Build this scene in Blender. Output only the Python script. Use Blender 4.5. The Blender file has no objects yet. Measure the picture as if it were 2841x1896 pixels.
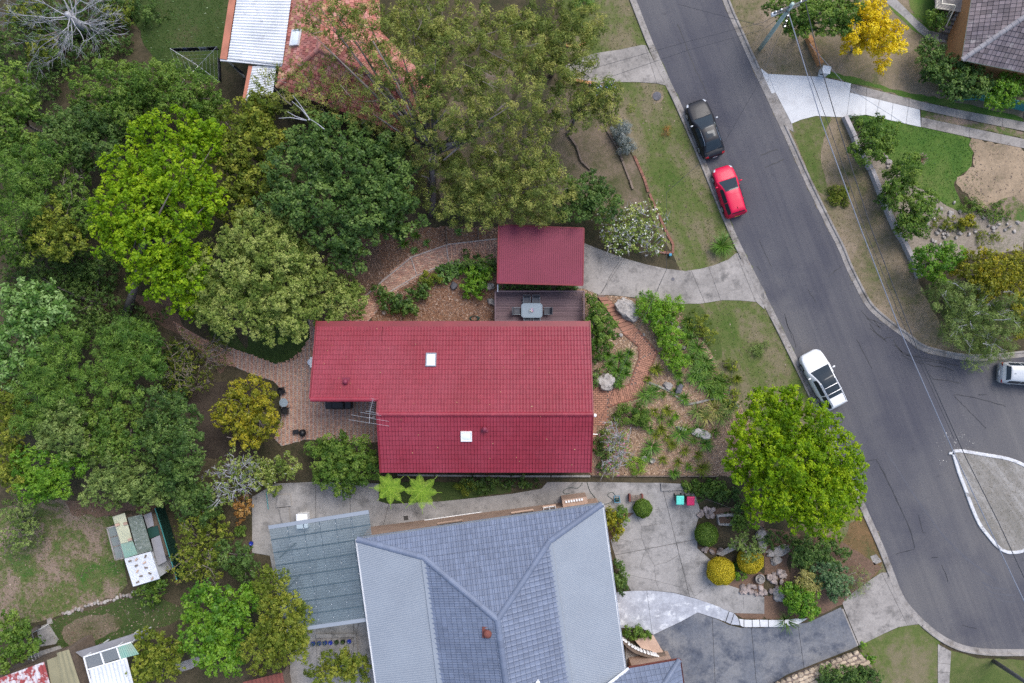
import bpy, bmesh, math, random
import numpy as np
from mathutils import Vector, Matrix
from mathutils.geometry import tessellate_polygon
rng = np.random.default_rng(11); random.seed(11)
SC = bpy.context.scene; COL = SC.collection
R = math.radians
# ------------------------------------------------------------------ camera, sky, sun, exposure
S = .028; H = 60.0; CX, CY = 1420.5, 948.0        # metres per photo pixel on the street, drone height, image centre
cam = bpy.data.cameras.new('camera'); co = bpy.data.objects.new('camera', cam); COL.objects.link(co)
co.location = (0, 0, H); co.rotation_euler = (0, 0, 0)
cam.sensor_fit = 'HORIZONTAL'; cam.angle = 2*math.atan(2841*S/2/H); cam.clip_end = 2000; cam.clip_start = .5
SC.camera = co
SUN_EL, SUN_AZ = R(56), R(35)                      # soft light through cloud, from the upper right of the picture
w = bpy.data.worlds.new('World'); SC.world = w; w.use_nodes = True
nt = w.node_tree; sky = nt.nodes.new('ShaderNodeTexSky'); sky.sky_type = 'NISHITA'; sky.sun_disc = False
sky.sun_elevation = SUN_EL; sky.sun_rotation = SUN_AZ; sky.dust_density = 2.5; sky.air_density = 1.0; sky.ozone_density = .6
nt.links.new(sky.outputs[0], nt.nodes['Background'].inputs[0]); nt.nodes['Background'].inputs[1].default_value = .15
sl = bpy.data.lights.new('sun', 'SUN'); sl.energy = 1.3; sl.angle = R(30); sl.color = (1, .985, .96)
so = bpy.data.objects.new('sun', sl); COL.objects.link(so)
so.rotation_euler = Vector((math.sin(SUN_AZ)*math.cos(SUN_EL), math.cos(SUN_AZ)*math.cos(SUN_EL), math.sin(SUN_EL))).to_track_quat('Z', 'Y').to_euler()
vs = SC.view_settings; vs.view_transform = 'Standard'; vs.look = 'None'; vs.gamma = 1; vs.use_curve_mapping = False
vs.exposure = 0.82
try:
    SC.cycles.use_denoising = False; SC.cycles.max_bounces = 6; SC.cycles.diffuse_bounces = 3; SC.cycles.transparent_max_bounces = 8
    SC.cycles.transmission_bounces = 4; SC.cycles.glossy_bounces = 3; SC.cycles.caustics_reflective = False; SC.cycles.caustics_refractive = False
except Exception: pass

# ------------------------------------------------------------------ places: photo pixels -> metres on the sloping block
GX = [-400, -50, 2] + [2+.5*i for i in range(1, 17)] + [400]
def _g(X):
    k = .08
    if X >= 10: return 0.
    if X >= 2: return -k*(10-X)**2/16
    return -k*(6-max(X, -50))
GZ = [_g(x) for x in GX]
def g(X): return float(np.interp(X, GX, GZ))       # the street is level, the gardens west of it fall away
def P(x, y, z=0.): f = S*(H-z)/H; return Vector(((x-CX)*f, (CY-y)*f, z))
def G(x, y, dz=0.):
    z = 0.
    for _ in range(4): z = g((x-CX)*S*(H-z-dz)/H)
    return P(x, y, z+dz)
K = .40816
X0 = [0, 700, 1400, 2100]; Y0 = [0, 630, 1256]
def pairs(a): return [(a[i], a[i+1]) for i in range(0, len(a), 2)]
def c(i, *a): i -= 1; return [(X0[i % 4]+x*K, Y0[i//4]+y*K) for x, y in pairs(a)]
def c1(i, x, y): return c(i, x, y)[0]
def d(*a): return [(x*1.20894, y*1.20894) for x, y in pairs(a)]
def ray_plane(px, pl):
    a, b, c_ = pl; n = (b-a).cross(c_-a); o = Vector((0, 0, H)); dr = P(px[0], px[1], 0)-o
    return o+dr*((a-o).dot(n)/dr.dot(n))
def smooth(pts, n=5, closed=True):
    out = []; m = len(pts)
    for i in range(m if closed else m-1):
        p = [pts[(i+k) % m] if closed else pts[min(max(i+k, 0), m-1)] for k in (-1, 0, 1, 2)]
        for j in range(n):
            t = j/n
            out.append(tuple(.5*(2*p[1][k]+(p[2][k]-p[0][k])*t+(2*p[0][k]-5*p[1][k]+4*p[2][k]-p[3][k])*t*t+(3*p[1][k]-p[0][k]-3*p[2][k]+p[3][k])*t**3) for k in (0, 1)))
    if not closed: out.append(pts[-1])
    return out

# ------------------------------------------------------------------ objects
WM = {}
def link(o, parent=None, M=None):
    COL.objects.link(o); M = M or Matrix()
    if parent is not None:
        o.parent = parent; o.matrix_parent_inverse = Matrix(); o.matrix_basis = WM[parent.name].inverted() @ M
    else: o.matrix_basis = M
    WM[o.name] = M; return o
def tag(o, label=None, cat=None, group=None, kind=None):
    for k, v in (('label', label), ('category', cat), ('group', group), ('kind', kind)):
        if v: o[k] = v
    return o
def thing(name, label, cat, loc, group=None):
    o = bpy.data.objects.new(name, None); o.empty_display_size = .3
    return tag(link(o, None, Matrix.Translation(Vector(loc))), label, cat, group)
class MB:
    def __init__(s): s.v = []; s.f = []; s.m = []
    def add(s, vs, fs, mi=0):
        b = len(s.v); s.v += [tuple(v) for v in vs]; s.f += [tuple(i+b for i in f) for f in fs]; s.m += [mi]*len(fs); return s
    def hexa(s, p, mi=0): return s.add(p, [(3, 2, 1, 0), (4, 5, 6, 7), (0, 1, 5, 4), (1, 2, 6, 5), (2, 3, 7, 6), (3, 0, 4, 7)], mi)
    def box(s, c_, sz, rz=0, mi=0, M=None):
        M = M or Matrix.Translation(Vector(c_)) @ Matrix.Rotation(rz, 4, 'Z')
        a, b, e = sz[0]/2, sz[1]/2, sz[2]/2
        return s.hexa([M @ Vector(q) for q in ((-a, -b, -e), (a, -b, -e), (a, b, -e), (-a, b, -e), (-a, -b, e), (a, -b, e), (a, b, e), (-a, b, e))], mi)
    def bar(s, a, b, wd, ht, mi=0):            # a beam from a to b
        a = Vector(a); b = Vector(b); t = (b-a); L = t.length; t = t/L
        q = t.to_track_quat('X', 'Z').to_matrix().to_4x4(); return s.box(0, (L, wd, ht), mi=mi, M=Matrix.Translation((a+b)/2) @ q)
    def prism(s, bot, top, mi=0):
        n = len(bot); tr = tessellate_polygon([[Vector(p) for p in top]])
        b = len(s.v); s.v += [tuple(p) for p in bot]+[tuple(p) for p in top]
        fs = [(b+i, b+(i+1) % n, b+n+(i+1) % n, b+n+i) for i in range(n)]
        fs += [tuple(b+n+i for i in t) for t in tr]+[tuple(b+i for i in t[::-1]) for t in tr]
        s.f += fs; s.m += [mi]*len(fs); return s
    def tube(s, pts, rad, n=6, mi=0):
        pts = [Vector(p) for p in pts]; rad = rad if hasattr(rad, '__len__') else [rad]*len(pts)
        b = len(s.v); up = Vector((.13, .31, .94))
        for i, p in enumerate(pts):
            t = (pts[min(i+1, len(pts)-1)]-pts[max(i-1, 0)]).normalized()
            a = t.cross(up if abs(t.dot(up)) < .95 else Vector((1, 0, 0))).normalized(); e = t.cross(a)
            for k in range(n):
                an = 2*math.pi*k/n; s.v.append(tuple(p+(a*math.cos(an)+e*math.sin(an))*rad[i]))
        fs = [(b+i*n+k, b+i*n+(k+1) % n, b+(i+1)*n+(k+1) % n, b+(i+1)*n+k) for i in range(len(pts)-1) for k in range(n)]
        fs += [tuple(b+k for k in range(n))[::-1], tuple(b+(len(pts)-1)*n+k for k in range(n))]
        s.f += fs; s.m += [mi]*len(fs); return s
    def lathe(s, c_, prof, n=14, mi=0):
        c_ = Vector(c_); b = len(s.v)
        for r, z in prof:
            for k in range(n): an = 2*math.pi*k/n; s.v.append((c_.x+r*math.cos(an), c_.y+r*math.sin(an), c_.z+z))
        fs = [(b+i*n+k, b+i*n+(k+1) % n, b+(i+1)*n+(k+1) % n, b+(i+1)*n+k) for i in range(len(prof)-1) for k in range(n)]
        fs += [tuple(b+k for k in range(n))[::-1], tuple(b+(len(prof)-1)*n+k for k in range(n))]
        s.f += fs; s.m += [mi]*len(fs); return s
    def strip(s, pts, prof, mi=0, closed=False):  # profile [(offset to the left of travel, z)] swept along ground points
        n = len(pts); b = len(s.v); m = len(prof)
        for i, p in enumerate(pts):
            a = pts[(i-1) % n] if closed or i else p; e = pts[(i+1) % n] if closed or i < n-1 else p
            t = Vector((e[0]-a[0], e[1]-a[1])).normalized(); nr = Vector((-t.y, t.x))
            for o, z in prof: s.v.append((p[0]+nr.x*o, p[1]+nr.y*o, p[2]+z))
        fs = [(b+i*m+k, b+i*m+k+1, b+((i+1) % n)*m+k+1, b+((i+1) % n)*m+k) for i in range(n if closed else n-1) for k in range(m-1)]
        if not closed: fs += [tuple(b+k for k in range(m))[::-1], tuple(b+(n-1)*m+k for k in range(m))]
        s.f += fs; s.m += [mi]*len(fs); return s
    def mesh(s, name, mats, smooth=False):
        me = bpy.data.meshes.new(name); me.from_pydata(s.v, [], s.f)
        for m in (mats if isinstance(mats, (list, tuple)) else [mats]): me.materials.append(m)
        if any(s.m): me.polygons.foreach_set('material_index', s.m)
        bm = bmesh.new(); bm.from_mesh(me); bmesh.ops.recalc_face_normals(bm, faces=bm.faces); bm.to_mesh(me); bm.free()
        if smooth: me.polygons.foreach_set('use_smooth', [True]*len(me.polygons))
        me.update(); return me
    def build(s, name, mats, parent=None, smooth=False, bevel=0, M=None):
        o = link(bpy.data.objects.new(name, s.mesh(name, mats, smooth)), parent, M)
        if bevel:
            b = o.modifiers.new('bevel', 'BEVEL'); b.width = bevel; b.segments = 2; b.limit_method = 'ANGLE'
        return o

# ------------------------------------------------------------------ materials
def new_mat(name):
    m = bpy.data.materials.new(name); m.use_nodes = True; n = m.node_tree
    return m, n, n.nodes, n.links, n.nodes['Principled BSDF']
def pos_noise(n, scale, detail=4, rough=.6, sc=(1, 1, 1), rot=0., off=0., dist=0.):
    gm = n.nodes.new('ShaderNodeNewGeometry'); mp = n.nodes.new('ShaderNodeMapping'); mp.vector_type = 'POINT'
    mp.inputs['Scale'].default_value = sc; mp.inputs['Rotation'].default_value = (0, 0, rot); mp.inputs['Location'].default_value = (off, off*.7, 0)
    t = n.nodes.new('ShaderNodeTexNoise'); t.inputs['Scale'].default_value = scale; t.inputs['Detail'].default_value = detail
    t.inputs['Roughness'].default_value = rough; t.inputs['Distortion'].default_value = dist
    if rot:
        m2 = n.nodes.new('ShaderNodeMapping'); m2.inputs['Rotation'].default_value = (0, 0, rot); mp.inputs['Rotation'].default_value = (0, 0, 0)
        n.links.new(gm.outputs['Position'], m2.inputs[0]); n.links.new(m2.outputs[0], mp.inputs[0])
    else: n.links.new(gm.outputs['Position'], mp.inputs[0])
    n.links.new(mp.outputs[0], t.inputs[0]); return t.outputs[0]
def ramp(n, fac, stops):
    r = n.nodes.new('ShaderNodeValToRGB'); e = r.color_ramp.elements
    while len(e) < len(stops): e.new(.5)
    for i, (p, col) in enumerate(stops): e[i].position = p; e[i].color = (*col, 1)
    n.links.new(fac, r.inputs[0]); return r.outputs[0]
def mixc(n, fac, a, b, mode='MIX'):
    m = n.nodes.new('ShaderNodeMix'); m.data_type = 'RGBA'; m.blend_type = mode
    for s_, v in ((m.inputs[0], fac), (m.inputs[6], a), (m.inputs[7], b)):
        if isinstance(v, (int, float)): s_.default_value = v
        elif isinstance(v, tuple): s_.default_value = (*v, 1)
        else: n.links.new(v, s_)
    return m.outputs[2]
def val_col(n, v, lo, hi):   # factor -> grey between lo and hi
    mr = n.nodes.new('ShaderNodeMapRange'); mr.inputs[3].default_value = lo; mr.inputs[4].default_value = hi; n.links.new(v, mr.inputs[0])
    cb = n.nodes.new('ShaderNodeCombineColor')
    for i in range(3): n.links.new(mr.outputs[0], cb.inputs[i])
    return cb.outputs[0]
def pieces(n):               # one random number for each object and each loose piece
    o = n.nodes.new('ShaderNodeObjectInfo'); ge = n.nodes.new('ShaderNodeNewGeometry'); a = n.nodes.new('ShaderNodeMath'); a.operation = 'ADD'
    f = n.nodes.new('ShaderNodeMath'); f.operation = 'FRACT'
    n.links.new(o.outputs['Random'], a.inputs[0]); n.links.new(ge.outputs['Random Per Island'], a.inputs[1]); n.links.new(a.outputs[0], f.inputs[0]); return f.outputs[0]
def bump(n, h, strength, dist, bs):
    b = n.nodes.new('ShaderNodeBump'); b.inputs['Strength'].default_value = strength; b.inputs['Distance'].default_value = dist
    n.links.new(h, b.inputs['Height']); n.links.new(b.outputs[0], bs.inputs['Normal'])
def mat(name, a, b=None, rough=.8, scale=.8, fine=18., finev=.18, metal=0., rand=0., bmp=0., spec=.4, cont=(.35, .65), sc=(1, 1, 1), rot=0., stain=None, coat=0., palette=None):
    m, n, N, L, bs = new_mat(name); b = b or tuple(x*.75 for x in a)
    col = ramp(n, pos_noise(n, scale, 5, .62, sc, rot, off=sum(map(ord, name)) % 97), [(cont[0], a), (cont[1], b)])
    if palette: col = mixc(n, .8, col, ramp(n, pieces(n), [(i/len(palette), p) for i, p in enumerate(palette)]))
    if stain: col = mixc(n, ramp(n, pos_noise(n, stain[1], 6, .7, off=31.), [(stain[2], (0, 0, 0)), (stain[3], (1, 1, 1))]), col, stain[0])
    if finev: col = mixc(n, 1., col, val_col(n, pos_noise(n, fine, 3, .7), 1-finev*2, 1+finev*2), 'MULTIPLY')
    if rand: col = mixc(n, 1., col, val_col(n, pieces(n), 1-rand, 1+rand), 'MULTIPLY')
    L.new(col, bs.inputs['Base Color']); bs.inputs['Roughness'].default_value = rough; bs.inputs['Metallic'].default_value = metal
    bs.inputs['Specular IOR Level'].default_value = spec; bs.inputs['Coat Weight'].default_value = coat; bs.inputs['Coat Roughness'].default_value = .05
    if bmp: bump(n, pos_noise(n, fine, 4, .7), bmp, .02, bs)
    return m
def ground_mat(name, stops, scale, fine=9., finev=.3, scale2=None, sc=(1, 1, 1), rot=0., det=7):
    m, n, N, L, bs = new_mat(name)
    a = pos_noise(n, scale, det, .65, sc, rot, off=len(name)*3.1, dist=.4); bb = pos_noise(n, scale2 or scale*9, 5, .7, off=5.)
    mm = n.nodes.new('ShaderNodeMath'); mm.operation = 'MULTIPLY_ADD'; L.new(bb, mm.inputs[0]); mm.inputs[1].default_value = .45; L.new(a, mm.inputs[2])
    sb = n.nodes.new('ShaderNodeMath'); sb.operation = 'SUBTRACT'; L.new(mm.outputs[0], sb.inputs[0]); sb.inputs[1].default_value = .225
    col = ramp(n, sb.outputs[0], stops)
    col = mixc(n, 1., col, val_col(n, pos_noise(n, fine, 4, .75), 1-finev*2, 1+finev*2), 'MULTIPLY')
    L.new(col, bs.inputs['Base Color']); bs.inputs['Roughness'].default_value = .95; bs.inputs['Specular IOR Level'].default_value = .15
    bump(n, pos_noise(n, fine, 4, .75), .6, .04, bs); return m
def leaf_mat(name, c0, c1_, c2, tr=.28, gloss=.06):
    m, n, N, L, bs = new_mat(name); N.remove(bs)
    at = N.new('ShaderNodeAttribute'); at.attribute_name = 'tint'
    col = ramp(n, at.outputs['Fac'], [(.08, c0), (.5, c1_), (.92, c2)])
    df = N.new('ShaderNodeBsdfDiffuse'); tl = N.new('ShaderNodeBsdfTranslucent'); gl = N.new('ShaderNodeBsdfGlossy'); gl.inputs['Roughness'].default_value = .45
    L.new(col, df.inputs[0]); L.new(mixc(n, 1., col, (1.15, 1.1, .55), 'MULTIPLY'), tl.inputs[0])
    m1 = N.new('ShaderNodeMixShader'); m1.inputs[0].default_value = tr; L.new(df.outputs[0], m1.inputs[1]); L.new(tl.outputs[0], m1.inputs[2])
    m2 = N.new('ShaderNodeMixShader'); m2.inputs[0].default_value = gloss; L.new(m1.outputs[0], m2.inputs[1]); L.new(gl.outputs[0], m2.inputs[2])
    L.new(m2.outputs[0], N['Material Output'].inputs[0]); return m
def plain(name, col, rough=.5, metal=0., **k): return mat(name, col, tuple(x*.9 for x in col), rough=rough, metal=metal, finev=k.pop('finev', .05), **k)
def glass_mat(name, col=(.02, .03, .04), rough=.06):
    m, n, N, L, bs = new_mat(name); bs.inputs['Base Color'].default_value = (*col, 1); bs.inputs['Roughness'].default_value = rough
    bs.inputs['Specular IOR Level'].default_value = .3; return m
def sheer_mat(name, col, alpha, rough=.3):
    m, n, N, L, bs = new_mat(name); bs.inputs['Base Color'].default_value = (*col, 1); bs.inputs['Roughness'].default_value = rough
    tr = N.new('ShaderNodeBsdfTransparent'); tr.inputs[0].default_value = (.86, .93, .97, 1); mx = N.new('ShaderNodeMixShader'); mx.inputs[0].default_value = alpha
    L.new(tr.outputs[0], mx.inputs[1]); L.new(bs.outputs[0], mx.inputs[2]); L.new(mx.outputs[0], N['Material Output'].inputs[0]); return m

ROADROT = R(-21)   # streaks run along the street
M = {}
def mk_asphalt():
    m, n, N, L, bs = new_mat('asphalt')
    col = ramp(n, pos_noise(n, .07, 5, .55, off=3.), [(.38, (.042, .043, .06)), (.5, (.078, .077, .087)), (.62, (.118, .112, .11))])
    col = mixc(n, .3, col, ramp(n, pos_noise(n, .5, 4, .6, (1.4, .05, 1), ROADROT, off=8.), [(.36, (.045, .045, .06)), (.64, (.13, .123, .122))]))
    col = mixc(n, .22, col, ramp(n, pos_noise(n, .5, 4, .6, (6, .1, 1), ROADROT), [(.32, (.045, .045, .06)), (.68, (.125, .12, .12))]))
    col = mixc(n, ramp(n, pos_noise(n, .2, 5, .6, off=12.), [(.52, (0, 0, 0)), (.68, (.6, .6, .6))]), col, (.04, .041, .058))
    col = mixc(n, ramp(n, pos_noise(n, .9, 5, .7, off=44.), [(.64, (0, 0, 0)), (.72, (.6, .6, .6))]), col, (.035, .035, .042))
    col = mixc(n, ramp(n, pos_noise(n, 1.6, 6, .75, off=71.), [(.66, (0, 0, 0)), (.76, (.4, .4, .4))]), col, (.2, .19, .18))
    col = mixc(n, 1., col, val_col(n, pos_noise(n, 9., 5, .8), .5, 1.5), 'MULTIPLY')
    L.new(col, bs.inputs['Base Color']); bs.inputs['Roughness'].default_value = .85; bump(n, pos_noise(n, 30, 3, .8), .4, .01, bs); return m
M['asphalt'] = mk_asphalt()
M['tar'] = mat('tar', (.028, .029, .034), rough=.6)
M['kerb'] = mat('kerb_concrete', (.31, .285, .265), (.2, .183, .17), scale=1.3, finev=.22, stain=((.11, .095, .08), .8, .5, .68), bmp=.3)
M['kerb_white'] = mat('painted_kerb', (.62, .62, .63), (.45, .45, .46), scale=2.5, finev=.15, stain=((.2, .19, .18), 2.2, .54, .66))
M['concrete'] = mat('old_concrete', (.325, .298, .275), (.225, .206, .19), scale=.5, fine=7, finev=.18, stain=((.13, .12, .112), 1.0, .5, .68), bmp=.3)
M['concrete_d'] = mat('dark_concrete', (.33, .312, .297), (.235, .222, .21), scale=.45, fine=7, finev=.17, stain=((.12, .115, .11), .8, .5, .7), bmp=.3)
M['concrete_w'] = mat('new_concrete', (.6, .605, .61), (.5, .505, .515), scale=.3, finev=.06, stain=((.42, .42, .43), .6, .5, .75))
M['concrete_p'] = mat('painted_path', (.4, .415, .455), (.29, .3, .335), scale=1.2, fine=5, finev=.18, stain=((.58, .595, .62), 1.4, .54, .66))
M['slate_drive'] = mat('stencilled_drive', (.105, .115, .138), (.185, .185, .19), scale=.4, fine=6, finev=.22, stain=((.05, .06, .085), .6, .48, .66))
M['joint'] = mat('joint', (.07, .065, .06), rough=.95)
M['soil'] = ground_mat('leaf_litter', [(.3, (.032, .036, .018)), (.5, (.062, .052, .031)), (.7, (.1, .08, .05))], .35, finev=.38)
M['darksoil'] = ground_mat('bare_soil', [(.3, (.035, .026, .021)), (.6, (.06, .047, .037)), (.8, (.085, .066, .05))], .5, finev=.3)
M['verge'] = ground_mat('verge_turf', [(.3, (.065, .105, .022)), (.45, (.105, .125, .04)), (.56, (.16, .14, .08)), (.74, (.215, .175, .12))], .22, fine=14, finev=.24, sc=(1.6, .6, 1), rot=R(-22))
M['dryverge'] = ground_mat('dry_verge', [(.3, (.085, .105, .035)), (.45, (.17, .142, .085)), (.6, (.225, .178, .125)), (.78, (.27, .215, .16))], .3, fine=14, finev=.24)
M['lawn'] = ground_mat('green_lawn', [(.3, (.045, .105, .018)), (.52, (.075, .135, .026)), (.75, (.135, .16, .05))], .22, fine=16, finev=.2)
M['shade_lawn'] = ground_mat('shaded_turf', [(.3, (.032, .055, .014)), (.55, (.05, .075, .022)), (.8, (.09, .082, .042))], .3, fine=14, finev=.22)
M['turf2'] = ground_mat('corner_turf', [(.3, (.055, .09, .022)), (.52, (.085, .11, .032)), (.75, (.15, .14, .065))], .22, fine=16, finev=.22)
M['patchy'] = ground_mat('patchy_turf', [(.33, (.05, .115, .022)), (.47, (.11, .125, .045)), (.56, (.22, .165, .125)), (.72, (.27, .2, .16))], .3, fine=14, finev=.25)
M['islandturf'] = ground_mat('island_turf', [(.3, (.16, .15, .128)), (.5, (.215, .2, .18)), (.7, (.32, .305, .285))], .25, fine=14, finev=.2, sc=(3.5, .35, 1), rot=R(-35))
M['sand'] = ground_mat('bare_sand', [(.28, (.36, .27, .185)), (.45, (.31, .235, .16)), (.58, (.25, .19, .13)), (.72, (.13, .115, .07))], .5, fine=10, finev=.22)
M['mulch'] = ground_mat('bark_mulch', [(.3, (.245, .155, .098)), (.55, (.295, .195, .125)), (.75, (.18, .11, .068))], .6, fine=18, finev=.34)
M['mulch_b'] = ground_mat('red_bark_mulch', [(.3, (.165, .085, .052)), (.55, (.205, .112, .07)), (.75, (.12, .062, .038))], .6, fine=18, finev=.34)
M['mulch_d'] = ground_mat('old_mulch', [(.3, (.12, .078, .055)), (.55, (.165, .105, .075)), (.75, (.085, .058, .04))], .6, fine=16, finev=.32)
M['rubble'] = ground_mat('stony_soil', [(.3, (.2, .17, .14)), (.5, (.27, .23, .19)), (.72, (.09, .1, .045))], .55, fine=8, finev=.3)
M['rustgrass'] = ground_mat('rusty_grass', [(.3, (.07, .085, .03)), (.5, (.14, .095, .045)), (.72, (.2, .12, .06))], .5, fine=14, finev=.28)
M['bank'] = ground_mat('dry_bank', [(.3, (.06, .07, .025)), (.5, (.13, .108, .07)), (.68, (.19, .145, .11))], .5, fine=14, finev=.3)
BRK = [(.42, .225, .155), (.48, .29, .205), (.35, .175, .12), (.53, .36, .255), (.43, .255, .19), (.31, .145, .105), (.47, .26, .175)]
M['brick'] = mat('paving_brick', (.4, .26, .2), (.33, .2, .16), scale=1, rand=.2, finev=.15, palette=BRK)
M['brick_o'] = mat('terracotta_paver', (.36, .178, .118), (.305, .15, .1), scale=1, rand=.16, finev=.12)
M['brick_e'] = mat('edge_brick', (.2, .085, .055), (.16, .07, .045), finev=.15)
M['mortar'] = mat('mortar', (.22, .17, .14), (.14, .1, .085), scale=2, finev=.2)
M['mortar_p'] = mat('pale_mortar', (.42, .36, .33), (.32, .26, .23), scale=2, finev=.2)
M['red_tile'] = mat('red_roof_tile', (.245, .022, .04), (.205, .016, .029), rough=.55, scale=.3, rand=.06, finev=.07, spec=.4, stain=((.265, .04, .062), .16, .42, .72))
M['red_metal'] = mat('red_steel', (.2, .028, .056), (.178, .024, .046), rough=.55, scale=.4, finev=.04, spec=.4)
M['red_gutter'] = mat('red_gutter', (.2, .018, .028), rough=.45, finev=.05)
M['grey_tile'] = mat('grey_roof_tile', (.15, .18, .25), (.125, .15, .212), rough=.6, scale=.3, rand=.1, finev=.08, spec=.4)
M['grey_metal'] = mat('grey_steel', (.245, .275, .315), (.225, .253, .292), rough=.65, scale=.5, finev=.03, spec=.35)
M['brown_tile'] = mat('brown_roof_tile', (.2, .16, .16), (.145, .12, .13), rough=.8, scale=.5, rand=.32, finev=.2, stain=((.3, .27, .26), 1.5, .58, .7))
M['orange_tile'] = mat('orange_roof_tile', (.41, .16, .125), (.33, .12, .1), rough=.8, scale=.5, rand=.22, finev=.12, palette=[(.4, .125, .1), (.33, .1, .08), (.46, .2, .165), (.36, .11, .09), (.56, .36, .2), (.3, .09, .08), (.48, .25, .21), (.42, .15, .12)])
M['white_metal'] = mat('white_steel', (.66, .68, .71), (.52, .54, .57), rough=.5, scale=.5, finev=.06, stain=((.3, .3, .3), 1.1, .6, .72))
M['white'] = plain('white_paint', (.8, .8, .8), .5)
M['offwhite'] = plain('cream_paint', (.62, .58, .48), .6)
M['black'] = plain('black_plastic', (.012, .012, .014), .45)
M['chrome'] = plain('chrome', (.7, .7, .72), .15, 1.)
M['alu'] = plain('aluminium', (.55, .56, .58), .4, .7)
M['tyre'] = plain('tyre_rubber', (.014, .014, .015), .85)
M['glass'] = glass_mat('dark_glass')
M['pane'] = glass_mat('window_glass', (.015, .018, .022), .1)
M['face_brick'] = mat('face_brick', (.44, .31, .235), (.36, .245, .185), scale=1.5, rand=.2, fine=20, finev=.22)
M['orange_brick'] = mat('orange_brick', (.47, .235, .10), (.4, .19, .08), scale=.9, fine=14, finev=.15)
M['red_brick'] = mat('red_brick', (.24, .105, .07), (.18, .085, .06), scale=2, rand=.25, finev=.2)
M['deck'] = mat('deck_board', (.155, .105, .115), (.115, .075, .085), rough=.7, scale=1.5, rand=.14, finev=.12, sc=(.4, 3, 1))
M['timber'] = mat('weathered_timber', (.2, .15, .115), (.13, .1, .08), scale=3, rand=.2, finev=.2)
M['pole'] = mat('green_treated_pole', (.42, .52, .46), (.33, .41, .37), scale=2, finev=.15)
M['pole_d'] = mat('grey_pole', (.13, .13, .13), (.09, .09, .09), scale=2, finev=.2)
M['teal'] = mat('teal_fence_steel', (.07, .3, .31), (.05, .24, .25), rough=.45, finev=.06)
M['dgreen'] = mat('green_fence_steel', (.012, .05, .038), rough=.5, finev=.06)
M['rock'] = mat('sandstone', (.4, .37, .345), (.27, .245, .225), rough=.95, scale=2.2, fine=9, finev=.3, stain=((.12, .11, .1), 2.2, .5, .66), bmp=.8, rand=.15)
M['rock_p'] = mat('pink_stone', (.36, .295, .27), (.25, .205, .19), rough=.95, scale=3, fine=10, finev=.3, bmp=.7, rand=.28, stain=((.12, .1, .09), 3, .52, .66))
M['rock_d'] = mat('dark_stone', (.13, .125, .14), (.08, .08, .09), rough=.9, scale=2.5, fine=9, finev=.22, bmp=.5)
M['bark'] = mat('grey_bark', (.2, .17, .155), (.12, .1, .09), scale=2.5, finev=.25, sc=(1, 1, .3))
M['bark_p'] = mat('pale_bark', (.4, .4, .42), (.28, .28, .3), scale=3, finev=.2)
M['twig'] = mat('twig', (.24, .2, .175), (.17, .14, .12), scale=3, finev=.15)
M['poly'] = sheer_mat('polycarbonate', (.24, .29, .32), .2, .35)
M['poly2'] = sheer_mat('clear_polycarbonate', (.3, .33, .35), .5, .3)
M['cable'] = plain('cable', (.035, .037, .045), .6)
M['cable_g'] = plain('grey_cable', (.2, .22, .27), .5)
M['khaki'] = mat('khaki_steel', (.26, .235, .14), (.22, .2, .12), rough=.5, finev=.06)
M['moss_sheet'] = mat('mossy_sheet', (.2, .225, .2), (.11, .14, .11), scale=4, finev=.25, sc=(.6, 3, 1), stain=((.42, .44, .44), 5, .58, .66))
M['cream_sheet'] = mat('cream_sheet', (.52, .52, .38), (.42, .43, .31), finev=.1)
M['green_sheet'] = mat('green_sheet', (.2, .36, .3), (.25, .33, .27), finev=.12)
M['grey_sheet'] = mat('grey_sheet', (.25, .25, .27), (.2, .2, .215), finev=.12)
M['peel'] = mat('peeling_red_roof', (.55, .52, .54), (.5, .46, .48), scale=2, finev=.1, stain=((.27, .05, .05), 1.6, .47, .53))
M['rust'] = mat('rust_roof', (.19, .06, .045), (.14, .045, .035), scale=2, finev=.15)
# ------------------------------------------------------------------ builders: ground sheets, slabs, paving
def poly_bm(pts3, dz):
    bm = bmesh.new(); vsb = [bm.verts.new((p[0], p[1], 0)) for p in pts3]
    for t in tessellate_polygon([[Vector((p[0], p[1], 0)) for p in pts3]]):
        try: bm.faces.new([vsb[i] for i in t])
        except ValueError: pass
    x0 = min(p[0] for p in pts3); x1 = max(p[0] for p in pts3)
    for x in GX[1:-1]:
        if x0 < x < x1: bmesh.ops.bisect_plane(bm, geom=bm.verts[:]+bm.edges[:]+bm.faces[:], plane_co=(x, 0, 0), plane_no=(1, 0, 0))
    for v in bm.verts: v.co.z = g(v.co.x)+dz
    bmesh.ops.recalc_face_normals(bm, faces=bm.faces)
    for f in bm.faces:
        if f.normal.z < 0: f.normal_flip()
    return bm
def bm_obj(name, bm, m, parent=None):
    me = bpy.data.meshes.new(name); bm.to_mesh(me); bm.free(); me.materials.append(m)
    return link(bpy.data.objects.new(name, me), parent)
def rough_edge(px, jit, step=14):
    out = []; n = len(px)
    for i in range(n):
        a, b = px[i], px[(i+1) % n]; L = math.hypot(b[0]-a[0], b[1]-a[1]); m = max(1, int(L/step))
        for j in range(m):
            t = j/m; out.append((a[0]+(b[0]-a[0])*t+random.uniform(-jit, jit), a[1]+(b[1]-a[1])*t+random.uniform(-jit, jit)))
    return out
def sheet(name, px, m, layer, parent=None, sm=0, jit=0, kind='structure'):
    if sm: px = smooth(px, sm)
    if jit: px = rough_edge(px, jit)
    pts = [G(x, y) for x, y in px]
    o = bm_obj(name, poly_bm(pts, .006*layer), m, parent)
    if parent is None: o['kind'] = kind
    return o, pts
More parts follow.
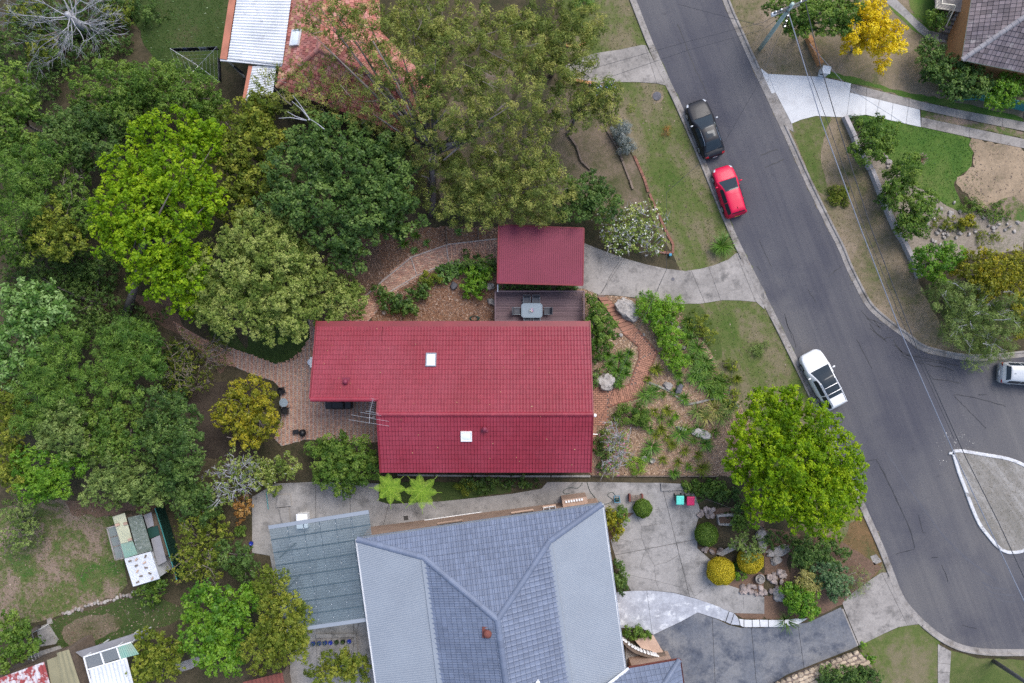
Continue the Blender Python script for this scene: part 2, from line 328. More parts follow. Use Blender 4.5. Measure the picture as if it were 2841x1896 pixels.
def slabs(name, px, m, layer, cuts, parent, gap=.02, sm=0, th=.02, piece='slab'):
    """a concrete surface cut into slabs by straight joints (photo-pixel lines); every slab is a piece of its own"""
    if sm: px = smooth(px, sm)
    bms = [poly_bm([G(x, y) for x, y in px], .006*layer+th)]
    for a, b in pairs(cuts):
        A, B = G(*a), G(*b); t = (B-A); nrm = Vector((-t.y, t.x, 0)).normalized(); out = []
        for bm in bms:
            for sgn in (1, -1):
                e = bm.copy(); bmesh.ops.bisect_plane(e, geom=e.verts[:]+e.edges[:]+e.faces[:], plane_co=A+nrm*sgn*gap/2, plane_no=nrm*sgn, clear_inner=True)
                if e.faces: out.append(e)
                else: e.free()
            bm.free()
        bms = out
    for bm in bms: bm_obj(piece, bm, m, parent)
def inpoly(x, y, poly):
    x = np.asarray(x, float); y = np.asarray(y, float); r = np.zeros(x.shape, bool); n = len(poly)
    for i in range(n):
        ax, ay = poly[i][0], poly[i][1]; bx, by = poly[i-1][0], poly[i-1][1]
        if ay == by: continue
        r ^= ((ay > y) != (by > y)) & (x < (bx-ax)*(y-ay)/(by-ay)+ax)
    return r
def scatter(poly, n, excl=()):
    a = np.array([[p[0], p[1]] for p in poly]); lo, hi = a.min(0), a.max(0)
    q = rng.uniform(lo, hi, (n, 2)); k = inpoly(q[:, 0], q[:, 1], poly)
    for e in excl: k &= ~inpoly(q[:, 0], q[:, 1], e)
    return q[k]
def area(poly): return abs(sum(poly[i-1][0]*p[1]-p[0]*poly[i-1][1] for i, p in enumerate(poly)))/2
def raw_mesh(name, V, nper, m, tint=None, smooth=False):
    n = len(V)//nper; me = bpy.data.meshes.new(name); me.vertices.add(len(V)); me.vertices.foreach_set('co', np.ascontiguousarray(V, np.float32).ravel())
    me.loops.add(n*nper); me.loops.foreach_set('vertex_index', np.arange(n*nper, dtype=np.int32))
    me.polygons.add(n); me.polygons.foreach_set('loop_start', np.arange(0, n*nper, nper, dtype=np.int32))
    try: me.polygons.foreach_set('loop_total', np.full(n, nper, np.int32))
    except Exception: pass
    if tint is not None: a = me.attributes.new('tint', 'FLOAT', 'FACE'); a.data.foreach_set('value', np.clip(tint, 0, 1).astype(np.float32))
    me.materials.append(m); me.update(calc_edges=True); return me
def grass(name, poly, per, m, label, h=(.05, .10), excl=()):
    q = scatter(poly, int(per*area(poly)*2.2), excl)
    if not len(q): return
    n = len(q); z = np.interp(q[:, 0], GX, GZ)+.012; an = rng.uniform(0, 6.28, n); hh = rng.uniform(*h, n); wd = rng.uniform(.02, .045, n)
    dx, dy = np.cos(an)*wd, np.sin(an)*wd; lean = rng.normal(0, .05, (n, 2))
    V = np.stack([np.stack([q[:, 0]-dx, q[:, 1]-dy, z], 1), np.stack([q[:, 0]+dx, q[:, 1]+dy, z], 1), np.stack([q[:, 0]+lean[:, 0], q[:, 1]+lean[:, 1], z+hh], 1)], 1).reshape(-1, 3)
    return tag(link(bpy.data.objects.new(name, raw_mesh(name, V, 3, m, rng.uniform(0, 1, n)))), label, 'grass', kind='stuff')
def litter(name, poly, per, m, label, size=(.05, .11), cat='mulch', excl=(), lift=.02):
    q = scatter(poly, int(per*area(poly)*2), excl); n = len(q)
    z = np.interp(q[:, 0], GX, GZ)+rng.uniform(lift, lift+.03, n); an = rng.uniform(0, 6.28, n); l = rng.uniform(*size, n); wd = l*rng.uniform(.25, .5, n)
    t = np.stack([np.cos(an), np.sin(an), rng.normal(0, .3, n)], 1)*l[:, None]; b = np.stack([-np.sin(an), np.cos(an), rng.normal(0, .3, n)], 1)*wd[:, None]; ct = np.stack([q[:, 0], q[:, 1], z], 1)
    V = np.stack([ct-t, ct+b, ct+t, ct-b], 1).reshape(-1, 3)
    return tag(link(bpy.data.objects.new(name, raw_mesh(name, V, 4, m, rng.uniform(0, 1, n)))), label, cat, kind='stuff')
BRICK_LEFT = [0]
def brick_mesh(L_, W_, T_, m):
    return MB().hexa([(-L_/2, -W_/2, 0), (L_/2, -W_/2, 0), (L_/2, W_/2, 0), (-L_/2, W_/2, 0), (-L_/2+.006, -W_/2+.006, T_), (L_/2-.006, -W_/2+.006, T_), (L_/2-.006, W_/2-.006, T_), (-L_/2+.006, W_/2-.006, T_)]).mesh('brick', m)
def pave(parent, pts, ang, m, layer, pattern='running', bl=.23, bw=.115, singles=0, gap=.012, piece='brick', steps=None, th=.03, focus=(0, 0)):
    """brick paving laid piece by piece; `singles` of them are parts, the rest one mass"""
    ca, sa = math.cos(ang), math.sin(ang); a = np.array([[p[0]*ca+p[1]*sa, -p[0]*sa+p[1]*ca] for p in pts]); lo, hi = a.min(0), a.max(0)
    pos = []
    if pattern == 'herring':
        u = bw; n0 = int((hi[0]-lo[0])/u)+4; n1 = int((hi[1]-lo[1])/u)+4
        for i in range(-2, n0):
            for j in range(-2, n1):
                k = (i-j) % 4
                if k == 0: pos.append((lo[0]+(i+1)*u, lo[1]+(j+.5)*u, 0))
                elif k == 3: pos.append((lo[0]+(i+.5)*u, lo[1]+(j)*u, 1))
    else:
        r = 0; y = lo[1]+bw/2
        while y < hi[1]:
            x = lo[0]+(r % 2)*bl/2
            while x < hi[0]+bl: pos.append((x, y, 0)); x += bl
            y += bw; r += 1
    q = np.array(pos); X = q[:, 0]*ca-q[:, 1]*sa; Y = q[:, 0]*sa+q[:, 1]*ca; k = inpoly(X, Y, pts)
    q, X, Y = q[k], X[k], Y[k]; n = len(q)
    if not n: return
    rot = ang+q[:, 2]*math.pi/2; Z = np.interp(X, GX, GZ)+.006*layer+rng.uniform(-.004, .004, n)
    if steps is not None: Z = Z+np.array([steps(x, y) for x, y in zip(X, Y)])
    order = np.argsort((X-focus[0])**2+(Y-focus[1])**2); me = brick_mesh(bl-gap, bw-gap, th, m)
    slope = .08 if np.mean(X) < 2 else 0.
    for i in order[:singles]:
        o = bpy.data.objects.new(piece, me); link(o, parent, Matrix.Translation((X[i], Y[i], Z[i])) @ Matrix.Rotation(-math.atan(slope), 4, 'Y') @ Matrix.Rotation(rot[i]+rng.normal(0, .012), 4, 'Z'))
    rest = order[singles:]
    if len(rest):
        bv = np.array([v.co[:] for v in me.vertices]); cr, sr = np.cos(rot[rest])[:, None], np.sin(rot[rest])[:, None]
        vx = bv[None, :, 0]*cr-bv[None, :, 1]*sr+X[rest][:, None]; vy = bv[None, :, 0]*sr+bv[None, :, 1]*cr+Y[rest][:, None]
        vz = bv[None, :, 2]+Z[rest][:, None]+(vx-X[rest][:, None])*slope
        fs = [p.vertices[:] for p in me.polygons]; fs = [f for f in fs if not all(v < 4 for v in f)]
        V = np.stack([vx, vy, vz], 2); nv = V.shape[1]; F = (np.array(fs)[None]+np.arange(len(rest))[:, None, None]*nv).reshape(-1, 4)
        mm = bpy.data.meshes.new('brick_mass'); mm.from_pydata(V.reshape(-1, 3).tolist(), [], F.tolist()); mm.materials.append(m)
        o = link(bpy.data.objects.new(piece+'_field', mm), parent); o['kind'] = 'stuff'

# ------------------------------------------------------------------ roofs
TILE = [(0, -.02), (.06, .016), (.17, .026), (.3, .016), (.42, .008), (.95, .008), (1, -.02)]
ROLL = [(0, -.02), (.08, .025), (.2, .05), (.34, .025), (.46, .006), (.93, .006), (1, -.02)]
FLAT = [(0, -.03), (.06, .025), (.5, .018), (.94, .025), (1, -.03)]
def tile_mesh(w_, l_, prof, m):
    b = MB(); n = len(prof); vs = []; gv = min(.035, l_*.1)
    for y, f, dz in ((0., 1, .03), (l_-gv, 1, .004), (l_-gv*.7, .4, -.018), (l_, .4, -.018)): vs += [(x*w_, y, z*f+dz) for x, z in prof]
    vs += [(x*w_, 0, -.05) for x, z in prof]
    fs = [(r*n+i, r*n+i+1, (r+1)*n+i+1, (r+1)*n+i) for r in range(3) for i in range(n-1)]+[(4*n+i, 4*n+i+1, i+1, i) for i in range(n-1)]
    me = bpy.data.meshes.new('roof_tile'); me.from_pydata(vs, [], fs); me.materials.append(m); return me
def tile_roof(parent, planes, w_, l_, m, prof=TILE, singles=300, stagger=False, piece='roof_tile', deck_m=None, holes=()):
    """planes: (polygon in 3-D, eave start, eave end).  Tiles run up from the eave in rows; whole ones near the middle of view are parts, cut ones and the rest one mass."""
    me = tile_mesh(w_, l_, prof, m); bv = np.array([v.co[:] for v in me.vertices]); fs = np.array([p.vertices[:] for p in me.polygons]); whole = []; jobs = []
    for poly, e0, e1 in planes:
        e0, e1 = Vector(e0), Vector(e1); u = (e1-e0).normalized(); nrm = Vector((0, 0, 0))
        for i in range(len(poly)): nrm += (poly[i-1]-poly[0]).cross(poly[i]-poly[0])
        nrm.normalize(); nrm = nrm if nrm.z > 0 else -nrm
        v = nrm.cross(u).normalized()
        if v.z < 0: u, v = -u, -v
        v = nrm.cross(u)
        uv = [((p-e0).dot(u), (p-e0).dot(v)) for p in poly]; a = np.array(uv); lo, hi = a.min(0), a.max(0)
        MB().prism([p-nrm*.08 for p in poly], [p-nrm*.02 for p in poly]).build('roof_deck', deck_m or m, parent)
        rows = int((hi[1]-lo[1])/l_)+2; cols = int((hi[0]-lo[0])/w_)+2; mass = []
        for r in range(rows):
            for q in range(-1, cols):
                x = math.floor(lo[0]/w_)*w_+q*w_+(w_/2 if stagger and (r+math.floor(lo[1]/l_+.001)) % 2 else 0); y = math.floor(lo[1]/l_+.001)*l_+r*l_
                cx = np.array([x, x+w_, x+w_, x]); cy = np.array([y, y, y+l_*1.1, y+l_*1.1]); ins = inpoly(cx, cy, uv)
                if not ins.any() and not inpoly([x+w_/2], [y+l_/2], uv)[0]: continue
                o = e0+u*x+v*y; T = Matrix((u, v, nrm)).transposed().to_4x4(); T.translation = o
                ctr = o+u*w_/2+v*l_/2
                if any(h[0] < ctr.x < h[1] and h[2] < ctr.y < h[3] for h in holes): continue
                if ins.all(): whole.append((ctr.x**2+ctr.y**2 if abs(ctr.x) < 40 and abs(ctr.y) < 26 else 1e6, T, len(jobs)))
                else: mass.append(T)
        jobs.append((mass, poly, nrm))
    whole.sort(key=lambda t: t[0])
    for _, T, j in whole[:singles]: link(bpy.data.objects.new(piece, me), parent, T)
    for _, T, j in whole[singles:]: jobs[j][0].append(T)
    for mass, poly, nrm in jobs:
        if not mass: continue
        A = np.array([np.array(T) for T in mass]); V = np.einsum('nij,kj->nki', A[:, :3, :3], bv)+A[:, None, :3, 3]
        F = (fs[None]+np.arange(len(mass))[:, None, None]*len(bv)).reshape(-1, 4)
        mm = bpy.data.meshes.new('tile_mass'); mm.from_pydata(V.reshape(-1, 3).tolist(), [], F.tolist()); mm.materials.append(m)
        bm = bmesh.new(); bm.from_mesh(mm); ctr = sum(poly, Vector())/len(poly)
        for i in range(len(poly)):
            a, b = poly[i-1], poly[i]; pn = (b-a).cross(nrm)
            if pn.length < 1e-6: continue
            pn.normalize()
            if pn.dot(ctr-a) > 0: pn = -pn
            if all(pn.dot(p-a) < .02 for p in poly): bmesh.ops.bisect_plane(bm, geom=bm.verts[:]+bm.edges[:]+bm.faces[:], plane_co=a+pn*.03, plane_no=pn, clear_outer=True)
        bm.to_mesh(mm); bm.free(); o = link(bpy.data.objects.new(piece+'_field', mm), parent); o['kind'] = 'stuff'
def ridge_caps(parent, a, b, m, step=.42, r=.15, piece='ridge_cap'):
    a, b = Vector(a), Vector(b); t = b-a; L = t.length; n = max(1, round(L/step)); step = L/n; bm_ = MB(); k = 6
    pr = [(-r*1.25, -.09), (-r, .0), (-r*.55, .06), (0, .085), (r*.55, .06), (r, .0), (r*1.25, -.09)]; vs = [(0, y, z+.03) for y, z in pr]+[(step*1.06, y*.93, z+.015) for y, z in pr]+[(0, y*.8, z-.02) for y, z in pr]
    bm_.add(vs, [(i, i+1, 8+i, 7+i) for i in range(6)]+[(14+i, 15+i, i+1, i) for i in range(6)]); me = bm_.mesh(piece, m)
    q = t.to_track_quat('X', 'Z').to_matrix().to_4x4()
    for i in range(n): link(bpy.data.objects.new(piece, me), parent, Matrix.Translation(a+t*(i/n)) @ q)
def corrugated(name, quad, m, parent=None, pitch=.12, amp=.02, along=0, square=False, th=.0):
    """sheet over the quad a,b,c,d; the profile runs along a->b, the ribs along a->d"""
    a, b, c_, e = [Vector(p) for p in quad]; L = (b-a).length; n = max(2, int(L/pitch)); vs = []; k = 6 if not square else 4; nrm = (b-a).cross(e-a).normalized(); nrm = nrm if nrm.z > 0 else -nrm
    ts = []
    for i in range(n):
        if square: ts += [(i, 0), (i+.62, 0), (i+.7, 1), (i+.92, 1)]
        else: ts += [(i+j/k, .5-.5*math.cos(2*math.pi*j/k)) for j in range(k)]
    ts.append((n, 0))
    for t, h in ts:
        t = min(t/n, 1.); p0 = a.lerp(b, t)+nrm*h*amp*(1 if square else 2); p1 = e.lerp(c_, t)+nrm*h*amp*(1 if square else 2); vs += [p0, p1]
    me_ = MB().add(vs, [(2*i, 2*i+2, 2*i+3, 2*i+1) for i in range(len(ts)-1)])
    o = me_.build(name, m, parent); so_ = o.modifiers.new('sheet', 'SOLIDIFY'); so_.thickness = .012; so_.offset = -1; return o
def gutter(parent, a, b, m, w_=.12, name='gutter'):
    a, b = Vector(a), Vector(b); return MB().strip([a, b], [(-w_, -.12), (-w_, .0), (-w_+.015, .0), (-w_+.015, -.1), (-.012, -.1), (-.012, .0), (.0, .0), (0, -.12)]).build(name, m, parent)
def window(parent, o, u, w_, h_, nrm, fm, sill=True):
    """frame, pane and sill on a wall face; o = lower left corner"""
    o, u, nrm = Vector(o), Vector(u).normalized(), Vector(nrm).normalized(); z = Vector((0, 0, 1)); f = MB()
    for a, b in ((o, o+u*w_), (o+z*h_, o+u*w_+z*h_)): f.bar(a+nrm*.03, b+nrm*.03, .06, .06)
    for a in (o, o+u*w_/2, o+u*w_): f.bar(a+nrm*.032, a+z*h_+nrm*.032, .06, .06)
    fr = f.build('window', fm, parent); MB().add([o+nrm*.012, o+u*w_+nrm*.012, o+u*w_+z*h_+nrm*.012, o+z*h_+nrm*.012], [(0, 1, 2, 3)]).build('pane', M['pane'], fr)
    if sill: MB().bar(o-z*.06-u*.06+nrm*.07, o-z*.06+u*(w_+.06)+nrm*.07, .18, .06).build('sill', M['face_brick'], fr)
def skylight(parent, c_, w_, h_, u, v, n, m, rim):
    T = Matrix((u, v, n)).transposed().to_4x4(); T.translation = c_
    b = MB()
    for sx, sy, ww, hh in ((0, -1, w_+.14, .07), (0, 1, w_+.14, .07), (-1, 0, .07, h_), (1, 0, .07, h_)):
        b.box(0, (ww, hh, .16), M=T @ Matrix.Translation((sx*(w_/2+.035), sy*(h_/2+.035), .09)))
    f = b.build('skylight', rim, parent); d_ = MB()
    nx = 6; vs = []
    for i in range(nx+1):
        for j in range(nx+1):
            x, y = i/nx*2-1, j/nx*2-1; vs.append(T @ Vector((x*w_/2, y*h_/2, .1+.07*(1-x**4)*(1-y**4))))
    d_.add(vs, [(i*(nx+1)+j, (i+1)*(nx+1)+j, (i+1)*(nx+1)+j+1, i*(nx+1)+j+1) for i in range(nx) for j in range(nx)]); d_.build('skylight_dome', m, f, smooth=True)
def roof_vent(parent, p, m, r=.16):
    p = Vector(p); o = MB().lathe(p, [(r*.75, -.15), (r*.75, .22), (r*.9, .24)], 16).build('vent_pipe', m, parent, smooth=True)
    MB().lathe(p, [(r*1.2, .22), (r*1.25, .3), (r*.9, .4), (r*.3, .46)], 16).build('cap', m, o, smooth=True)
    MB().box(p+Vector((0, .03, -.04)), (r*3.2, r*3.2, .1)).build('flashing', m, o)

# ------------------------------------------------------------------ plants
PAL = {}
def pal(k, a, b, e, **kw): PAL[k] = leaf_mat(k+'_leaf', a, b, e, **kw)
pal('lime', (.095, .2, .006), (.195, .34, .010), (.33, .46, .018), tr=.38, gloss=.01)
pal('lime2', (.095, .2, .005), (.195, .335, .008), (.34, .46, .014), tr=.38, gloss=.01)
pal('pale', (.1, .16, .028), (.225, .295, .062), (.4, .45, .135), gloss=.01, tr=.33)
pal('dark', (.04, .088, .02), (.09, .168, .036), (.17, .26, .062), gloss=.015, tr=.35)
pal('mid', (.055, .12, .017), (.118, .212, .03), (.215, .31, .055), gloss=.015, tr=.35)
pal('soft', (.055, .13, .02), (.118, .22, .032), (.2, .31, .055), gloss=.015, tr=.35)
pal('olive', (.075, .115, .014), (.17, .22, .028), (.31, .33, .05), gloss=.01, tr=.33)
pal('gum', (.1, .14, .032), (.205, .255, .058), (.37, .37, .105), gloss=.01, tr=.36)
pal('gold', (.12, .14, .010), (.235, .24, .014), (.42, .36, .025), gloss=.02)
pal('blue', (.05, .105, .035), (.105, .195, .07), (.19, .29, .13), gloss=.03)
pal('grey', (.085, .14, .034), (.17, .245, .062), (.28, .36, .115), gloss=.01)
pal('glossy', (.05, .125, .018), (.12, .235, .045), (.28, .42, .15), gloss=.02)
pal('yellow', (.5, .35, .006), (.72, .55, .012), (.85, .7, .06), tr=.3, gloss=.01)
pal('var', (.22, .23, .05), (.36, .34, .1), (.5, .45, .17), gloss=.03)
pal('bright', (.06, .165, .012), (.135, .285, .02), (.23, .39, .035), tr=.36, gloss=.02)
pal('fern', (.15, .29, .02), (.26, .43, .035), (.38, .52, .06), tr=.4, gloss=.02)
pal('strap', (.05, .125, .015), (.105, .225, .028), (.19, .32, .05), gloss=.03)
pal('fresh', (.07, .18, .012), (.16, .33, .02), (.27, .44, .035), tr=.38, gloss=.02)
pal('dryleaf', (.3, .16, .06), (.45, .3, .12), (.6, .48, .22), tr=.1, gloss=.02)
pal('yball', (.3, .26, .015), (.52, .43, .025), (.7, .58, .07), tr=.25, gloss=.01)
pal('rust', (.24, .1, .02), (.36, .19, .05), (.45, .28, .09), gloss=.02)
pal('flower', (.6, .62, .5), (.72, .73, .62), (.8, .8, .74))
pal('pink', (.5, .06, .2), (.6, .1, .28), (.7, .2, .4)); pal('bluebell', (.2, .25, .6), (.3, .35, .7), (.45, .5, .8))
pal('greyblue', (.12, .15, .14), (.2, .235, .225), (.3, .33, .32))
pal('bronze', (.1, .05, .04), (.17, .09, .07), (.3, .2, .14))
pal('turf', (.05, .11, .015), (.11, .15, .035), (.22, .19, .085)); pal('greenturf', (.03, .105, .01), (.06, .16, .018), (.1, .19, .03)); pal('dryturf', (.11, .12, .045), (.2, .17, .09), (.27, .21, .13)); pal('chips', (.15, .085, .05), (.29, .185, .115), (.43, .3, .2), tr=.0); pal('rchips', (.1, .05, .03), (.2, .11, .068), (.34, .21, .135), tr=.0); pal('dchips', (.08, .05, .035), (.15, .095, .065), (.28, .2, .14), tr=.0)
LEAF = {'broad': (.21, .125), 'fine': (.22, .055), 'small': (.145, .085), 'tiny': (.085, .055), 'big': (.32, .13), 'needle': (.2, .028)}
def leaf_quads(C, Nn, L_, W_, T=None):
    n = len(C); Nn = Nn/(np.linalg.norm(Nn, axis=1, keepdims=True)+1e-9); r = rng.normal(size=(n, 3)) if T is None else np.cross(T+rng.normal(0, .35, (n, 3)), Nn)
    t = np.cross(Nn, r); t /= np.linalg.norm(t, axis=1, keepdims=True)+1e-9; b = np.cross(Nn, t)
    s_ = rng.uniform(.7, 1.25, n)[:, None]; t = t*L_/2*s_; b = b*W_/2*s_; dn = Nn*W_*.22
    return np.stack([C-t-dn, C+b, C+t-dn, C-b], 1).reshape(-1, 3)
def clump_leaves(cs, rad, n_each, flat, tint_c, up=.55, shell=.55, spray=.15):
    """leaves set in small rosettes over and inside each clump"""
    cs = np.asarray(cs); k = len(cs); per = 8; m = max(2, round(n_each/per)); idx = np.repeat(np.arange(k), m); n = len(idx)
    dr = rng.normal(size=(n, 3)); dr[:, 2] = np.where(rng.random(n) < .75, np.abs(dr[:, 2]), dr[:, 2]); dr /= np.linalg.norm(dr, axis=1, keepdims=True)
    rr = rad[idx]*(shell+(1.1-shell)*rng.random(n)**.7); pos = cs[idx]+dr*rr[:, None]*np.array([1, 1, flat])
    sn = dr*.6+np.array([0, 0, up])+rng.normal(0, .3, (n, 3)); sn /= np.linalg.norm(sn, axis=1, keepdims=True)+1e-9; st = tint_c[idx]+rng.normal(0, .17, n)
    j = np.repeat(np.arange(n), max(1, min(per, n_each))); q = len(j); v = rng.normal(size=(q, 3)); v -= (v*sn[j]).sum(1, keepdims=True)*sn[j]; v /= np.linalg.norm(v, axis=1, keepdims=True)+1e-9
    rad_ = spray*(.25+.75*np.sqrt(rng.random(q)))[:, None]; P_ = pos[j]+v*rad_+sn[j]*rng.normal(0, spray*.3, (q, 1)); nn = sn[j]+v*.45+rng.normal(0, .25, (q, 3))
    global LAST_T; LAST_T = v
    return P_, nn, st[j]+rng.normal(0, .1, q)
def lobes_clumps(lobes, rc, dens, hz):
    cs = []; bases = []
    for (x, y, rx, ry, h) in lobes:
        base = G(x, y); f = (H-(base.z+h))/H*S; A = math.pi*rx*ry*f*f; n = max(3, int(A/(math.pi*rc*rc)*dens)); pts = []; depth = min(min(rx, ry)*f*1.05, h*.62)
        for _ in range(n):
            best = None; bd = -1
            for _t in range(6):
                a = random.random()*6.283; ro = math.sqrt(random.random())*(.92+.16*math.sin(3*a+x)*math.sin(2*a+y)); ro *= 1.16 if random.random() < .07 else 1.; q = (math.cos(a)*ro, math.sin(a)*ro)
                dm = min([(q[0]-e[0])**2+(q[1]-e[1])**2 for e in pts] or [9])
                if dm > bd: bd = dm; best = q
            pts.append(best)
            ro = min(1, math.hypot(*best)); z = h-depth*(1-math.sqrt(max(0, 1-ro*ro*.96)))+random.gauss(0, hz)-rc*.6
            zz = max(base.z+z, base.z+.15); cs.append(P(x+best[0]*rx, y+best[1]*ry, zz)[:])
    return np.array(cs)
def plant(name, label, cat, lobes, pk, leaf='broad', rc=.55, dens=1.5, lai=3.2, hz=.25, base=None, trunk=.14, twigs=0, flat=.75, group=None, bark='bark', limbs=7, up=.55, extra=None, gaps=0., shell=.55, inner=True, sub='crown'):
    """a tree or shrub: trunk and limbs, and a crown of leaf clumps.  lobes: (photo x, photo y, rx, ry, height of its top)"""
    cs = lobes_clumps(lobes, rc, dens, hz); hm = max(l[4] for l in lobes); L_, W_ = LEAF[leaf] if isinstance(leaf, str) else leaf
    mean = cs.mean(0); b = G(*base) if base else Vector((mean[0], mean[1], g(mean[0])))
    if not base:
        k = (H-mean[2])/H  # a trunk stands under its crown
    t = thing(name, label, cat, b, group)
    A = sum(math.pi*l[2]*l[3]*(S*(1-l[4]/H))**2 for l in lobes); n_each = max(6, int(.93*lai*A/(.5*L_*W_)/len(cs)))
    tc = np.clip(rng.normal(.48, .2, len(cs)), .02, .98); rad = rc*rng.uniform(.75, 1.3, len(cs))
    spr = max(.09, L_*.8); pos, nn, ti = clump_leaves(cs, rad, n_each, flat, tc, up, shell, spr); TT = LAST_T
    if inner:   # foliage deeper in the crown
        ci = cs.copy(); ci[:, 2] -= rc*1.3; ci[:, :2] = ci[:, :2]+(mean[:2]-ci[:, :2])*.1; ci[:, 2] = np.maximum(ci[:, 2], np.interp(ci[:, 0], GX, GZ)+.12)
        p2, n2, t2 = clump_leaves(ci, rad*1.1, max(3, int(n_each*.35)), .6, tc, up, .2, spr); TT = np.concatenate([TT, LAST_T]); pos = np.concatenate([pos, p2]); nn = np.concatenate([nn, n2]); ti = np.concatenate([ti, t2])
    pos[:, 2] = np.maximum(pos[:, 2], np.interp(pos[:, 0], GX, GZ)+.03)
    link(bpy.data.objects.new(sub, raw_mesh(sub, leaf_quads(pos, nn, L_, W_, TT if up > .4 else None), 4, PAL[pk], ti)), t)
    tb = MB(); fork = b.lerp(Vector(mean), .45); fork.z = b.z+(mean[2]-b.z)*.5
    if trunk: tb.tube([b, b.lerp(fork, .5)+Vector((random.uniform(-.1, .1)*hm*.2, random.uniform(-.1, .1)*hm*.2, 0)), fork], [trunk*1.25, trunk, trunk*.8], 8)
    sel = random.sample(range(len(cs)), min(limbs, len(cs)))
    for i in sel:
        e = Vector(cs[i]); mid = fork.lerp(e, .5)+Vector((random.uniform(-.3, .3), random.uniform(-.3, .3), random.uniform(0, .4)))*min(1, hm*.2)
        tb.tube([fork, mid, e], [max(trunk, .03)*.6, max(trunk, .03)*.35, .012], 5)
    tb.build('trunk', M[bark], t, smooth=True)
    if twigs:
        tw = MB()
        for i in random.choices(range(len(cs)), k=twigs):
            p0 = Vector(mean).lerp(Vector(cs[i]), random.uniform(.55, .95))+Vector(rng.normal(0, rc*.9, 3)); p0.z = cs[i][2]-rc*.3; e = Vector(cs[i])+Vector(rng.normal(0, rc*.8, 3)); e.z = cs[i][2]+rc*random.uniform(.3, 1.0)
            mid = p0.lerp(e, .5)+Vector(rng.normal(0, rc*.25, 3)); tw.tube([p0, mid, e], [.03, .02, .008], 4)
            for _ in range(3):
                e2 = mid.lerp(e, random.random())+Vector(rng.normal(0, rc*.5, 3)); tw.tube([mid, e2], [.014, .006], 3)
        tw.build('twigs', M['bark_p' if bark == 'bark_p' else 'twig'], t)['kind'] = 'stuff'
    if extra:   # flowers or autumn leaves: (palette, count, size)
        ek, cnt, sz = extra; p3, n3, t3 = clump_leaves(cs, rad*1.12, max(1, cnt//len(cs)), flat, tc, 1., .9)
        link(bpy.data.objects.new('blossom', raw_mesh('blossom', leaf_quads(p3, n3, sz, sz*.8), 4, PAL[ek], t3)), t)
    return t
def blades(name, label, p, r, n, h, wd, pk, cat='plant', group=None, arch=1.):
    """a clump of arching strap leaves"""
    p = Vector(p); V = []; ti = []
    for _ in range(n):
        a = random.random()*6.283; L_ = r*random.uniform(.55, 1.1); rise = h*random.uniform(.6, 1.15); o = p+Vector((math.cos(a), math.sin(a), 0))*r*.12*random.random(); dr = Vector((math.cos(a), math.sin(a), 0)); sd = Vector((-dr.y, dr.x, 0))*wd/2; tt = random.gauss(.5, .22); pts = []
        for s_ in (0, .35, .7, 1.): pts.append((o+dr*L_*s_+Vector((0, 0, rise*(math.sin(min(s_*1.9, 2.6)*1.0)) if arch else rise*s_)), sd*(1-s_**2*.9)))
        for (q0, s0), (q1, s1) in zip(pts, pts[1:]): V += [q0-s0, q0+s0, q1+s1, q1-s1]; ti.append(tt)
    o = link(bpy.data.objects.new(name, raw_mesh(name, np.array([v[:] for v in V]), 4, PAL[pk], np.array(ti))))
    return tag(o, label, cat, group)
def fern(label, p, rad, top, nf=8, pk='fern'):
    p = Vector(p); b = Vector((p.x, p.y, g(p.x))); t = thing('tree_fern', label, 'tree fern', b)
    MB().tube([b, b.lerp(Vector((p.x, p.y, top)), .5), (p.x, p.y, top)], [.14, .12, .1], 8).build('trunk', M['bark'], t)
    for k in range(nf):
        a = 6.283*k/nf+random.uniform(-.15, .15); dr = Vector((math.cos(a), math.sin(a), 0)); sd = Vector((-dr.y, dr.x, 0)); Lf = rad*random.uniform(.85, 1.1); V = []; ti = []; m_ = 22
        prev = None
        for i in range(m_+1):
            s_ = i/m_; q = Vector((p.x, p.y, top))+dr*Lf*s_+Vector((0, 0, .45*math.sin(s_*2.6)*rad*.5)); wl = rad*.19*math.sin(min(1, s_*1.15+.12)*math.pi)**.7+.02
            if prev is not None:
                for sg in (-1, 1):
                    e = q+sd*sg*wl+dr*wl*.35-Vector((0, 0, .1*wl)); V += [q-dr*.025, q+dr*.025, e+dr*.012, e-dr*.02]; ti.append(random.gauss(.5, .2))
                V += [prev-sd*.012, prev+sd*.012, q+sd*.012, q-sd*.012]; ti.append(.8)
            prev = q
        link(bpy.data.objects.new('frond', raw_mesh('frond', np.array([v[:] for v in V]), 4, PAL[pk], np.array(ti))), t)
    return t
def rock(name, label, p, sz, m='rock', group=None, parent=None, rz=None, cat='rock'):
    bm = bmesh.new(); bmesh.ops.create_icosphere(bm, subdivisions=4 if max(sz) > .7 else 2, radius=1); sd = random.random()*50
    from mathutils import noise
    for v in bm.verts:
        n = v.co.normalized(); k = 1+.38*noise.noise(n*1.3+Vector((sd, sd, sd)))+.2*noise.noise(n*3.2+Vector((sd, 0, 0)))+.07*noise.noise(n*8+Vector((0, sd, 0))); q = n*k
        q.z = min(q.z, .62+.1*noise.noise(n*2)); v.co = Vector((q.x*sz[0]/2, q.y*sz[1]/2, q.z*sz[2]/1.2))
    me = bpy.data.meshes.new(name); bm.to_mesh(me); bm.free(); me.materials.append(M[m])
    o = link(bpy.data.objects.new(name, me), parent, Matrix.Translation(Vector(p)) @ Matrix.Rotation(random.random()*6 if rz is None else rz, 4, 'Z'))
    return tag(o, label, cat, group) if parent is None else o
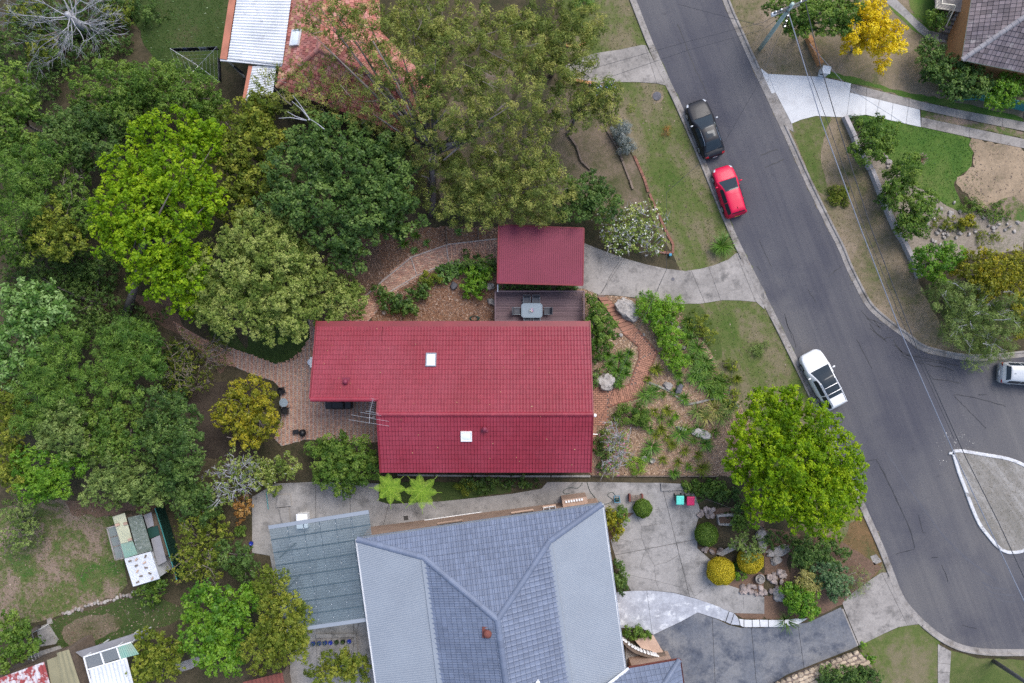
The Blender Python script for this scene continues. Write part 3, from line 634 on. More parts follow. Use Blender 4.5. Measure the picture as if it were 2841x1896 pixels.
# ================================================================== THE SETTING
gm = MB(); ny = [-400, 400]
for x, z in zip(GX, GZ): gm.v += [(x, -400, z), (x, 400, z)]
gm.f = [(2*i, 2*i+2, 2*i+3, 2*i+1) for i in range(len(GX)-1)]; gm.m = [0]*len(gm.f)
tag(gm.build('ground', M['soil']), kind='structure')
WE = smooth([(1650, -300), (1765, 0), (1808, 110), (1839, 180), (1869, 245), (1892, 294), (1957, 445), (2037, 640), (2100, 769), (2141, 852), (2184, 938), (2260, 1095), (2335, 1260), (2390, 1378), (2410, 1423), (2447, 1505), (2475, 1575), (2502, 1644), (2529, 1685), (2582, 1738), (2643, 1778), (2712, 1797), (2841, 1801), (3300, 1790)], 4, False)
EE = smooth([(1890, -300), (2004, 0), (2037, 78), (2100, 216), (2178, 384), (2235, 510), (2294, 630), (2325, 691), (2345, 740), (2369, 789), (2386, 822), (2410, 859), (2455, 899), (2508, 938), (2557, 973), (2631, 993), (2692, 1001), (2765, 999), (2841, 991), (3300, 940)], 4, False)
road, _ = sheet('road', WE+EE[::-1], M['asphalt'], 1)
def crack(px, wd, m=None, parent=None, dz=.012):
    pts = [G(*p) for p in rough_edge(px+px[::-1][1:-1], 1.0, 9)[:0] or px]; fine = []
    for a, b in zip(pts, pts[1:]):
        n = max(1, int((b-a).length/.3))
        for j in range(n): q = a.lerp(b, j/n); fine.append(q+Vector((random.uniform(-.03, .03), random.uniform(-.03, .03), 0)))
    fine.append(pts[-1]); b_ = MB(); vs = []
    for i, p in enumerate(fine):
        t = (fine[min(i+1, len(fine)-1)]-fine[max(i-1, 0)]).normalized(); nr = Vector((-t.y, t.x, 0))*wd/2*random.uniform(.6, 1.3); z = g(p.x)+dz
        vs += [(p.x-nr.x, p.y-nr.y, z), (p.x+nr.x, p.y+nr.y, z)]
    b_.add(vs, [(2*i, 2*i+1, 2*i+3, 2*i+2) for i in range(len(fine)-1)]); return b_.build('crack_seal', m or M['tar'], parent)
for i, a, wd in [(3, (1175, 165, 1215, 260, 1240, 330, 1290, 460, 1345, 570, 1375, 640), .06), (3, (1180, 265, 1200, 300), .04), (4, (25, 1055, 140, 1015), .07), (4, (55, 1140, 185, 1085), .07),
                 (8, (485, 338, 580, 262), .05), (8, (635, 392, 705, 368), .05), (8, (345, 425, 400, 510), .04), (8, (185, 590, 215, 690, 245, 740, 265, 820), .05), (8, (195, 620, 240, 760), .04),
                 (8, (710, 570, 760, 625, 800, 640, 860, 670), .05), (8, (745, 620, 800, 665, 850, 690), .05), (8, (765, 655, 800, 710, 850, 750, 880, 782), .06), (8, (770, 690, 860, 765, 885, 752, 925, 750), .05), (8, (790, 630, 835, 690), .05),
                 (8, (930, 770, 960, 820, 990, 860, 1050, 880, 1130, 890, 1230, 910, 1300, 930, 1370, 945), .06), (8, (985, 870, 1040, 905, 1110, 925, 1200, 945, 1280, 955, 1340, 978), .06), (8, (1020, 870, 1090, 905, 1200, 915, 1290, 940), .05), (8, (935, 800, 980, 850, 1040, 870, 1120, 888), .05),
                 (8, (680, 770, 720, 850, 785, 965), .05), (8, (1155, 985, 1200, 1035, 1300, 1045, 1385, 1062), .05), (8, (1335, 1140, 1430, 1150, 1560, 1180, 1690, 1220), .06), (8, (1340, 1150, 1400, 1210, 1480, 1290, 1558, 1368), .05), (8, (1505, 1142, 1560, 1140), .06),
                 (8, (0, 265, 25, 300), .06), (8, (15, 85, 60, 190, 100, 270), .04), (12, (810, 50, 860, 130, 930, 280, 980, 390, 1030, 500, 1060, 590, 1072, 650), .08), (12, (945, 690, 1072, 655), .06), (12, (740, 62, 825, 42), .05),
                 (12, (1100, 430, 1115, 490, 1130, 545, 1150, 548), .05), (12, (1255, 762, 1280, 820, 1298, 878), .05), (12, (1190, 715, 1232, 712), .06), (12, (1395, 1172, 1440, 1186, 1490, 1196), .05)]:
    crack(c(i, *a), wd, parent=road)
M['skid'] = mat('tyre_mark', (.075, .076, .09), (.09, .09, .102), rough=.8, finev=.2)
for a, wd in [((880, 0, 960, 120, 1040, 250, 1130, 380, 1230, 520, 1330, 630, 1450, 740, 1560, 820, 1630, 860), .16), ((1530, 880, 1600, 915, 1700, 930), .14), ((1550, 920, 1620, 960, 1760, 970), .14), ((1580, 970, 1680, 1010, 1760, 1015), .1)]:
    crack(smooth(c(12, *a), 4, False), wd, M['skid'], road, .009).name = 'tyre_mark'
KP = [(0, .0), (0, .028), (.30, .04), (.35, .12), (.37, .128), (.48, .132), (.50, .12), (.50, -.02)]; KL = [(0, 0), (0, .026), (.3, .034), (.5, .055), (.5, -.02)]
def kerb(line, sgn, lows, name):
    seg = []; cur = None; out = []
    def islow(p): return any(a <= p[1] <= b for a, b in lows) and p[0] < 2560
    for p in line:
        k = islow(p)
        if cur is None: cur = [k, [p]]
        elif cur[0] == k: cur[1].append(p)
        else: cur[1].append(p); out.append(cur); cur = [k, [p]]
    out.append(cur)
    for k, pts in out:
        if len(pts) > 1: tag(MB().strip([G(*p) for p in pts], [(sgn*o, z) for o, z in (KL if k else KP)]).build(name, M['kerb']), kind='structure')
def dense(line, step=10):
    out = []
    for a, b in zip(line, line[1:]):
        n = max(1, int(math.hypot(b[0]-a[0], b[1]-a[1])/step)); out += [(a[0]+(b[0]-a[0])*j/n, a[1]+(b[1]-a[1])*j/n) for j in range(n)]
    return out+[line[-1]]
kerb(dense(WE), -1, [(128, 240), (705, 862), (1590, 1728)], 'kerb'); kerb(dense(EE), 1, [(195, 345)], 'kerb')
# --- grass strips and yards
verge, VERGE = sheet('verge', [(1560, -80), (1738, -80)]+[p for p in WE if -60 < p[1] < 1590]+[(2440, 1600), (2370, 1600), (2300, 1540), (2150, 1400), (2040, 1250), (1990, 1080), (1960, 980), (1935, 860), (1900, 790), (1865, 700), (1820, 640), (1800, 560), (1760, 440), (1700, 330), (1640, 230), (1560, 120)], M['verge'], 2, jit=2)
everge, EVERGE = sheet('verge', [p for p in EE if -250 < p[1] and p[0] < 2835]+[(2841, 985), (2700, 985)]+c(8, 1300, 760, 1150, 480, 1090, 350, 1060, 250, 930, 0)+c(4, 930, 1560, 860, 1380, 760, 1160, 660, 950, 590, 800, 480, 520, 330, 260, 250, -100), M['dryverge'], 2, jit=2)
sheet('verge', c(4, 235, 845, 400, 790, 500, 800, 450, 950, 440, 1100, 470, 1230, 480, 1330, 400, 1280, 300, 1050), M['verge'], 3, sm=4, jit=2)
nyard, _ = sheet('yard', c(4, 330, 250, 480, -80, 1600, -80, 1400, 440, 1815, 540, 1815, 830, 1110, 690, 640, 570, 480, 525), M['dryverge'], 2, jit=2)
sheet('lawn', c(4, 490, 490, 700, 540, 900, 600, 1200, 660, 1815, 800, 1815, 850, 1600, 800, 1350, 745, 1105, 690, 800, 600, 640, 565, 470, 520), M['lawn'], 3, jit=3)
sheet('lawn', c(4, 900, 50, 1010, 60, 1200, 210, 1290, 250, 1200, 290, 1060, 200), M['lawn'], 3, sm=3, jit=3); sheet('lawn', c(4, 1050, -30, 1200, -30, 1180, 180, 1110, 130, 1040, 60), M['lawn'], 3, sm=3, jit=3)
slawn, SLAWN = sheet('lawn', c(4, 690, 800, 745, 785, 1440, 940, 1465, 1060, 1440, 1150, 1350, 1220, 1345, 1290, 1410, 1440, 1330, 1420, 1200, 1340, 1060, 1250, 950, 1150, 900, 1080), M['lawn'], 3, sm=3, jit=2)
sheet('stony_bed', c(4, 600, 810, 700, 800, 900, 1070, 1060, 1250, 1200, 1340, 1400, 1440, 1815, 1460, 1815, 1568)+c(8, 1815, 160, 1060, 250, 930, 0), M['rubble'], 2, jit=3)
sandb, SANDB = sheet('sand_patch', c(4, 1440, 935, 1560, 965, 1815, 1010, 2000, 1060, 2000, 1420, 1700, 1400, 1560, 1420, 1420, 1330, 1350, 1240, 1440, 1150, 1470, 1050), M['sand'], 4, sm=3, jit=9)
sheet('lawn', c(4, 1590, 1400, 1700, 1340, 1815, 1380, 1815, 1500, 1700, 1490, 1600, 1460), M['patchy'], 5, sm=3, jit=4)
strip_g, _ = sheet('lawn', c(4, 1110, 750, 1815, 900, 1815, 945, 1115, 800), M['patchy'], 4, jit=2)
# white new driveway and the older concrete strips
drv = tag(link(bpy.data.objects.new('driveway', None)), kind='structure')
WD = c(4, 75, 505, 430, 525, 640, 570, 632, 632, 1105, 748, 1112, 866, 740, 782, 600, 800, 400, 790, 300, 815, 235, 842, 130, 640)
sheet('bedding', WD, M['joint'], 4, drv); slabs('driveway', WD, M['concrete_w'], 5, [c1(4, 640, 560), c1(4, 605, 830), c1(4, 740, 640), c1(4, 738, 800), c1(4, 835, 660), c1(4, 800, 830), c1(4, 925, 690), c1(4, 905, 860), c1(4, 1028, 720), c1(4, 1005, 880)], drv)
sheet('apron', c(4, 25, 465, 75, 505, 130, 632, 95, 640, 50, 540), M['concrete_w'], 5, drv)
for q, cut in ((c(4, 642, 572, 740, 597, 1110, 692, 1350, 745, 1815, 832, 2100, 890, 2100, 960, 1815, 893, 1350, 800, 1105, 746, 634, 632), (740, 1030, 1110, 1350, 1665)), (c(4, 1116, 800, 1815, 948, 2100, 1010, 2100, 1070, 1815, 1010, 1440, 935, 1114, 864), (1220, 1440, 1655))):
    sheet('bedding', q, M['joint'], 4, drv); slabs('path', q, M['concrete'], 5, [p for x in cut for p in (c1(4, x+3, 500), c1(4, x, 1100))], drv)
sheet('layback', c(4, 88, 640, 130, 632, 180, 735, 238, 845, 250, 900, 215, 880, 150, 760), M['concrete'], 6, drv)
fp, _ = sheet('footpath', c(4, 905, -40, 960, 10, 1060, 110, 1170, 210, 1240, 225, 1290, 290, 1180, 285, 1100, 220, 1000, 120, 880, 20), M['concrete_d'], 4)
sheet('footpath', c(4, 1205, 490, 1290, 440, 1280, 540, 1235, 565, 1195, 555), M['concrete_d'], 4)
# driveway at the top and the main driveway to the carport
d1 = tag(link(bpy.data.objects.new('driveway', None)), kind='structure')
TD = c(3, 380, 470, 430, 440, 520, 390, 640, 360, 780, 340, 930, 308, 960, 310, 1000, 390, 1100, 560, 1090, 582, 1040, 570, 900, 560, 740, 560, 590, 575, 480, 545, 400, 530)
sheet('bedding', TD, M['joint'], 3, d1); slabs('driveway', TD, M['concrete'], 4, [c1(3, 950, 300), c1(3, 1040, 590)], d1)
MD = c(7, 540, 110, 640, 150, 800, 210, 960, 255, 1100, 285, 1230, 300, 1330, 285, 1420, 262, 1520, 222, 1570, 180, 1600, 175, 1690, 310, 1764, 430)+c(7, 1764, 560, 1710, 510, 1600, 500, 1480, 498, 1330, 522, 1200, 522, 1050, 500, 900, 482, 740, 465, 640, 462, 540, 420, 470, 420, 470, 110)
sheet('bedding', MD, M['joint'], 3, d1); slabs('driveway', MD, M['concrete'], 4, [c1(7, 820, 205), c1(7, 640, 470), c1(7, 1265, 290), c1(7, 1365, 530), c1(7, 1385, 270), c1(7, 1475, 520), c1(7, 1575, 190), c1(7, 1715, 530)], d1)
crack(c(7, 1100, 285, 1060, 380, 1015, 485), .025, parent=d1, dz=.06); crack(c(7, 800, 215, 740, 290, 690, 390, 655, 455), .02, parent=d1, dz=.06)
drain = c1(7, 1144, 354); tag(MB().lathe(G(*drain, .05), [(.13, 0), (.13, .012), (.11, .016)], 14).build('drain_cover', M['rock_d']), 'small round drain lid in the driveway', 'drain')
mh = c1(3, 1035, 655); mo = thing('manhole_cover', 'round dark manhole cover in a bare patch of verge', 'manhole', G(*mh)); sheet('surround', [(mh[0]+17*math.cos(a*.45)*random.uniform(.85, 1.15), mh[1]+19*math.sin(a*.45)*random.uniform(.85, 1.15)) for a in range(14)], M['dryverge'], 4, mo); MB().lathe(G(*mh, .02), [(.34, 0), (.34, .04), (.3, .045)], 20).build('lid', M['rock_d'], mo)
sheet('bank', c(3, 150, 600, 420, 600, 640, 700, 700, 860, 760, 960, 880, 1070, 980, 1310, 1010, 1400, 800, 1500, 560, 1400, 300, 1300, 0, 1100, 0, 800), M['bank'], 3, sm=3, jit=5); sheet('bank', c(2, 1150, 900, 1400, 600, 1764, 400, 1764, 1400, 1300, 1440), M['bank'], 1, jit=5)
# --- mulched gardens
mul, MULCH = sheet('garden_bed', c(7, 590, 430, 640, 470, 740, 470, 950, 490, 1150, 520, 1250, 640, 1330, 760, 1400, 850, 1450, 960, 1500, 1080, 1600, 1200, 1700, 1400)+c(11, 1764, 60, 1764, 160, 590, 155)+[(1600, 1280), (1600, 800)], M['mulch'], 3, jit=2)
bmul, BMULCH = sheet('garden_bed', c(6, 860, 0, 1700, 0, 1700, 650, 820, 650, 790, 500, 560, 420, 440, 300, 560, 100, 760, 40), M['mulch_b'], 3, jit=3)
sheet('garden_bed', c(6, 440, 250, 800, 100, 880, 380, 780, 640, 450, 640), M['mulch_d'], 4, sm=3, jit=4)
sheet('grass_bank', c(7, 960, 490, 1100, 505, 1280, 525, 1330, 520, 1480, 800, 1430, 900, 1340, 740, 1250, 640, 1150, 570, 1040, 520), M['turf2'], 4, sm=2, jit=6)
sheet('bare_ground', c(5, 1050, 1050, 1250, 1050, 1764, 1050, 1764, 1568, 1300, 1568, 1200, 1300), M['darksoil'], 2, jit=4)
sheet('bare_ground', c(5, 900, 460, 1150, 480, 1260, 700, 1600, 880, 1500, 1000, 1250, 760, 1020, 620), M['mulch_d'], 2, jit=4)
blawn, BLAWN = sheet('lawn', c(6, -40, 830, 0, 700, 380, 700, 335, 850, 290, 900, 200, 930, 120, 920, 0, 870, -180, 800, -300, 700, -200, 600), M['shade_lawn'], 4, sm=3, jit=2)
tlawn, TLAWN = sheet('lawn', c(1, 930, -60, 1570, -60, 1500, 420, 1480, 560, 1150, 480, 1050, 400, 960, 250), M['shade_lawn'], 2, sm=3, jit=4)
llawn, LLAWN = sheet('lawn', c(9, -80, 480, 150, 340, 420, 320, 700, 360, 760, 400, 860, 900, 640, 1020, 420, 1100, 200, 1160, -80, 1180), M['patchy'], 2, sm=3, jit=4)
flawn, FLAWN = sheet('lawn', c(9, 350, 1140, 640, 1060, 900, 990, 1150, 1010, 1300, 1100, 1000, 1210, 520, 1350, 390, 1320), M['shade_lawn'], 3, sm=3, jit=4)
sheet('leaf_bed', c(9, 440, 1180, 620, 1110, 780, 1100, 830, 1180, 700, 1260, 540, 1310, 450, 1290), M['bank'], 4, sm=3, jit=5)
sheet('leaf_bed', c(9, 450, 330, 700, 330, 1000, 330, 1080, 380, 1150, 600, 1260, 850, 1200, 900, 1140, 700, 1040, 420, 860, 390, 700, 440, 500, 420), M['mulch_d'], 3, jit=5)
# --- grey house yard
M['crackc'] = mat('crack', (.13, .125, .12))
gy = tag(link(bpy.data.objects.new('yard', None)), kind='structure')
GY = c(10, 0, 300, 160, 210, 400, 200, 860, 210, 860, 330, 930, 350, 1300, 330, 1400, 320, 1764, 280)+c(11, 250, 245, 290, 200, 640, 200, 960, 205, 1060, 205, 1240, 215, 1300, 300, 1330, 400, 1300, 500, 1310, 650, 1400, 730, 1400, 860, 1520, 900, 1764, 980, 1764, 1095, 1560, 1090, 1470, 1055, 1300, 990, 1150, 950, 1000, 935, 860, 940, 780, 800, 720, 600, 790, 480, 880, 410, 700, 400, 660, 370, 500, 560)+c(10, 1400, 620, 900, 650, 900, 1600, 250, 1600, 260, 1400, 120, 700, 0, 680)
sheet('bedding', GY, M['joint'], 3, gy)
slabs('yard', GY, M['concrete_d'], 4, [c1(11, 1058, 180), c1(11, 1165, 610), c1(11, 700, 705), c1(11, 1300, 590), c1(10, 430, 180), c1(10, 432, 420), c1(10, 662, 200), c1(10, 668, 420), c1(10, 930, 340), c1(10, 880, 540)], gy, gap=.03)
for i, a in ((11, (900, 440, 930, 500, 935, 580, 960, 650, 930, 730, 920, 780)), (11, (960, 660, 1000, 730, 1020, 770, 1025, 860, 1050, 930)), (11, (1020, 765, 1100, 745, 1170, 700, 1190, 685)), (11, (930, 505, 1000, 490, 1120, 475)), (11, (960, 645, 1050, 640, 1170, 615)), (11, (860, 640, 880, 590, 930, 585)), (11, (1165, 610, 1200, 750, 1240, 880, 1290, 975)), (11, (800, 820, 1000, 865, 1200, 915, 1290, 950)), (11, (1000, 385, 1100, 380)), (11, (1290, 975, 1400, 890)), (11, (780, 585, 860, 610)), (11, (1620, 980, 1625, 1060))):
    crack(c(i, *a), .014, M['crackc'], gy, .062).name = 'crack'
wp = tag(link(bpy.data.objects.new('painted_path', None)), kind='structure')
WP = c(11, 750, 950, 860, 938, 1000, 936, 1150, 952, 1300, 992, 1400, 1025, 1468, 1052, 1450, 1130, 1310, 1085, 1200, 1145, 1010, 1236, 930, 1190, 780, 1190)
sheet('bedding', WP, M['joint'], 4, wp); slabs('path', WP, M['concrete_p'], 5, [c1(11, 960, 900), c1(11, 1005, 1250)], wp, th=.05)
for i, q in enumerate(((1470, 1056, 1525, 1078, 1500, 1150, 1450, 1132), (1528, 1080, 1560, 1092, 1535, 1165, 1504, 1152), (1562, 1095, 1590, 1130, 1600, 1175, 1538, 1168), (1594, 1130, 1625, 1135, 1625, 1186, 1604, 1178), (1629, 1136, 1680, 1138, 1682, 1187, 1629, 1187), (1684, 1138, 1730, 1136, 1735, 1186, 1686, 1187), (1734, 1136, 1790, 1138, 1792, 1186, 1739, 1186), (1794, 1138, 1900, 1138, 1900, 1184, 1796, 1186), (1904, 1138, 1960, 1130, 2060, 1128, 2000, 1165, 1904, 1184))):
    px = c(11, *q); z = .03+.06*min(i, 4); MB().prism([G(*p, -.1) for p in px], [G(*p, z) for p in px]).build('step', M['concrete_w'] if i > 2 else M['concrete_p'], wp, bevel=.015)
sd = tag(link(bpy.data.objects.new('driveway', None)), kind='structure')
SD = c(11, 1010, 1240, 1200, 1148, 1310, 1088, 1450, 1135, 1520, 1170, 1600, 1190, 1764, 1190)+c(12, 60, 1185, 230, 1170, 340, 1155, 420, 1120, 570, 1050, 680, 1310, 640, 1335, 400, 1430, 200, 1510, 60, 1600, -200, 1700)+c(11, 1200, 1700, 1110, 1410, 1060, 1330)
sheet('bedding', SD, M['joint'], 3, sd); slabs('driveway', SD, M['slate_drive'], 4, [c1(11, 1412, 1150), c1(11, 1430, 1568), c1(11, 1675, 1180), c1(11, 1710, 1568), c1(12, 275, 1150), c1(12, 320, 1470)], sd, gap=.03)
sheet('drain_strip', c(12, 550, 1068, 585, 1060, 690, 1310, 650, 1328), M['concrete'], 7, sd)
AP = c(12, 590, 1055, 580, 1020, 640, 960, 760, 870, 845, 815, 885, 815, 945, 945, 1000, 1055, 1060, 1125, 1110, 1165, 1070, 1168, 960, 1185, 860, 1230, 760, 1280, 695, 1310)
sheet('bedding', AP, M['joint'], 3, sd); slabs('driveway', AP, M['concrete'], 4, [c1(12, 845, 815), c1(12, 1010, 1150)], sd, gap=.02)
sheet('lawn', c(12, 690, 1312, 860, 1232, 960, 1188, 1060, 1166, 1115, 1166, 1240, 1270, 1240, 1700, 840, 1700, 840, 1550, 760, 1440), M['verge'], 3, jit=2); sheet('lawn', c(12, 1310, 1340, 1500, 1395, 1815, 1410, 1815, 1700, 1300, 1700), M['turf2'], 3, jit=2)
fpath = tag(link(bpy.data.objects.new('footpath', None)), kind='structure'); fq = c(12, 1228, 1300, 1318, 1350, 1298, 1700, 1228, 1700); sheet('bedding', fq, M['joint'], 4, fpath); slabs('footpath', fq, M['concrete'], 5, [c1(12, 1200, 1425), c1(12, 1340, 1440), c1(12, 1200, 1490), c1(12, 1340, 1495)], fpath)
sheet('garden_bed', c(11, 1300, 400, 1764, 340, 1764, 980, 1640, 965, 1520, 900, 1480, 780, 1440, 650, 1310, 640)+c(12, 240, 900, 200, 750, 240, 640, 300, 560, 100, 520), M['mulch_d'], 5, jit=2); sheet('garden_bed', c(12, -60, 980, 220, 960, 240, 600, 500, 560, 850, 780, 770, 860, 580, 1030, 450, 1090, 200, 1150, 60, 1130), M['mulch_d'], 5, jit=2)
sheet('garden_bed', c(11, 700, 400, 880, 410, 800, 480, 720, 600, 700, 500), M['mulch_d'], 6, sm=3, jit=2); sheet('garden_bed', c(11, 740, 700, 800, 820, 860, 930, 770, 950), M['soil'], 6, jit=2); sheet('garden_bed', c(11, 1560, 1090, 1764, 1085, 1764, 1130, 1620, 1130), M['mulch_d'], 6, jit=2)
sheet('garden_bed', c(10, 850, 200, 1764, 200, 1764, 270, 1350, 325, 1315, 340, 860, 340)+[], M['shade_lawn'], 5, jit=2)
sheet('paved_slab', c(12, 770, 705, 810, 690, 850, 740, 795, 765), M['concrete'], 5); sheet('leaf_bed', c(12, 580, 600, 720, 420, 840, 680, 840, 800, 700, 850), M['rustgrass'], 4, sm=2, jit=5)
# --- traffic island
isl_o = c(8, 1320, 1545, 1324, 1525, 1340, 1512, 1400, 1512)+c(12, 1560, 5, 1700, 30, 1815, 75, 1950, 160, 2010, 300, 2000, 460, 1930, 600, 1815, 672, 1740, 688, 1680, 680, 1620, 640, 1560, 570, 1500, 490, 1450, 380, 1410, 270, 1360, 140, 1325, 20)
isl_o = smooth(isl_o, 4); isl = tag(MB().strip([G(*p) for p in isl_o], [(0, 0), (0, .11), (-.03, .13), (-.24, .13), (-.26, .04)], closed=True).build('traffic_island', M['kerb_white']), kind='structure')
if sum(isl_o[i-1][0]*p[1]-p[0]*isl_o[i-1][1] for i, p in enumerate(isl_o)) < 0: print('island ccw')
sheet('turf', isl_o, M['islandturf'], 12, isl); ISL = [G(*p) for p in isl_o]
GRV = [G(*p) for p in c(8, 1200, 1480, 1280, 1400, 1380, 1380, 1500, 1470, 1420, 1510, 1340, 1510, 1300, 1640, 1250, 1640)]
# ------------------------------------------------------------------ brick paths and patio
patio = tag(link(bpy.data.objects.new('patio', None)), kind='structure')
PT = c(6, 380, 630, 455, 640, 470, 1160, 860, 1165, 860, 1460, 760, 1470, 560, 1450, 360, 1445, 200, 1490, 150, 1440, 200, 1300, 190, 1100, 150, 1050, 0, 1000, -100, 960, -200, 880, -160, 820, 0, 872, 160, 932, 250, 905, 330, 850, 395, 740)
_, pw = sheet('bedding', PT, M['mortar_p'], 4, patio); pave(patio, pw, R(45), M['brick'], 5, 'herring', singles=300, focus=G(*c1(6, 450, 1200))[:2])
pb, pbw = sheet('brick_path', c(5, 1180, 640, 1260, 690, 1560, 850, 1600, 950, 1480, 930, 1230, 740), M['mortar'], 4); pave(pb, pbw, R(-30), M['brick'], 5, singles=120)
pb2, pw2 = sheet('brick_path', c(6, 1665, 78, 1330, 116, 1075, 202, 840, 395, 750, 478, 590, 640, 790, 640, 945, 455, 1130, 342, 1335, 255, 1665, 245), M['mortar_p'], 4); pave(pb2, pw2, R(-8), M['brick'], 5, singles=300, bl=.27, bw=.14, focus=G(*c1(6, 1300, 170))[:2])
for ed in (c(6, 1660, 82, 1330, 120, 1080, 208, 850, 400, 760, 480), c(6, 930, 445, 1120, 330, 1330, 245, 1660, 236)):
    MB().strip([G(*p) for p in ed], [(-.05, 0), (-.05, .1), (.05, .1), (.05, 0)]).build('path_edge', M['mortar_p'], pb2)
for q in range(9):
    x = 1350+q*38; a, b = c1(6, x, 118-q*4), c1(6, x+6, 240); MB().bar(G(*a, .09), G(*b, .09), .06, .1).build('step_edge', M['brick'], pb2)
tag(MB().bar(G(*c1(6, 1320, 122), .07), G(*c1(6, 1335, 245), .07), .08, .1).build('step_edge', M['mortar_p'], pb2)); MB().bar(G(*c1(6, 1080, 212), .07), G(*c1(6, 1120, 330), .07), .08, .1).build('step_edge', M['mortar_p'], pb2)
fpth, fpw = sheet('brick_path', c(7, 632, 466, 662, 450, 780, 570, 915, 710, 1035, 850, 960, 1050, 915, 1155, 800, 1190, 705, 1225, 700, 1350, 590, 1350, 590, 1060, 700, 1060, 702, 1118, 850, 1070, 885, 970, 915, 890, 910, 810, 800, 720, 720, 600), M['mortar'], 5)
for sp_, an_, n_ in ((c(7, 800, 720, 890, 686, 915, 710, 1035, 850, 915, 890, 910, 810), R(41), 100), (c(7, 915, 890, 1035, 850, 960, 1050, 850, 1070, 885, 970), R(-20), 90), (c(7, 850, 1070, 960, 1050, 915, 1155, 800, 1190, 705, 1225, 702, 1118), R(105), 60), (c(7, 590, 1060, 700, 1060, 705, 1225, 700, 1350, 590, 1350), R(0), 50)):
    pave(fpth, [G(*p) for p in sp_], an_, M['brick_o'], 6, singles=n_, bl=.3, bw=.15, th=.05, gap=.016, focus=G(*c1(7, 930, 850))[:2])
for ed in (c(7, 800, 720, 910, 812, 915, 890, 885, 970, 850, 1070, 702, 1118), c(7, 905, 700, 1035, 850, 960, 1050, 915, 1155, 800, 1190, 705, 1225)):
    MB().strip([G(*p) for p in ed], [(-.05, 0), (-.05, .1), (.05, .1), (.05, 0)]).build('path_edge', M['brick_e'], fpth)
for q in range(10):     # the flight up to the driveway
    t = q/9; a = c1(7, 632+t*170, 480+t*235); b = c1(7, 690+t*200, 478+t*205); h = .05+.07*(9-q)/2.2
    A0, B0 = G(*a), G(*b); t2 = (q+.9)/9; A1, B1 = G(*c1(7, 632+t2*170, 480+t2*235)), G(*c1(7, 690+t2*200, 478+t2*205))
    MB().prism([A0, A1, B1, B0], [v+Vector((0, 0, h)) for v in (A0, A1, B1, B0)]).build('step', M['brick_o'], fpth, bevel=.015)
for a in ((905, 905, 1000, 930), (890, 960, 985, 985), (870, 1010, 970, 1020), (850, 1072, 905, 1155), (830, 1080, 850, 1178), (790, 1092, 800, 1190), (745, 1105, 755, 1205)): MB().bar(G(*c1(7, *a[:2]), .06), G(*c1(7, *a[2:]), .06), .1, .07).build('step_edge', M['brick_o'], fpth)
# ================================================================== BUILDINGS
Z = Vector((0, 0, 1))
def inset(poly, dist):
    out = []; n = len(poly); ar = sum(poly[i-1].x*p.y-p.x*poly[i-1].y for i, p in enumerate(poly)); sg = 1 if ar > 0 else -1
    for i, p in enumerate(poly):
        a, b = poly[i-1], poly[(i+1) % n]; t0 = (p-a).to_2d().normalized(); t1 = (b-p).to_2d().normalized(); n0 = Vector((-t0.y, t0.x))*sg; n1 = Vector((-t1.y, t1.x))*sg
        m = (n0+n1); m = m/max(.3, m.length_squared)*2; out.append(Vector((p.x+m.x*dist, p.y+m.y*dist, p.z)))
    return out
def walls(parent, poly, dist, zb, zt, m, name='wall'):
    q = inset(poly, dist); n = len(q)
    for i in range(n):     # each wall is a piece of its own
        a, b = q[i], q[(i+1) % n]; t = (b-a).to_2d().normalized(); ar = sum(poly[k-1].x*p.y-p.x*poly[k-1].y for k, p in enumerate(poly)); nr = Vector((-t.y, t.x, 0))*(1 if ar > 0 else -1)
        A, B = Vector((a.x, a.y, 0)), Vector((b.x, b.y, 0)); T3 = Vector((t.x, t.y, 0))
        MB().hexa([A+Z*zb, B+Z*zb-T3*.115, B+Z*zb-T3*.115+nr*.11, A+Z*zb+nr*.11, A+Z*zt, B+Z*zt-T3*.115, B+Z*zt-T3*.115+nr*.11, A+Z*zt+nr*.11]).build(name, m, parent)
    return q
# --- the red-roofed house
zN, zR = 2.7, 5.0; YN, YR = 1.52, -5.18; sl_ = (zR-zN)/(YN-YR); XW, XM, XE = -14.45, -9.58, 5.72; YW = -4.1; YS = -9.57; zW = zN+sl_*(YN-YW); zS = zR-sl_*(YR-YS)
rh = thing('red_roofed_house', 'long house under a red tiled gable roof with two white skylights', 'house', (-4, -4, -1))
V3 = lambda x, y, z: Vector((x, y, z))
sk1 = P(1195, 1000, 4.0); sk2 = P(1294.5, 1209, 4.3)
hl = [(sk1.x-.35, sk1.x+.35, sk1.y-.45, sk1.y+.45), (sk2.x-.37, sk2.x+.37, sk2.y-.33, sk2.y+.33)]
tile_roof(rh, [([V3(XM, YN-.42, zN+.144), V3(XE, YN-.42, zN+.144), V3(XE, YR, zR), V3(XM, YR, zR)], (XW, YN-.42, zN+.144), (XE, YN-.42, zN+.144)),
               ([V3(XW, YN-.42, zN+.144), V3(XM, YN-.42, zN+.144), V3(XM, YW, zW), V3(XW, YW, zW)], (XW, YN-.42, zN+.144), (XM, YN-.42, zN+.144)),
               ([V3(XE, YS, zS), V3(XM, YS, zS), V3(XM, YR, zR), V3(XE, YR, zR)], (XE, YS, zS), (XM, YS, zS))], .235, .37, M['red_tile'], singles=300, holes=hl)
MB().prism([V3(XW, YN, zN-.02), V3(XE, YN, zN-.02), V3(XE, YN-.45, zN+.12), V3(XW, YN-.45, zN+.12)], [V3(XW, YN, zN+.03), V3(XE, YN, zN+.03), V3(XE, YN-.45, zN+.17), V3(XW, YN-.45, zN+.17)]).build('eave_flashing', M['red_gutter'], rh)
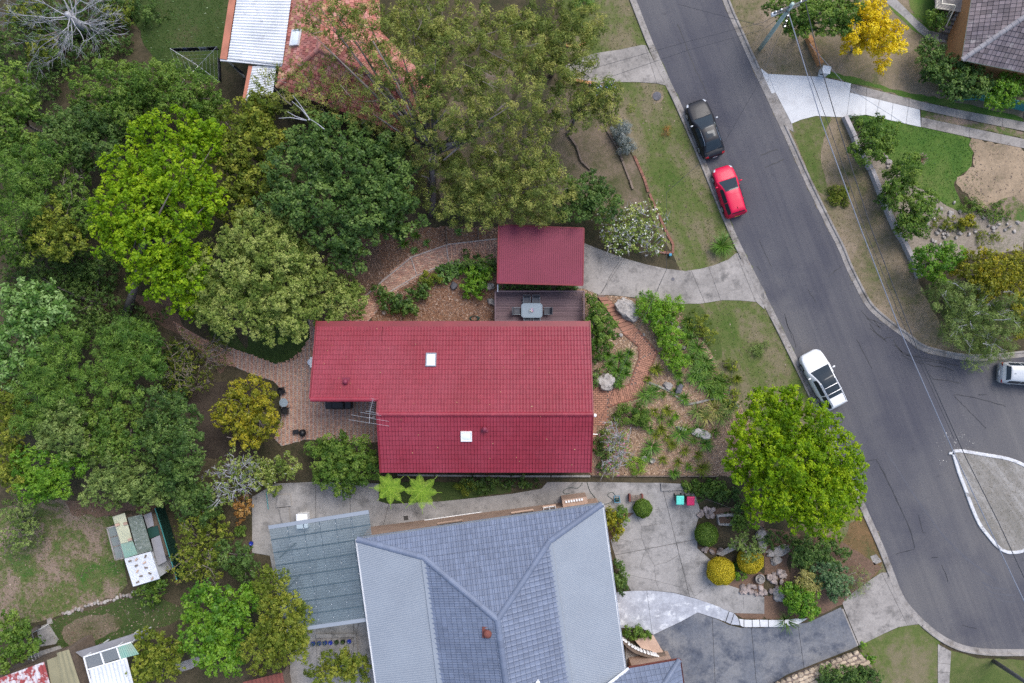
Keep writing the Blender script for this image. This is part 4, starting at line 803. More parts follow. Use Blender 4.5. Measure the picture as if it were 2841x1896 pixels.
ridge_caps(rh, (XM, YR, zR+.03), (XE, YR, zR+.03), M['red_tile'], .42, .14); ridge_caps(rh, (XW, YW-.05, zW+.0), (XM, YW-.05, zW+.0), M['red_tile'], .6, .15)
for a, b in (((XE+.05, YN, zN), (XE+.05, YR, zR)), ((XE+.05, YR, zR), (XE+.05, YS, zS)), ((XW-.05, YN, zN), (XW-.05, YW, zW)), ((XM-.05, YW-.2, zW+.05), (XM-.05, YR, zR)), ((XM-.05, YR, zR), (XM-.05, YS, zS))):
    MB().bar(V3(*a)+Z*-.03, V3(*b)+Z*-.03, .09, .2).build('barge_board', M['red_gutter'], rh)
gutter(rh, (XE, YS-.02, zS), (XM, YS-.02, zS), M['red_gutter']); gutter(rh, (XM, YW-.22, zW-.1), (XW, YW-.22, zW-.1), M['red_gutter'])
walls(rh, [V3(XW, YN, 0), V3(XE, YN, 0), V3(XE, YS, 0), V3(XM, YS, 0), V3(XM, YW, 0), V3(XW, YW, 0)], .45, -2.2, 2.55, M['face_brick'])
for y0, y1 in ((YN-.5, YR), (YR, YS+.5)):
    for xx in (XE-.5, XM+.5): 
        za = zN+.02 if y0 > YR else zR-.12; zb_ = zR-.12 if y0 > YR else zS+.05
        MB().hexa([V3(xx-.05, y0, 2.5), V3(xx+.05, y0, 2.5), V3(xx+.05, y1, 2.5), V3(xx-.05, y1, 2.5), V3(xx-.05, y0, za), V3(xx+.05, y0, za), V3(xx+.05, y1, zb_), V3(xx-.05, y1, zb_)]).build('gable', M['face_brick'], rh)
for y in (-.5, -3.2, -6.3, -8.6): window(rh, (XE-.45, y-.6, .6), (0, 1, 0), 1.2, 1.2, (1, 0, 0), M['white'])
for x in (-12.5, -7, -3, 2.5): window(rh, (x+.8, YN-.45, .6), (-1, 0, 0), 1.5, 1.2, (0, 1, 0), M['white'])
for x in (-8, -4, 0, 3): window(rh, (x-.6, YS+.45, .6), (1, 0, 0), 1.3, 1.2, (0, -1, 0), M['white'])
un = V3(0, sl_, 1).normalized(); uv_ = V3(0, -1, sl_).normalized()
zn = lambda y: zN+sl_*(YN-y); zs = lambda y: zR-sl_*(YR-y)
M['dome'] = plain('skylight_acrylic', (.8, .84, .86), .25)
skylight(rh, V3(sk1.x, sk1.y, zn(sk1.y)), .62, .88, V3(-1, 0, 0), uv_, un, M['dome'], M['grey_metal']); skylight(rh, V3(sk2.x, sk2.y, zs(sk2.y)), .66, .62, V3(1, 0, 0), V3(0, 1, sl_).normalized(), V3(0, -sl_, 1).normalized(), M['dome'], M['white'])
v1 = P(*c1(6, 632, 1052), 4.5); v2 = P(*c1(6, 1580, 1372), 4.6); roof_vent(rh, (v1.x, v1.y, zn(v1.y)+.02), M['red_metal']); roof_vent(rh, (v2.x, v2.y, zs(v2.y)+.02), M['red_metal'])
# --- television aerial on the house corner
ab = P(*c1(6, 800, 1290), 4.6); an = thing('television_aerial', 'white television aerial with long cross rods over the roof corner', 'aerial', (ab.x, ab.y, 4.2))
AZ = 5.6; q = lambda x, y, z=AZ: P(*c1(6, x, y), z)
MB().tube([(XM-.1, ab.y, 2.6), (XM-.1, ab.y, 4.6), (ab.x, ab.y, AZ-.1)], .02, 6).build('mast', M['alu'], an)
MB().tube([q(822, 1165), q(800, 1250), q(795, 1335)], .012, 5).build('boom', M['alu'], an)
for a in ((672, 1277, 928, 1322), (655, 1310, 930, 1354), (735, 1260, 875, 1282), (770, 1252, 860, 1268)): MB().tube([q(*a[:2], AZ+.03), q(*a[2:], AZ+.03)], .007, 5).build('rod', M['alu'], an)
for k in range(7): y = 1168+k*14; x = 821-k*3; MB().tube([q(x-16, y-2, AZ+.03), q(x+16, y+4, AZ+.03)], .006, 4).build('rod', M['alu'], an)
# --- carport
zc = 2.75; cq = [P(1384, 624, zc+.12), P(1620, 634, zc+.12), P(1617, 792, zc), P(1380, 785, zc)]
cp = thing('carport', 'red ribbed steel carport roof beside the driveway', 'carport', G(1500, 708))
corrugated('roof_sheet', cq, M['red_metal'], cp, pitch=.15, amp=.03, square=True)
for a, b in zip(cq, cq[1:]+cq[:1]): MB().bar(a-Z*.05, b-Z*.05, .1, .16).build('fascia', M['red_gutter'] if (a-b).length > 0 else None, cp)
for p in inset(cq, .35): MB().box((p.x, p.y, (g(p.x)+zc)/2-.1), (.1, .1, zc-g(p.x)-.1)).build('post', M['red_gutter'], cp)
for t in (.25, .5, .75): MB().bar(cq[0].lerp(cq[3], t)-Z*.09, cq[1].lerp(cq[2], t)-Z*.09, .06, .12).build('purlin', M['alu'], cp)
MB().bar(P(1381, 790, 1.5), P(1381, 810, 1.5), .06, .06).build('downpipe', M['white'], cp)
# --- deck with railing
zd = .35; dk = thing('deck', 'dark timber deck between the carport and the red roof', 'deck', G(1495, 850)); dx0, dx1 = P(1375, 0, zd).x, P(1617, 0, zd).x; dy1, dy0 = P(0, 811, zd).y, YN-.35
nb = 21
for k in range(nb):
    y = dy1-(k+.5)*(dy1-dy0)/nb; MB().box(((dx0+dx1)/2, y, zd), (dx1-dx0, (dy1-dy0)/nb-.014, .04)).build('board', M['deck'], dk)
for x in np.linspace(dx0+.2, dx1-.2, 5): MB().box((x, (dy0+dy1)/2, zd-.1), (.08, dy1-dy0-.1, .14)).build('joist', M['deck'], dk)
for x in (dx0+.3, dx1-.3):
    for y in (dy0+.5, dy1-.3): MB().box((x, y, (zd+g(x))/2-.2), (.12, .12, zd-g(x))).build('stump', M['deck'], dk)
rl = [((dx0, dy1), (dx1, dy1)), ((dx1, dy1), (dx1, dy0)), ((dx0, dy1), (dx0, dy0))]
for (a, b) in rl:
    A, B = V3(*a, zd+1.), V3(*b, zd+1.); MB().bar(A, B, .1, .05).build('handrail', M['deck'], dk); n = int((B-A).length/.14)
    for k in range(n+1): p = A.lerp(B, k/n); MB().box((p.x, p.y, zd+.5), (.03, .03, .98)).build('baluster', M['deck'], dk)
# dining set on the deck
M['set'] = plain('grey_blue_table', (.2, .25, .29), .25, finev=.08); M['sling'] = mat('sling_fabric', (.075, .08, .095), (.06, .065, .078), rough=.7, finev=.1); M['frost'] = plain('frosted_table_top', (.23, .28, .32), .12, finev=.06)
tc_ = P(*c1(7, 185, 568), zd+.75); tb_ = thing('dining_table', 'grey glass topped outdoor table on the deck', 'table', (tc_.x, tc_.y, zd+.02))
TL, TW = 1.62, 1.12; oct_ = [(-TL/2+.15, -TW/2), (TL/2-.15, -TW/2), (TL/2, -TW/2+.15), (TL/2, TW/2-.15), (TL/2-.15, TW/2), (-TL/2+.15, TW/2), (-TL/2, TW/2-.15), (-TL/2, -TW/2+.15)]
o3 = lambda k, z: [V3(tc_.x+x*k, tc_.y+y*k, z) for x, y in oct_]
MB().prism(o3(1, zd+.70), o3(1, zd+.74)).build('rim', M['set'], tb_, bevel=.01); MB().prism(o3(.9, zd+.742), o3(.9, zd+.752)).build('glass_top', M['frost'], tb_)
for sx in (-1, 1):
    for sy in (-1, 1): MB().tube([(tc_.x+sx*.6, tc_.y+sy*.4, zd+.72), (tc_.x+sx*.68, tc_.y+sy*.46, zd+.02)], .025, 8).build('leg', M['set'], tb_)
def patio_chair(p, rz, label):
    t = thing('patio_chair', label, 'chair', p, 'dining chairs on the deck'); T = Matrix.Translation(Vector(p)) @ Matrix.Rotation(rz, 4, 'Z')
    MB().box(0, (.5, .48, .035), M=T @ Matrix.Translation((0, 0, .42))).build('seat', M['sling'], t, bevel=.01); MB().box(0, (.5, .04, .55), M=T @ Matrix.Translation((0, -.3, .68)) @ Matrix.Rotation(R(17), 4, 'X')).build('backrest', M['sling'], t, bevel=.01)
    for sx in (-1, 1):
        MB().tube([T @ V3(sx*.27, .24, 0), T @ V3(sx*.27, .24, .62), T @ V3(sx*.27, -.25, .64), T @ V3(sx*.27, -.38, .95)], .014, 6).build('armrest', M['set'], t); MB().tube([T @ V3(sx*.27, -.28, 0), T @ V3(sx*.27, -.25, .64)], .014, 6).build('leg', M['set'], t)
for (x, y, rz, l) in ((150, 498, 180, 'sling chair at the top left of the deck table'), (215, 498, 180, 'sling chair at the top right of the deck table'), (85, 572, -90, 'sling chair at the left end of the deck table'), (290, 572, 90, 'sling chair at the right end of the deck table'), (155, 628, 0, 'sling chair below the deck table, nearer its left end'), (218, 628, 0, 'sling chair below the deck table, nearer its right end')):
    p = P(*c1(7, x, y), zd+.5); patio_chair((p.x, p.y, zd+.02), R(rz), l)
fl = thing('flower_pot', 'small pot of white, red and blue flowers on the deck table', 'pot', (tc_.x, tc_.y, zd+.755)); MB().lathe((tc_.x, tc_.y, zd+.755), [(.05, 0), (.08, .12), (.07, .12)], 10).build('pot', M['white'], fl)
for k, pk in ((-.06, 'flower'), (.05, 'pink'), (0, 'bluebell')):
    cc = np.array([[tc_.x+k, tc_.y+(.05 if pk == 'bluebell' else -.01), zd+.92]]); pp, n_, t_ = clump_leaves(cc, np.array([.06]), 30, .7, np.array([.5])); link(bpy.data.objects.new('blossom', raw_mesh('blossom', leaf_quads(pp, n_, .05, .04), 4, PAL[pk], t_)), fl)
# --- the grey house
ze, zA = 3.0, 5.5
gA, gB, gC = P(990, 1497, ze), P(1671, 1399, ze), P(1380, 1721, zA); npl = (gA, gB, gC)
k1 = ray_plane(c1(10, 1165, 715), npl); k2 = ray_plane(c1(11, 305, 605), npl); gD = P(1418, 2000, zA)
rd_ = (gD-gC).normalized(); m1 = k1+rd_*12.5; m2 = k2+rd_*13.5; gA2 = gA+rd_*14; gB2 = gB+rd_*16.5; gD = gC+rd_*8.3
gh = thing('grey_roofed_house', 'large house with blue-grey hip roof and low metal skirts', 'house', (-2, -20, -1))
tile_roof(gh, [([gA, gB, k2, k1], gA, gB), ([k1, k2, gC], gA, gB), ([k1, gC, gD, m1], m1, k1), ([k2, m2, gD, gC], k2, m2)], .37, .40, M['grey_tile'], prof=ROLL, singles=300)
corrugated('metal_roof', [gA, gA2, m1, k1], M['grey_metal'], gh, pitch=.14, amp=.009); corrugated('metal_roof', [gB, gB2, m2, k2], M['grey_metal'], gh, pitch=.14, amp=.009)
def band(a, b, wd, m, name, up=.05): MB().bar(Vector(a)+Z*up, Vector(b)+Z*up, wd, .03).build(name, m, gh)
band(k1+V3(.1, -.1, 0), m1, .55, M['grey_metal'], 'flashing'); band(k2+V3(-.1, -.1, 0), m2, .55, M['grey_metal'], 'flashing')
for a, b in ((gA, k1), (k1, gC), (gB, k2), (k2, gC)): ridge_caps(gh, a+Z*.03, b+Z*.03, M['grey_tile'], .5, .19)
ridge_caps(gh, gC+Z*.03, gD+Z*.03, M['grey_tile'], .5, .2)
gutter(gh, gB, gA, M['grey_metal'], .13); gutter(gh, gA, gA2, M['white_metal'], .13); gutter(gh, gB2, gB, M['white_metal'], .13)
gq = walls(gh, [gA, gB, gB2, gA2], .14, -2.6, ze-.12, M['face_brick'])
nw = (gq[1]-gq[0]).normalized(); nn_ = V3(-nw.y, nw.x, 0)
def onwall(px, z): p = P(*px, z); t = (p-gq[0]).dot(nw); return V3(gq[0].x+nw.x*t, gq[0].y+nw.y*t, z)
for x, i, wl in ((1340, 10, 1.8), (120, 11, 1.6)):
    p = onwall(c1(i, x, 450 if i == 10 else 400), 1.4); window(gh, p+nw*wl/2, -nw, wl, 1.1, nn_, M['timber'])
p = onwall(c1(11, 300, 350), .9); window(gh, p+nw*.45, -nw, .9, 1.5, nn_, M['white'])
bay = onwall(c1(11, 470, 330), 0); b0, b1 = bay-nw*.95, bay+nw*.95   # brick bay with a row of glass blocks
MB().prism([V3(v.x, v.y, -2) for v in (b0, b1, b1+nn_*.55, b0+nn_*.55)], [V3(v.x, v.y, 1.6) for v in (b0, b1, b1+nn_*.55, b0+nn_*.55)]).build('brick_bay', M['face_brick'], gh, bevel=.02)
for k in range(7): q0 = b0+nw*(.3+.2*k)+nn_*.4; MB().box((q0.x, q0.y, 1.66), (.13, .16, .1), math.atan2(nw.y, nw.x)).build('glass_block', M['white'], gh)
MB().tube([onwall(c1(10, 1170, 460), -.6)+nn_*.06, onwall(c1(10, 1560, 420), -.6)+nn_*.06], .04, 6).build('waste_pipe', M['white'], gh)
rv = P(*c1(10, 1600, 1215), 5.2); rp = ray_plane(c1(10, 1600, 1225), (k1, gC, gD)); roof_vent(gh, rp, M['rust'], .24)
rp = ray_plane(c1(11, 225, 1550), (k2, gC, gD)); MB().lathe(rp, [(.1, -.1), (.1, .35), (.16, .36), (.16, .42), (.04, .46)], 12).build('flue', M['white'], gh)
# garage wing
e1, e2, e3, tp = P(*c1(11, 845, 1468), 2.9), P(*c1(11, 1190, 1410), 2.9), P(*c1(11, 1250, 1850), 2.9), P(*c1(11, 1040, 1650), 4.4)
wv = ray_plane(c1(11, 560, 1690), (e1, e2, tp)); ridge_s = ray_plane(c1(11, 1090, 1850), (e2, e3, tp))
tile_roof(gh, [([e1, e2, tp, wv], e1, e2), ([e2, e3, ridge_s, tp], e2, e3)], .37, .40, M['grey_tile'], singles=0)
ridge_caps(gh, e2+Z*.03, tp+Z*.03, M['grey_tile'], .5, .17); band(e1, wv, .3, M['white_metal'], 'valley', .06); gutter(gh, e2, e1, M['rust'], .12); gutter(gh, e3, e2, M['rust'], .12)
MB().prism([V3(v.x, v.y, -1) for v in inset([e1, e2, e3, V3(e1.x, e3.y, 0)], .4)], [V3(v.x, v.y, 2.75) for v in inset([e1, e2, e3, V3(e1.x, e3.y, 0)], .4)]).build('garage_wall', M['face_brick'], gh)
# curved entry wall with white balusters
cw = thing('entry_wall', 'curved brick garden wall with white balusters by the grey roof', 'wall', G(*c1(11, 930, 1340)))
cl = smooth(c(11, 800, 1255, 860, 1310, 930, 1340, 1000, 1355, 1080, 1350), 4, False); MB().strip([G(*p) for p in cl], [(-.14, -.2), (-.14, .9), (.14, .9), (.14, -.2)]).build('curved_wall', M['timber'], cw)
bl_ = smooth(c(11, 808, 1275, 870, 1322, 930, 1352, 1000, 1375, 1042, 1385), 3, False)
for p in bl_[::1]: o = P(*p, 1.0); MB().box((o.x, o.y, .75), (.2, .12, .5), R(-25)).build('baluster', M['white'], cw, bevel=.02)
MB().prism([G(*p, -.3) for p in c(11, 880, 1270, 1010, 1240, 1110, 1410, 1060, 1420, 1045, 1385, 1000, 1350, 930, 1330)], [G(*p, .5) for p in c(11, 880, 1270, 1010, 1240, 1110, 1410, 1060, 1420, 1045, 1385, 1000, 1350, 930, 1330)]).build('planter', M['face_brick'], cw)
lat = thing('lattice_court', 'paved court of pale diamond lattice beside the garage roof', 'lattice', G(*c1(11, 920, 1400))); LT = c(11, 820, 1290, 900, 1345, 1000, 1385, 1050, 1400, 1050, 1415, 825, 1460); sheet('slab', LT, M['concrete_d'], 8, lat); lw = [G(*p) for p in LT]; lbm = MB()
for s_ in (1, -1):
    for k in range(-30, 30):
        a = G(*c1(11, 930, 1380)); st = V3(k*.28, 0, 0)
        for j in range(-14, 14):
            p0 = a+st+V3(j*.14*s_, j*.14, .08); p1 = a+st+V3((j+1)*.14*s_, (j+1)*.14, .08)
            if inpoly([p0.x], [p0.y], lw)[0] and inpoly([p1.x], [p1.y], lw)[0]: lbm.bar(p0, p1, .03, .02)
lbm.build('lattice', M['concrete'], lat)['kind'] = 'stuff'
M['lap'] = mat('sheet_lap', (.07, .105, .125), (.05, .08, .1), rough=.4)
# --- polycarbonate pergola
zp = 2.5; pq = [P(*c1(10, 112, 508), zp), P(*c1(10, 792, 402), zp), P(*c1(10, 885, 1115), zp+.25), P(*c1(10, 398, 1188), zp+.0)]
pl = [P(*c1(10, 112, 508), zp), P(*c1(10, 792, 402), zp+.2), P(*c1(10, 880, 1120), zp+.2), P(*c1(10, 240, 1210), zp)]
pg = thing('pergola', 'blue-grey translucent pergola roof joined to the grey house', 'pergola', G(*c1(10, 450, 800)))
nr_ = 8
for k in range(nr_):
    a, b, e, f = pl[0].lerp(pl[3], k/nr_), pl[1].lerp(pl[2], k/nr_), pl[1].lerp(pl[2], (k+1)/nr_-.004), pl[0].lerp(pl[3], (k+1)/nr_-.004)
    corrugated('roof_sheet', [a, f, e, b], M['poly'], pg, pitch=.16, amp=.012)
    MB().bar(f+Z*.035, e+Z*.035, .07, .012).build('sheet_lap', M['lap'], pg)
    MB().bar(a-Z*.06, b-Z*.06, .06, .1).build('rafter', M['pole_d'], pg)
MB().bar(pl[3]-Z*.1, pl[2]-Z*.1, .05, .14).build('rafter', M['pole_d'], pg)
for t in (.18, .34, .5, .66, .82): MB().bar(pl[0].lerp(pl[1], t)-Z*.04, pl[3].lerp(pl[2], t)-Z*.04, .06, .06).build('batten', M['pole_d'], pg)
for a, b in ((0, 1), (3, 2)): MB().bar(pl[a]+Z*.05, pl[b]+Z*.05, .28, .05).build('flashing', M['grey_metal'], pg)
for t in (.3, .62, .94): p = pl[0].lerp(pl[3], t)+V3(.35, 0, 0); MB().box((p.x, p.y, (zp+g(p.x))/2-.1), (.09, .09, zp-g(p.x)-.1)).build('post', M['dgreen'], pg)
scr = MB()
for k in range(nr_):
    for t in (.18, .34, .5, .66, .82): p = pl[0].lerp(pl[3], (k+.5)/nr_).lerp(pl[1].lerp(pl[2], (k+.5)/nr_), t); scr.lathe(p+Z*.02, [(.025, 0), (.02, .02)], 6)
scr.build('screws', M['white'], pg)['kind'] = 'stuff'
fz = P(*c1(10, 308, 470), .3); fo = thing('chest_freezer', 'white rounded lid chest sticking out from under the pergola', 'freezer', (fz.x, fz.y, g(fz.x))); MB().box((fz.x, fz.y-.25, g(fz.x)+.42), (.85, 1.1, .8), R(3)).build('body', M['white'], fo, bevel=.04); MB().box((fz.x, fz.y-.25, g(fz.x)+.86), (.9, 1.15, .07), R(3)).build('lid', M['white'], fo, bevel=.03)
# --- the orange tiled house behind the gum
oh = thing('orange_tiled_house', 'house with mottled orange tiles half hidden under the gum tree', 'house', G(*c1(2, 500, 300)))
zo, zr = 2.0, 4.2; oSW, oW0, oR1 = P(*c1(2, 165, 590), zo), P(*c1(2, 280, -80), zo), P(*c1(2, 452, 330), zr); oSE = P(*c1(2, 1130, 955), zo)
oR0 = ray_plane(c1(2, 500, -80), (oSW, oW0, oR1)); oR2 = ray_plane(c1(2, 990, 600), (oSW, oSE, oR1)); oV = P(*c1(2, 872, 215), zo); oE0 = ray_plane(c1(2, 858, -80), (oR0, oR1, oV)); oE = ray_plane(c1(2, 1250, 600), (oR1, oR2, oV))
tile_roof(oh, [([oSW, oW0, oR0, oR1], oW0, oSW), ([oSW, oSE, oR2, oR1], oSW, oSE), ([oR0, oE0, oV, oR1], oV, oE0), ([oR1, oV, oE, oR2], oE, oV), ([oSE, oE, oR2], oSE, oE)], .3, .33, M['orange_tile'], prof=FLAT, singles=300, stagger=True)
for a, b in ((oR0, oR1), (oR1, oR2), (oSW, oR1), (oSE, oR2), (oE, oR2)): ridge_caps(oh, a+Z*.03, b+Z*.03, M['orange_tile'], .42, .16)
walls(oh, [oSW, oSE, oE, oV, V3(oV.x, oW0.y, 0), oW0], .5, -3, zo-.1, M['red_brick']); gutter(oh, oSE, oSW, M['orange_tile'])
sp = ray_plane(c1(2, 303, 262), (oSW, oW0, oR1)); un2 = (oW0-oSW).cross(oR1-oSW).normalized(); un2 = un2 if un2.z > 0 else -un2; ud = (oW0-oSW).normalized(); skylight(oh, sp+un2*.05, .8, 1.05, ud.cross(un2), ud, un2, M['dome'], M['white_metal'])
M['fascia_o'] = mat('terracotta_fascia', (.42, .16, .1), rough=.7)
pr = [P(*c1(1, 1622, -80), 2.3), P(*c1(2, 275, -80), 2.3), P(*c1(2, 205, 440), 2.3), P(*c1(1, 1548, 405), 2.1)]
pc = thing('patio_roof', 'white corrugated patio roof beside the orange tiles', 'patio roof', G(*c1(1, 1700, 200))); corrugated('roof_sheet', [pr[0], pr[3], pr[2], pr[1]], M['white_metal'], pc, pitch=.2, amp=.03)
a, b = P(*c1(1, 1590, -60), 2.1), P(*c1(1, 1520, 405), 2.1); MB().bar(a, b, .5, .14).build('tiled_edge', M['fascia_o'], pc); MB().bar(P(*c1(1, 1500, 410), 2.0), P(*c1(2, 205, 448), 2.1), .14, .16).build('gutter', M['white_metal'], pc)
for px in (c1(1, 1530, 395), c1(1, 1590, 10), c1(1, 1750, 440)): p = P(*px, 2.); MB().box((p.x, p.y, g(p.x)/2+.9), (.1, .1, 2-g(p.x))).build('post', M['white'], pc)
a = P(*c1(1, 1600, 440), 1.5); MB().bar(P(*c1(1, 1590, 450), 1.4), P(*c1(1, 1650, 500), .8), .16, .1).build('brace', M['black'], pc)
pr = [P(*c1(1, 1718, 450), 1.9), P(*c1(2, 165, 445), 1.9), P(*c1(2, 140, 640), 1.9), P(*c1(1, 1668, 690), 1.9)]; pc2 = thing('lean_to_roof', 'smaller white corrugated lean-to roof below the white patio roof', 'lean-to', G(*c1(1, 1720, 570)))
corrugated('roof_sheet', [pr[0], pr[3], pr[2], pr[1]], M['white_metal'], pc2, pitch=.2, amp=.03); MB().bar(P(*c1(1, 1705, 450), 1.85), P(*c1(1, 1660, 690), 1.85), .3, .12).build('tiled_edge', M['fascia_o'], pc2)
for px in (c1(1, 1700, 470), c1(1, 1675, 670)): p = P(*px, 1.8); MB().box((p.x, p.y, g(p.x)/2+.8), (.09, .09, 1.8-g(p.x))).build('post', M['white'], pc2)
# --- brown tiled house, top right
bh = thing('brown_tiled_house', 'house with weathered brown tiles and an orange brick wall', 'house', G(2790, 40))
bc, bw_, bs_ = P(*c1(4, 1395, 408), 3.3), P(*c1(4, 1478, -120), 3.3), P(*c1(4, 2100, 550), 3.3); ba = P(*c1(4, 2000, -10), 6.0); b5 = ray_plane(c1(4, 2060, -220), (bc, bw_, ba)); b6 = ray_plane(c1(4, 2350, 40), (bc, bs_, ba)); bw2 = ray_plane(c1(4, 1495, -220), (bc, bw_, ba))
tile_roof(bh, [([bc, ba, b5, bw2], bw2, bc), ([bc, bs_, b6, ba], bc, bs_)], .3, .36, M['brown_tile'], singles=300, prof=FLAT)
M['pale_cap'] = mat('lichened_cap', (.36, .33, .33), (.26, .24, .25), scale=2, finev=.2); ridge_caps(bh, bc+Z*.03, ba+Z*.03, M['pale_cap'], .45, .15); gutter(bh, bc, bw2, M['offwhite'], .12); gutter(bh, bs_, bc, M['offwhite'], .12)
walls(bh, [bc, bs_, V3(bs_.x, bw2.y, 0), bw2], .35, -.3, 3.2, M['orange_brick'])
wq = inset([bc, bs_, V3(bs_.x, bw2.y, 0), bw2], .35)
st = thing('entry_stairs', 'cream concrete stairs rising along the orange brick wall', 'stairs', G(*c1(4, 1320, 150)))
for k in range(6):
    z = .2+.19*k; t = k/6; a, b = c1(4, 1250+t*62, 222-t*118), c1(4, 1338+t*56, 240-t*125); e, f = c1(4, 1262+(t+.17)*62, 222-(t+.17)*118), c1(4, 1350+(t+.17)*56, 240-(t+.17)*125)
    MB().prism([P(*p, 0) for p in (a, b, f, e)], [P(*p, 0)+Z*z for p in (a, b, f, e)]).build('step', M['concrete'] if k % 2 else M['kerb'], st, bevel=.01)
ld = c(4, 1210, 60, 1400, 85, 1430, -120, 1220, -120); MB().prism([P(*p, 0) for p in ld], [P(*p, 1.3) for p in ld]).build('landing', M['concrete'], st)
def rail(a, b, za, zb): 
    A, B = P(*a, za), P(*b, zb); MB().bar(A+Z*.9, B+Z*.9, .06, .06).build('handrail', M['offwhite'], st); MB().bar(A+Z*.15, B+Z*.15, .04, .04).build('bottom_rail', M['offwhite'], st); n = max(2, int((B-A).length/.22))
    for j in range(n+1): p = A.lerp(B, j/n); MB().box((p.x, p.y, p.z+.45), (.025, .025, .9)).build('baluster', M['offwhite'], st)
rail(c1(4, 1240, 215), c1(4, 1305, 75), .1, 1.3); rail(c1(4, 1210, 60), c1(4, 1300, 72), 1.3, 1.3); rail(c1(4, 1215, 55), c1(4, 1225, -60), 1.3, 1.3)
tag(MB().prism([P(*p, .01) for p in c(4, 1245, 222, 1300, 240, 1290, 272, 1232, 262)], [P(*p, .04) for p in c(4, 1245, 222, 1300, 240, 1290, 272, 1232, 262)]).build('doormat', M['pole_d']), 'dark doormat at the foot of the cream stairs', 'doormat')
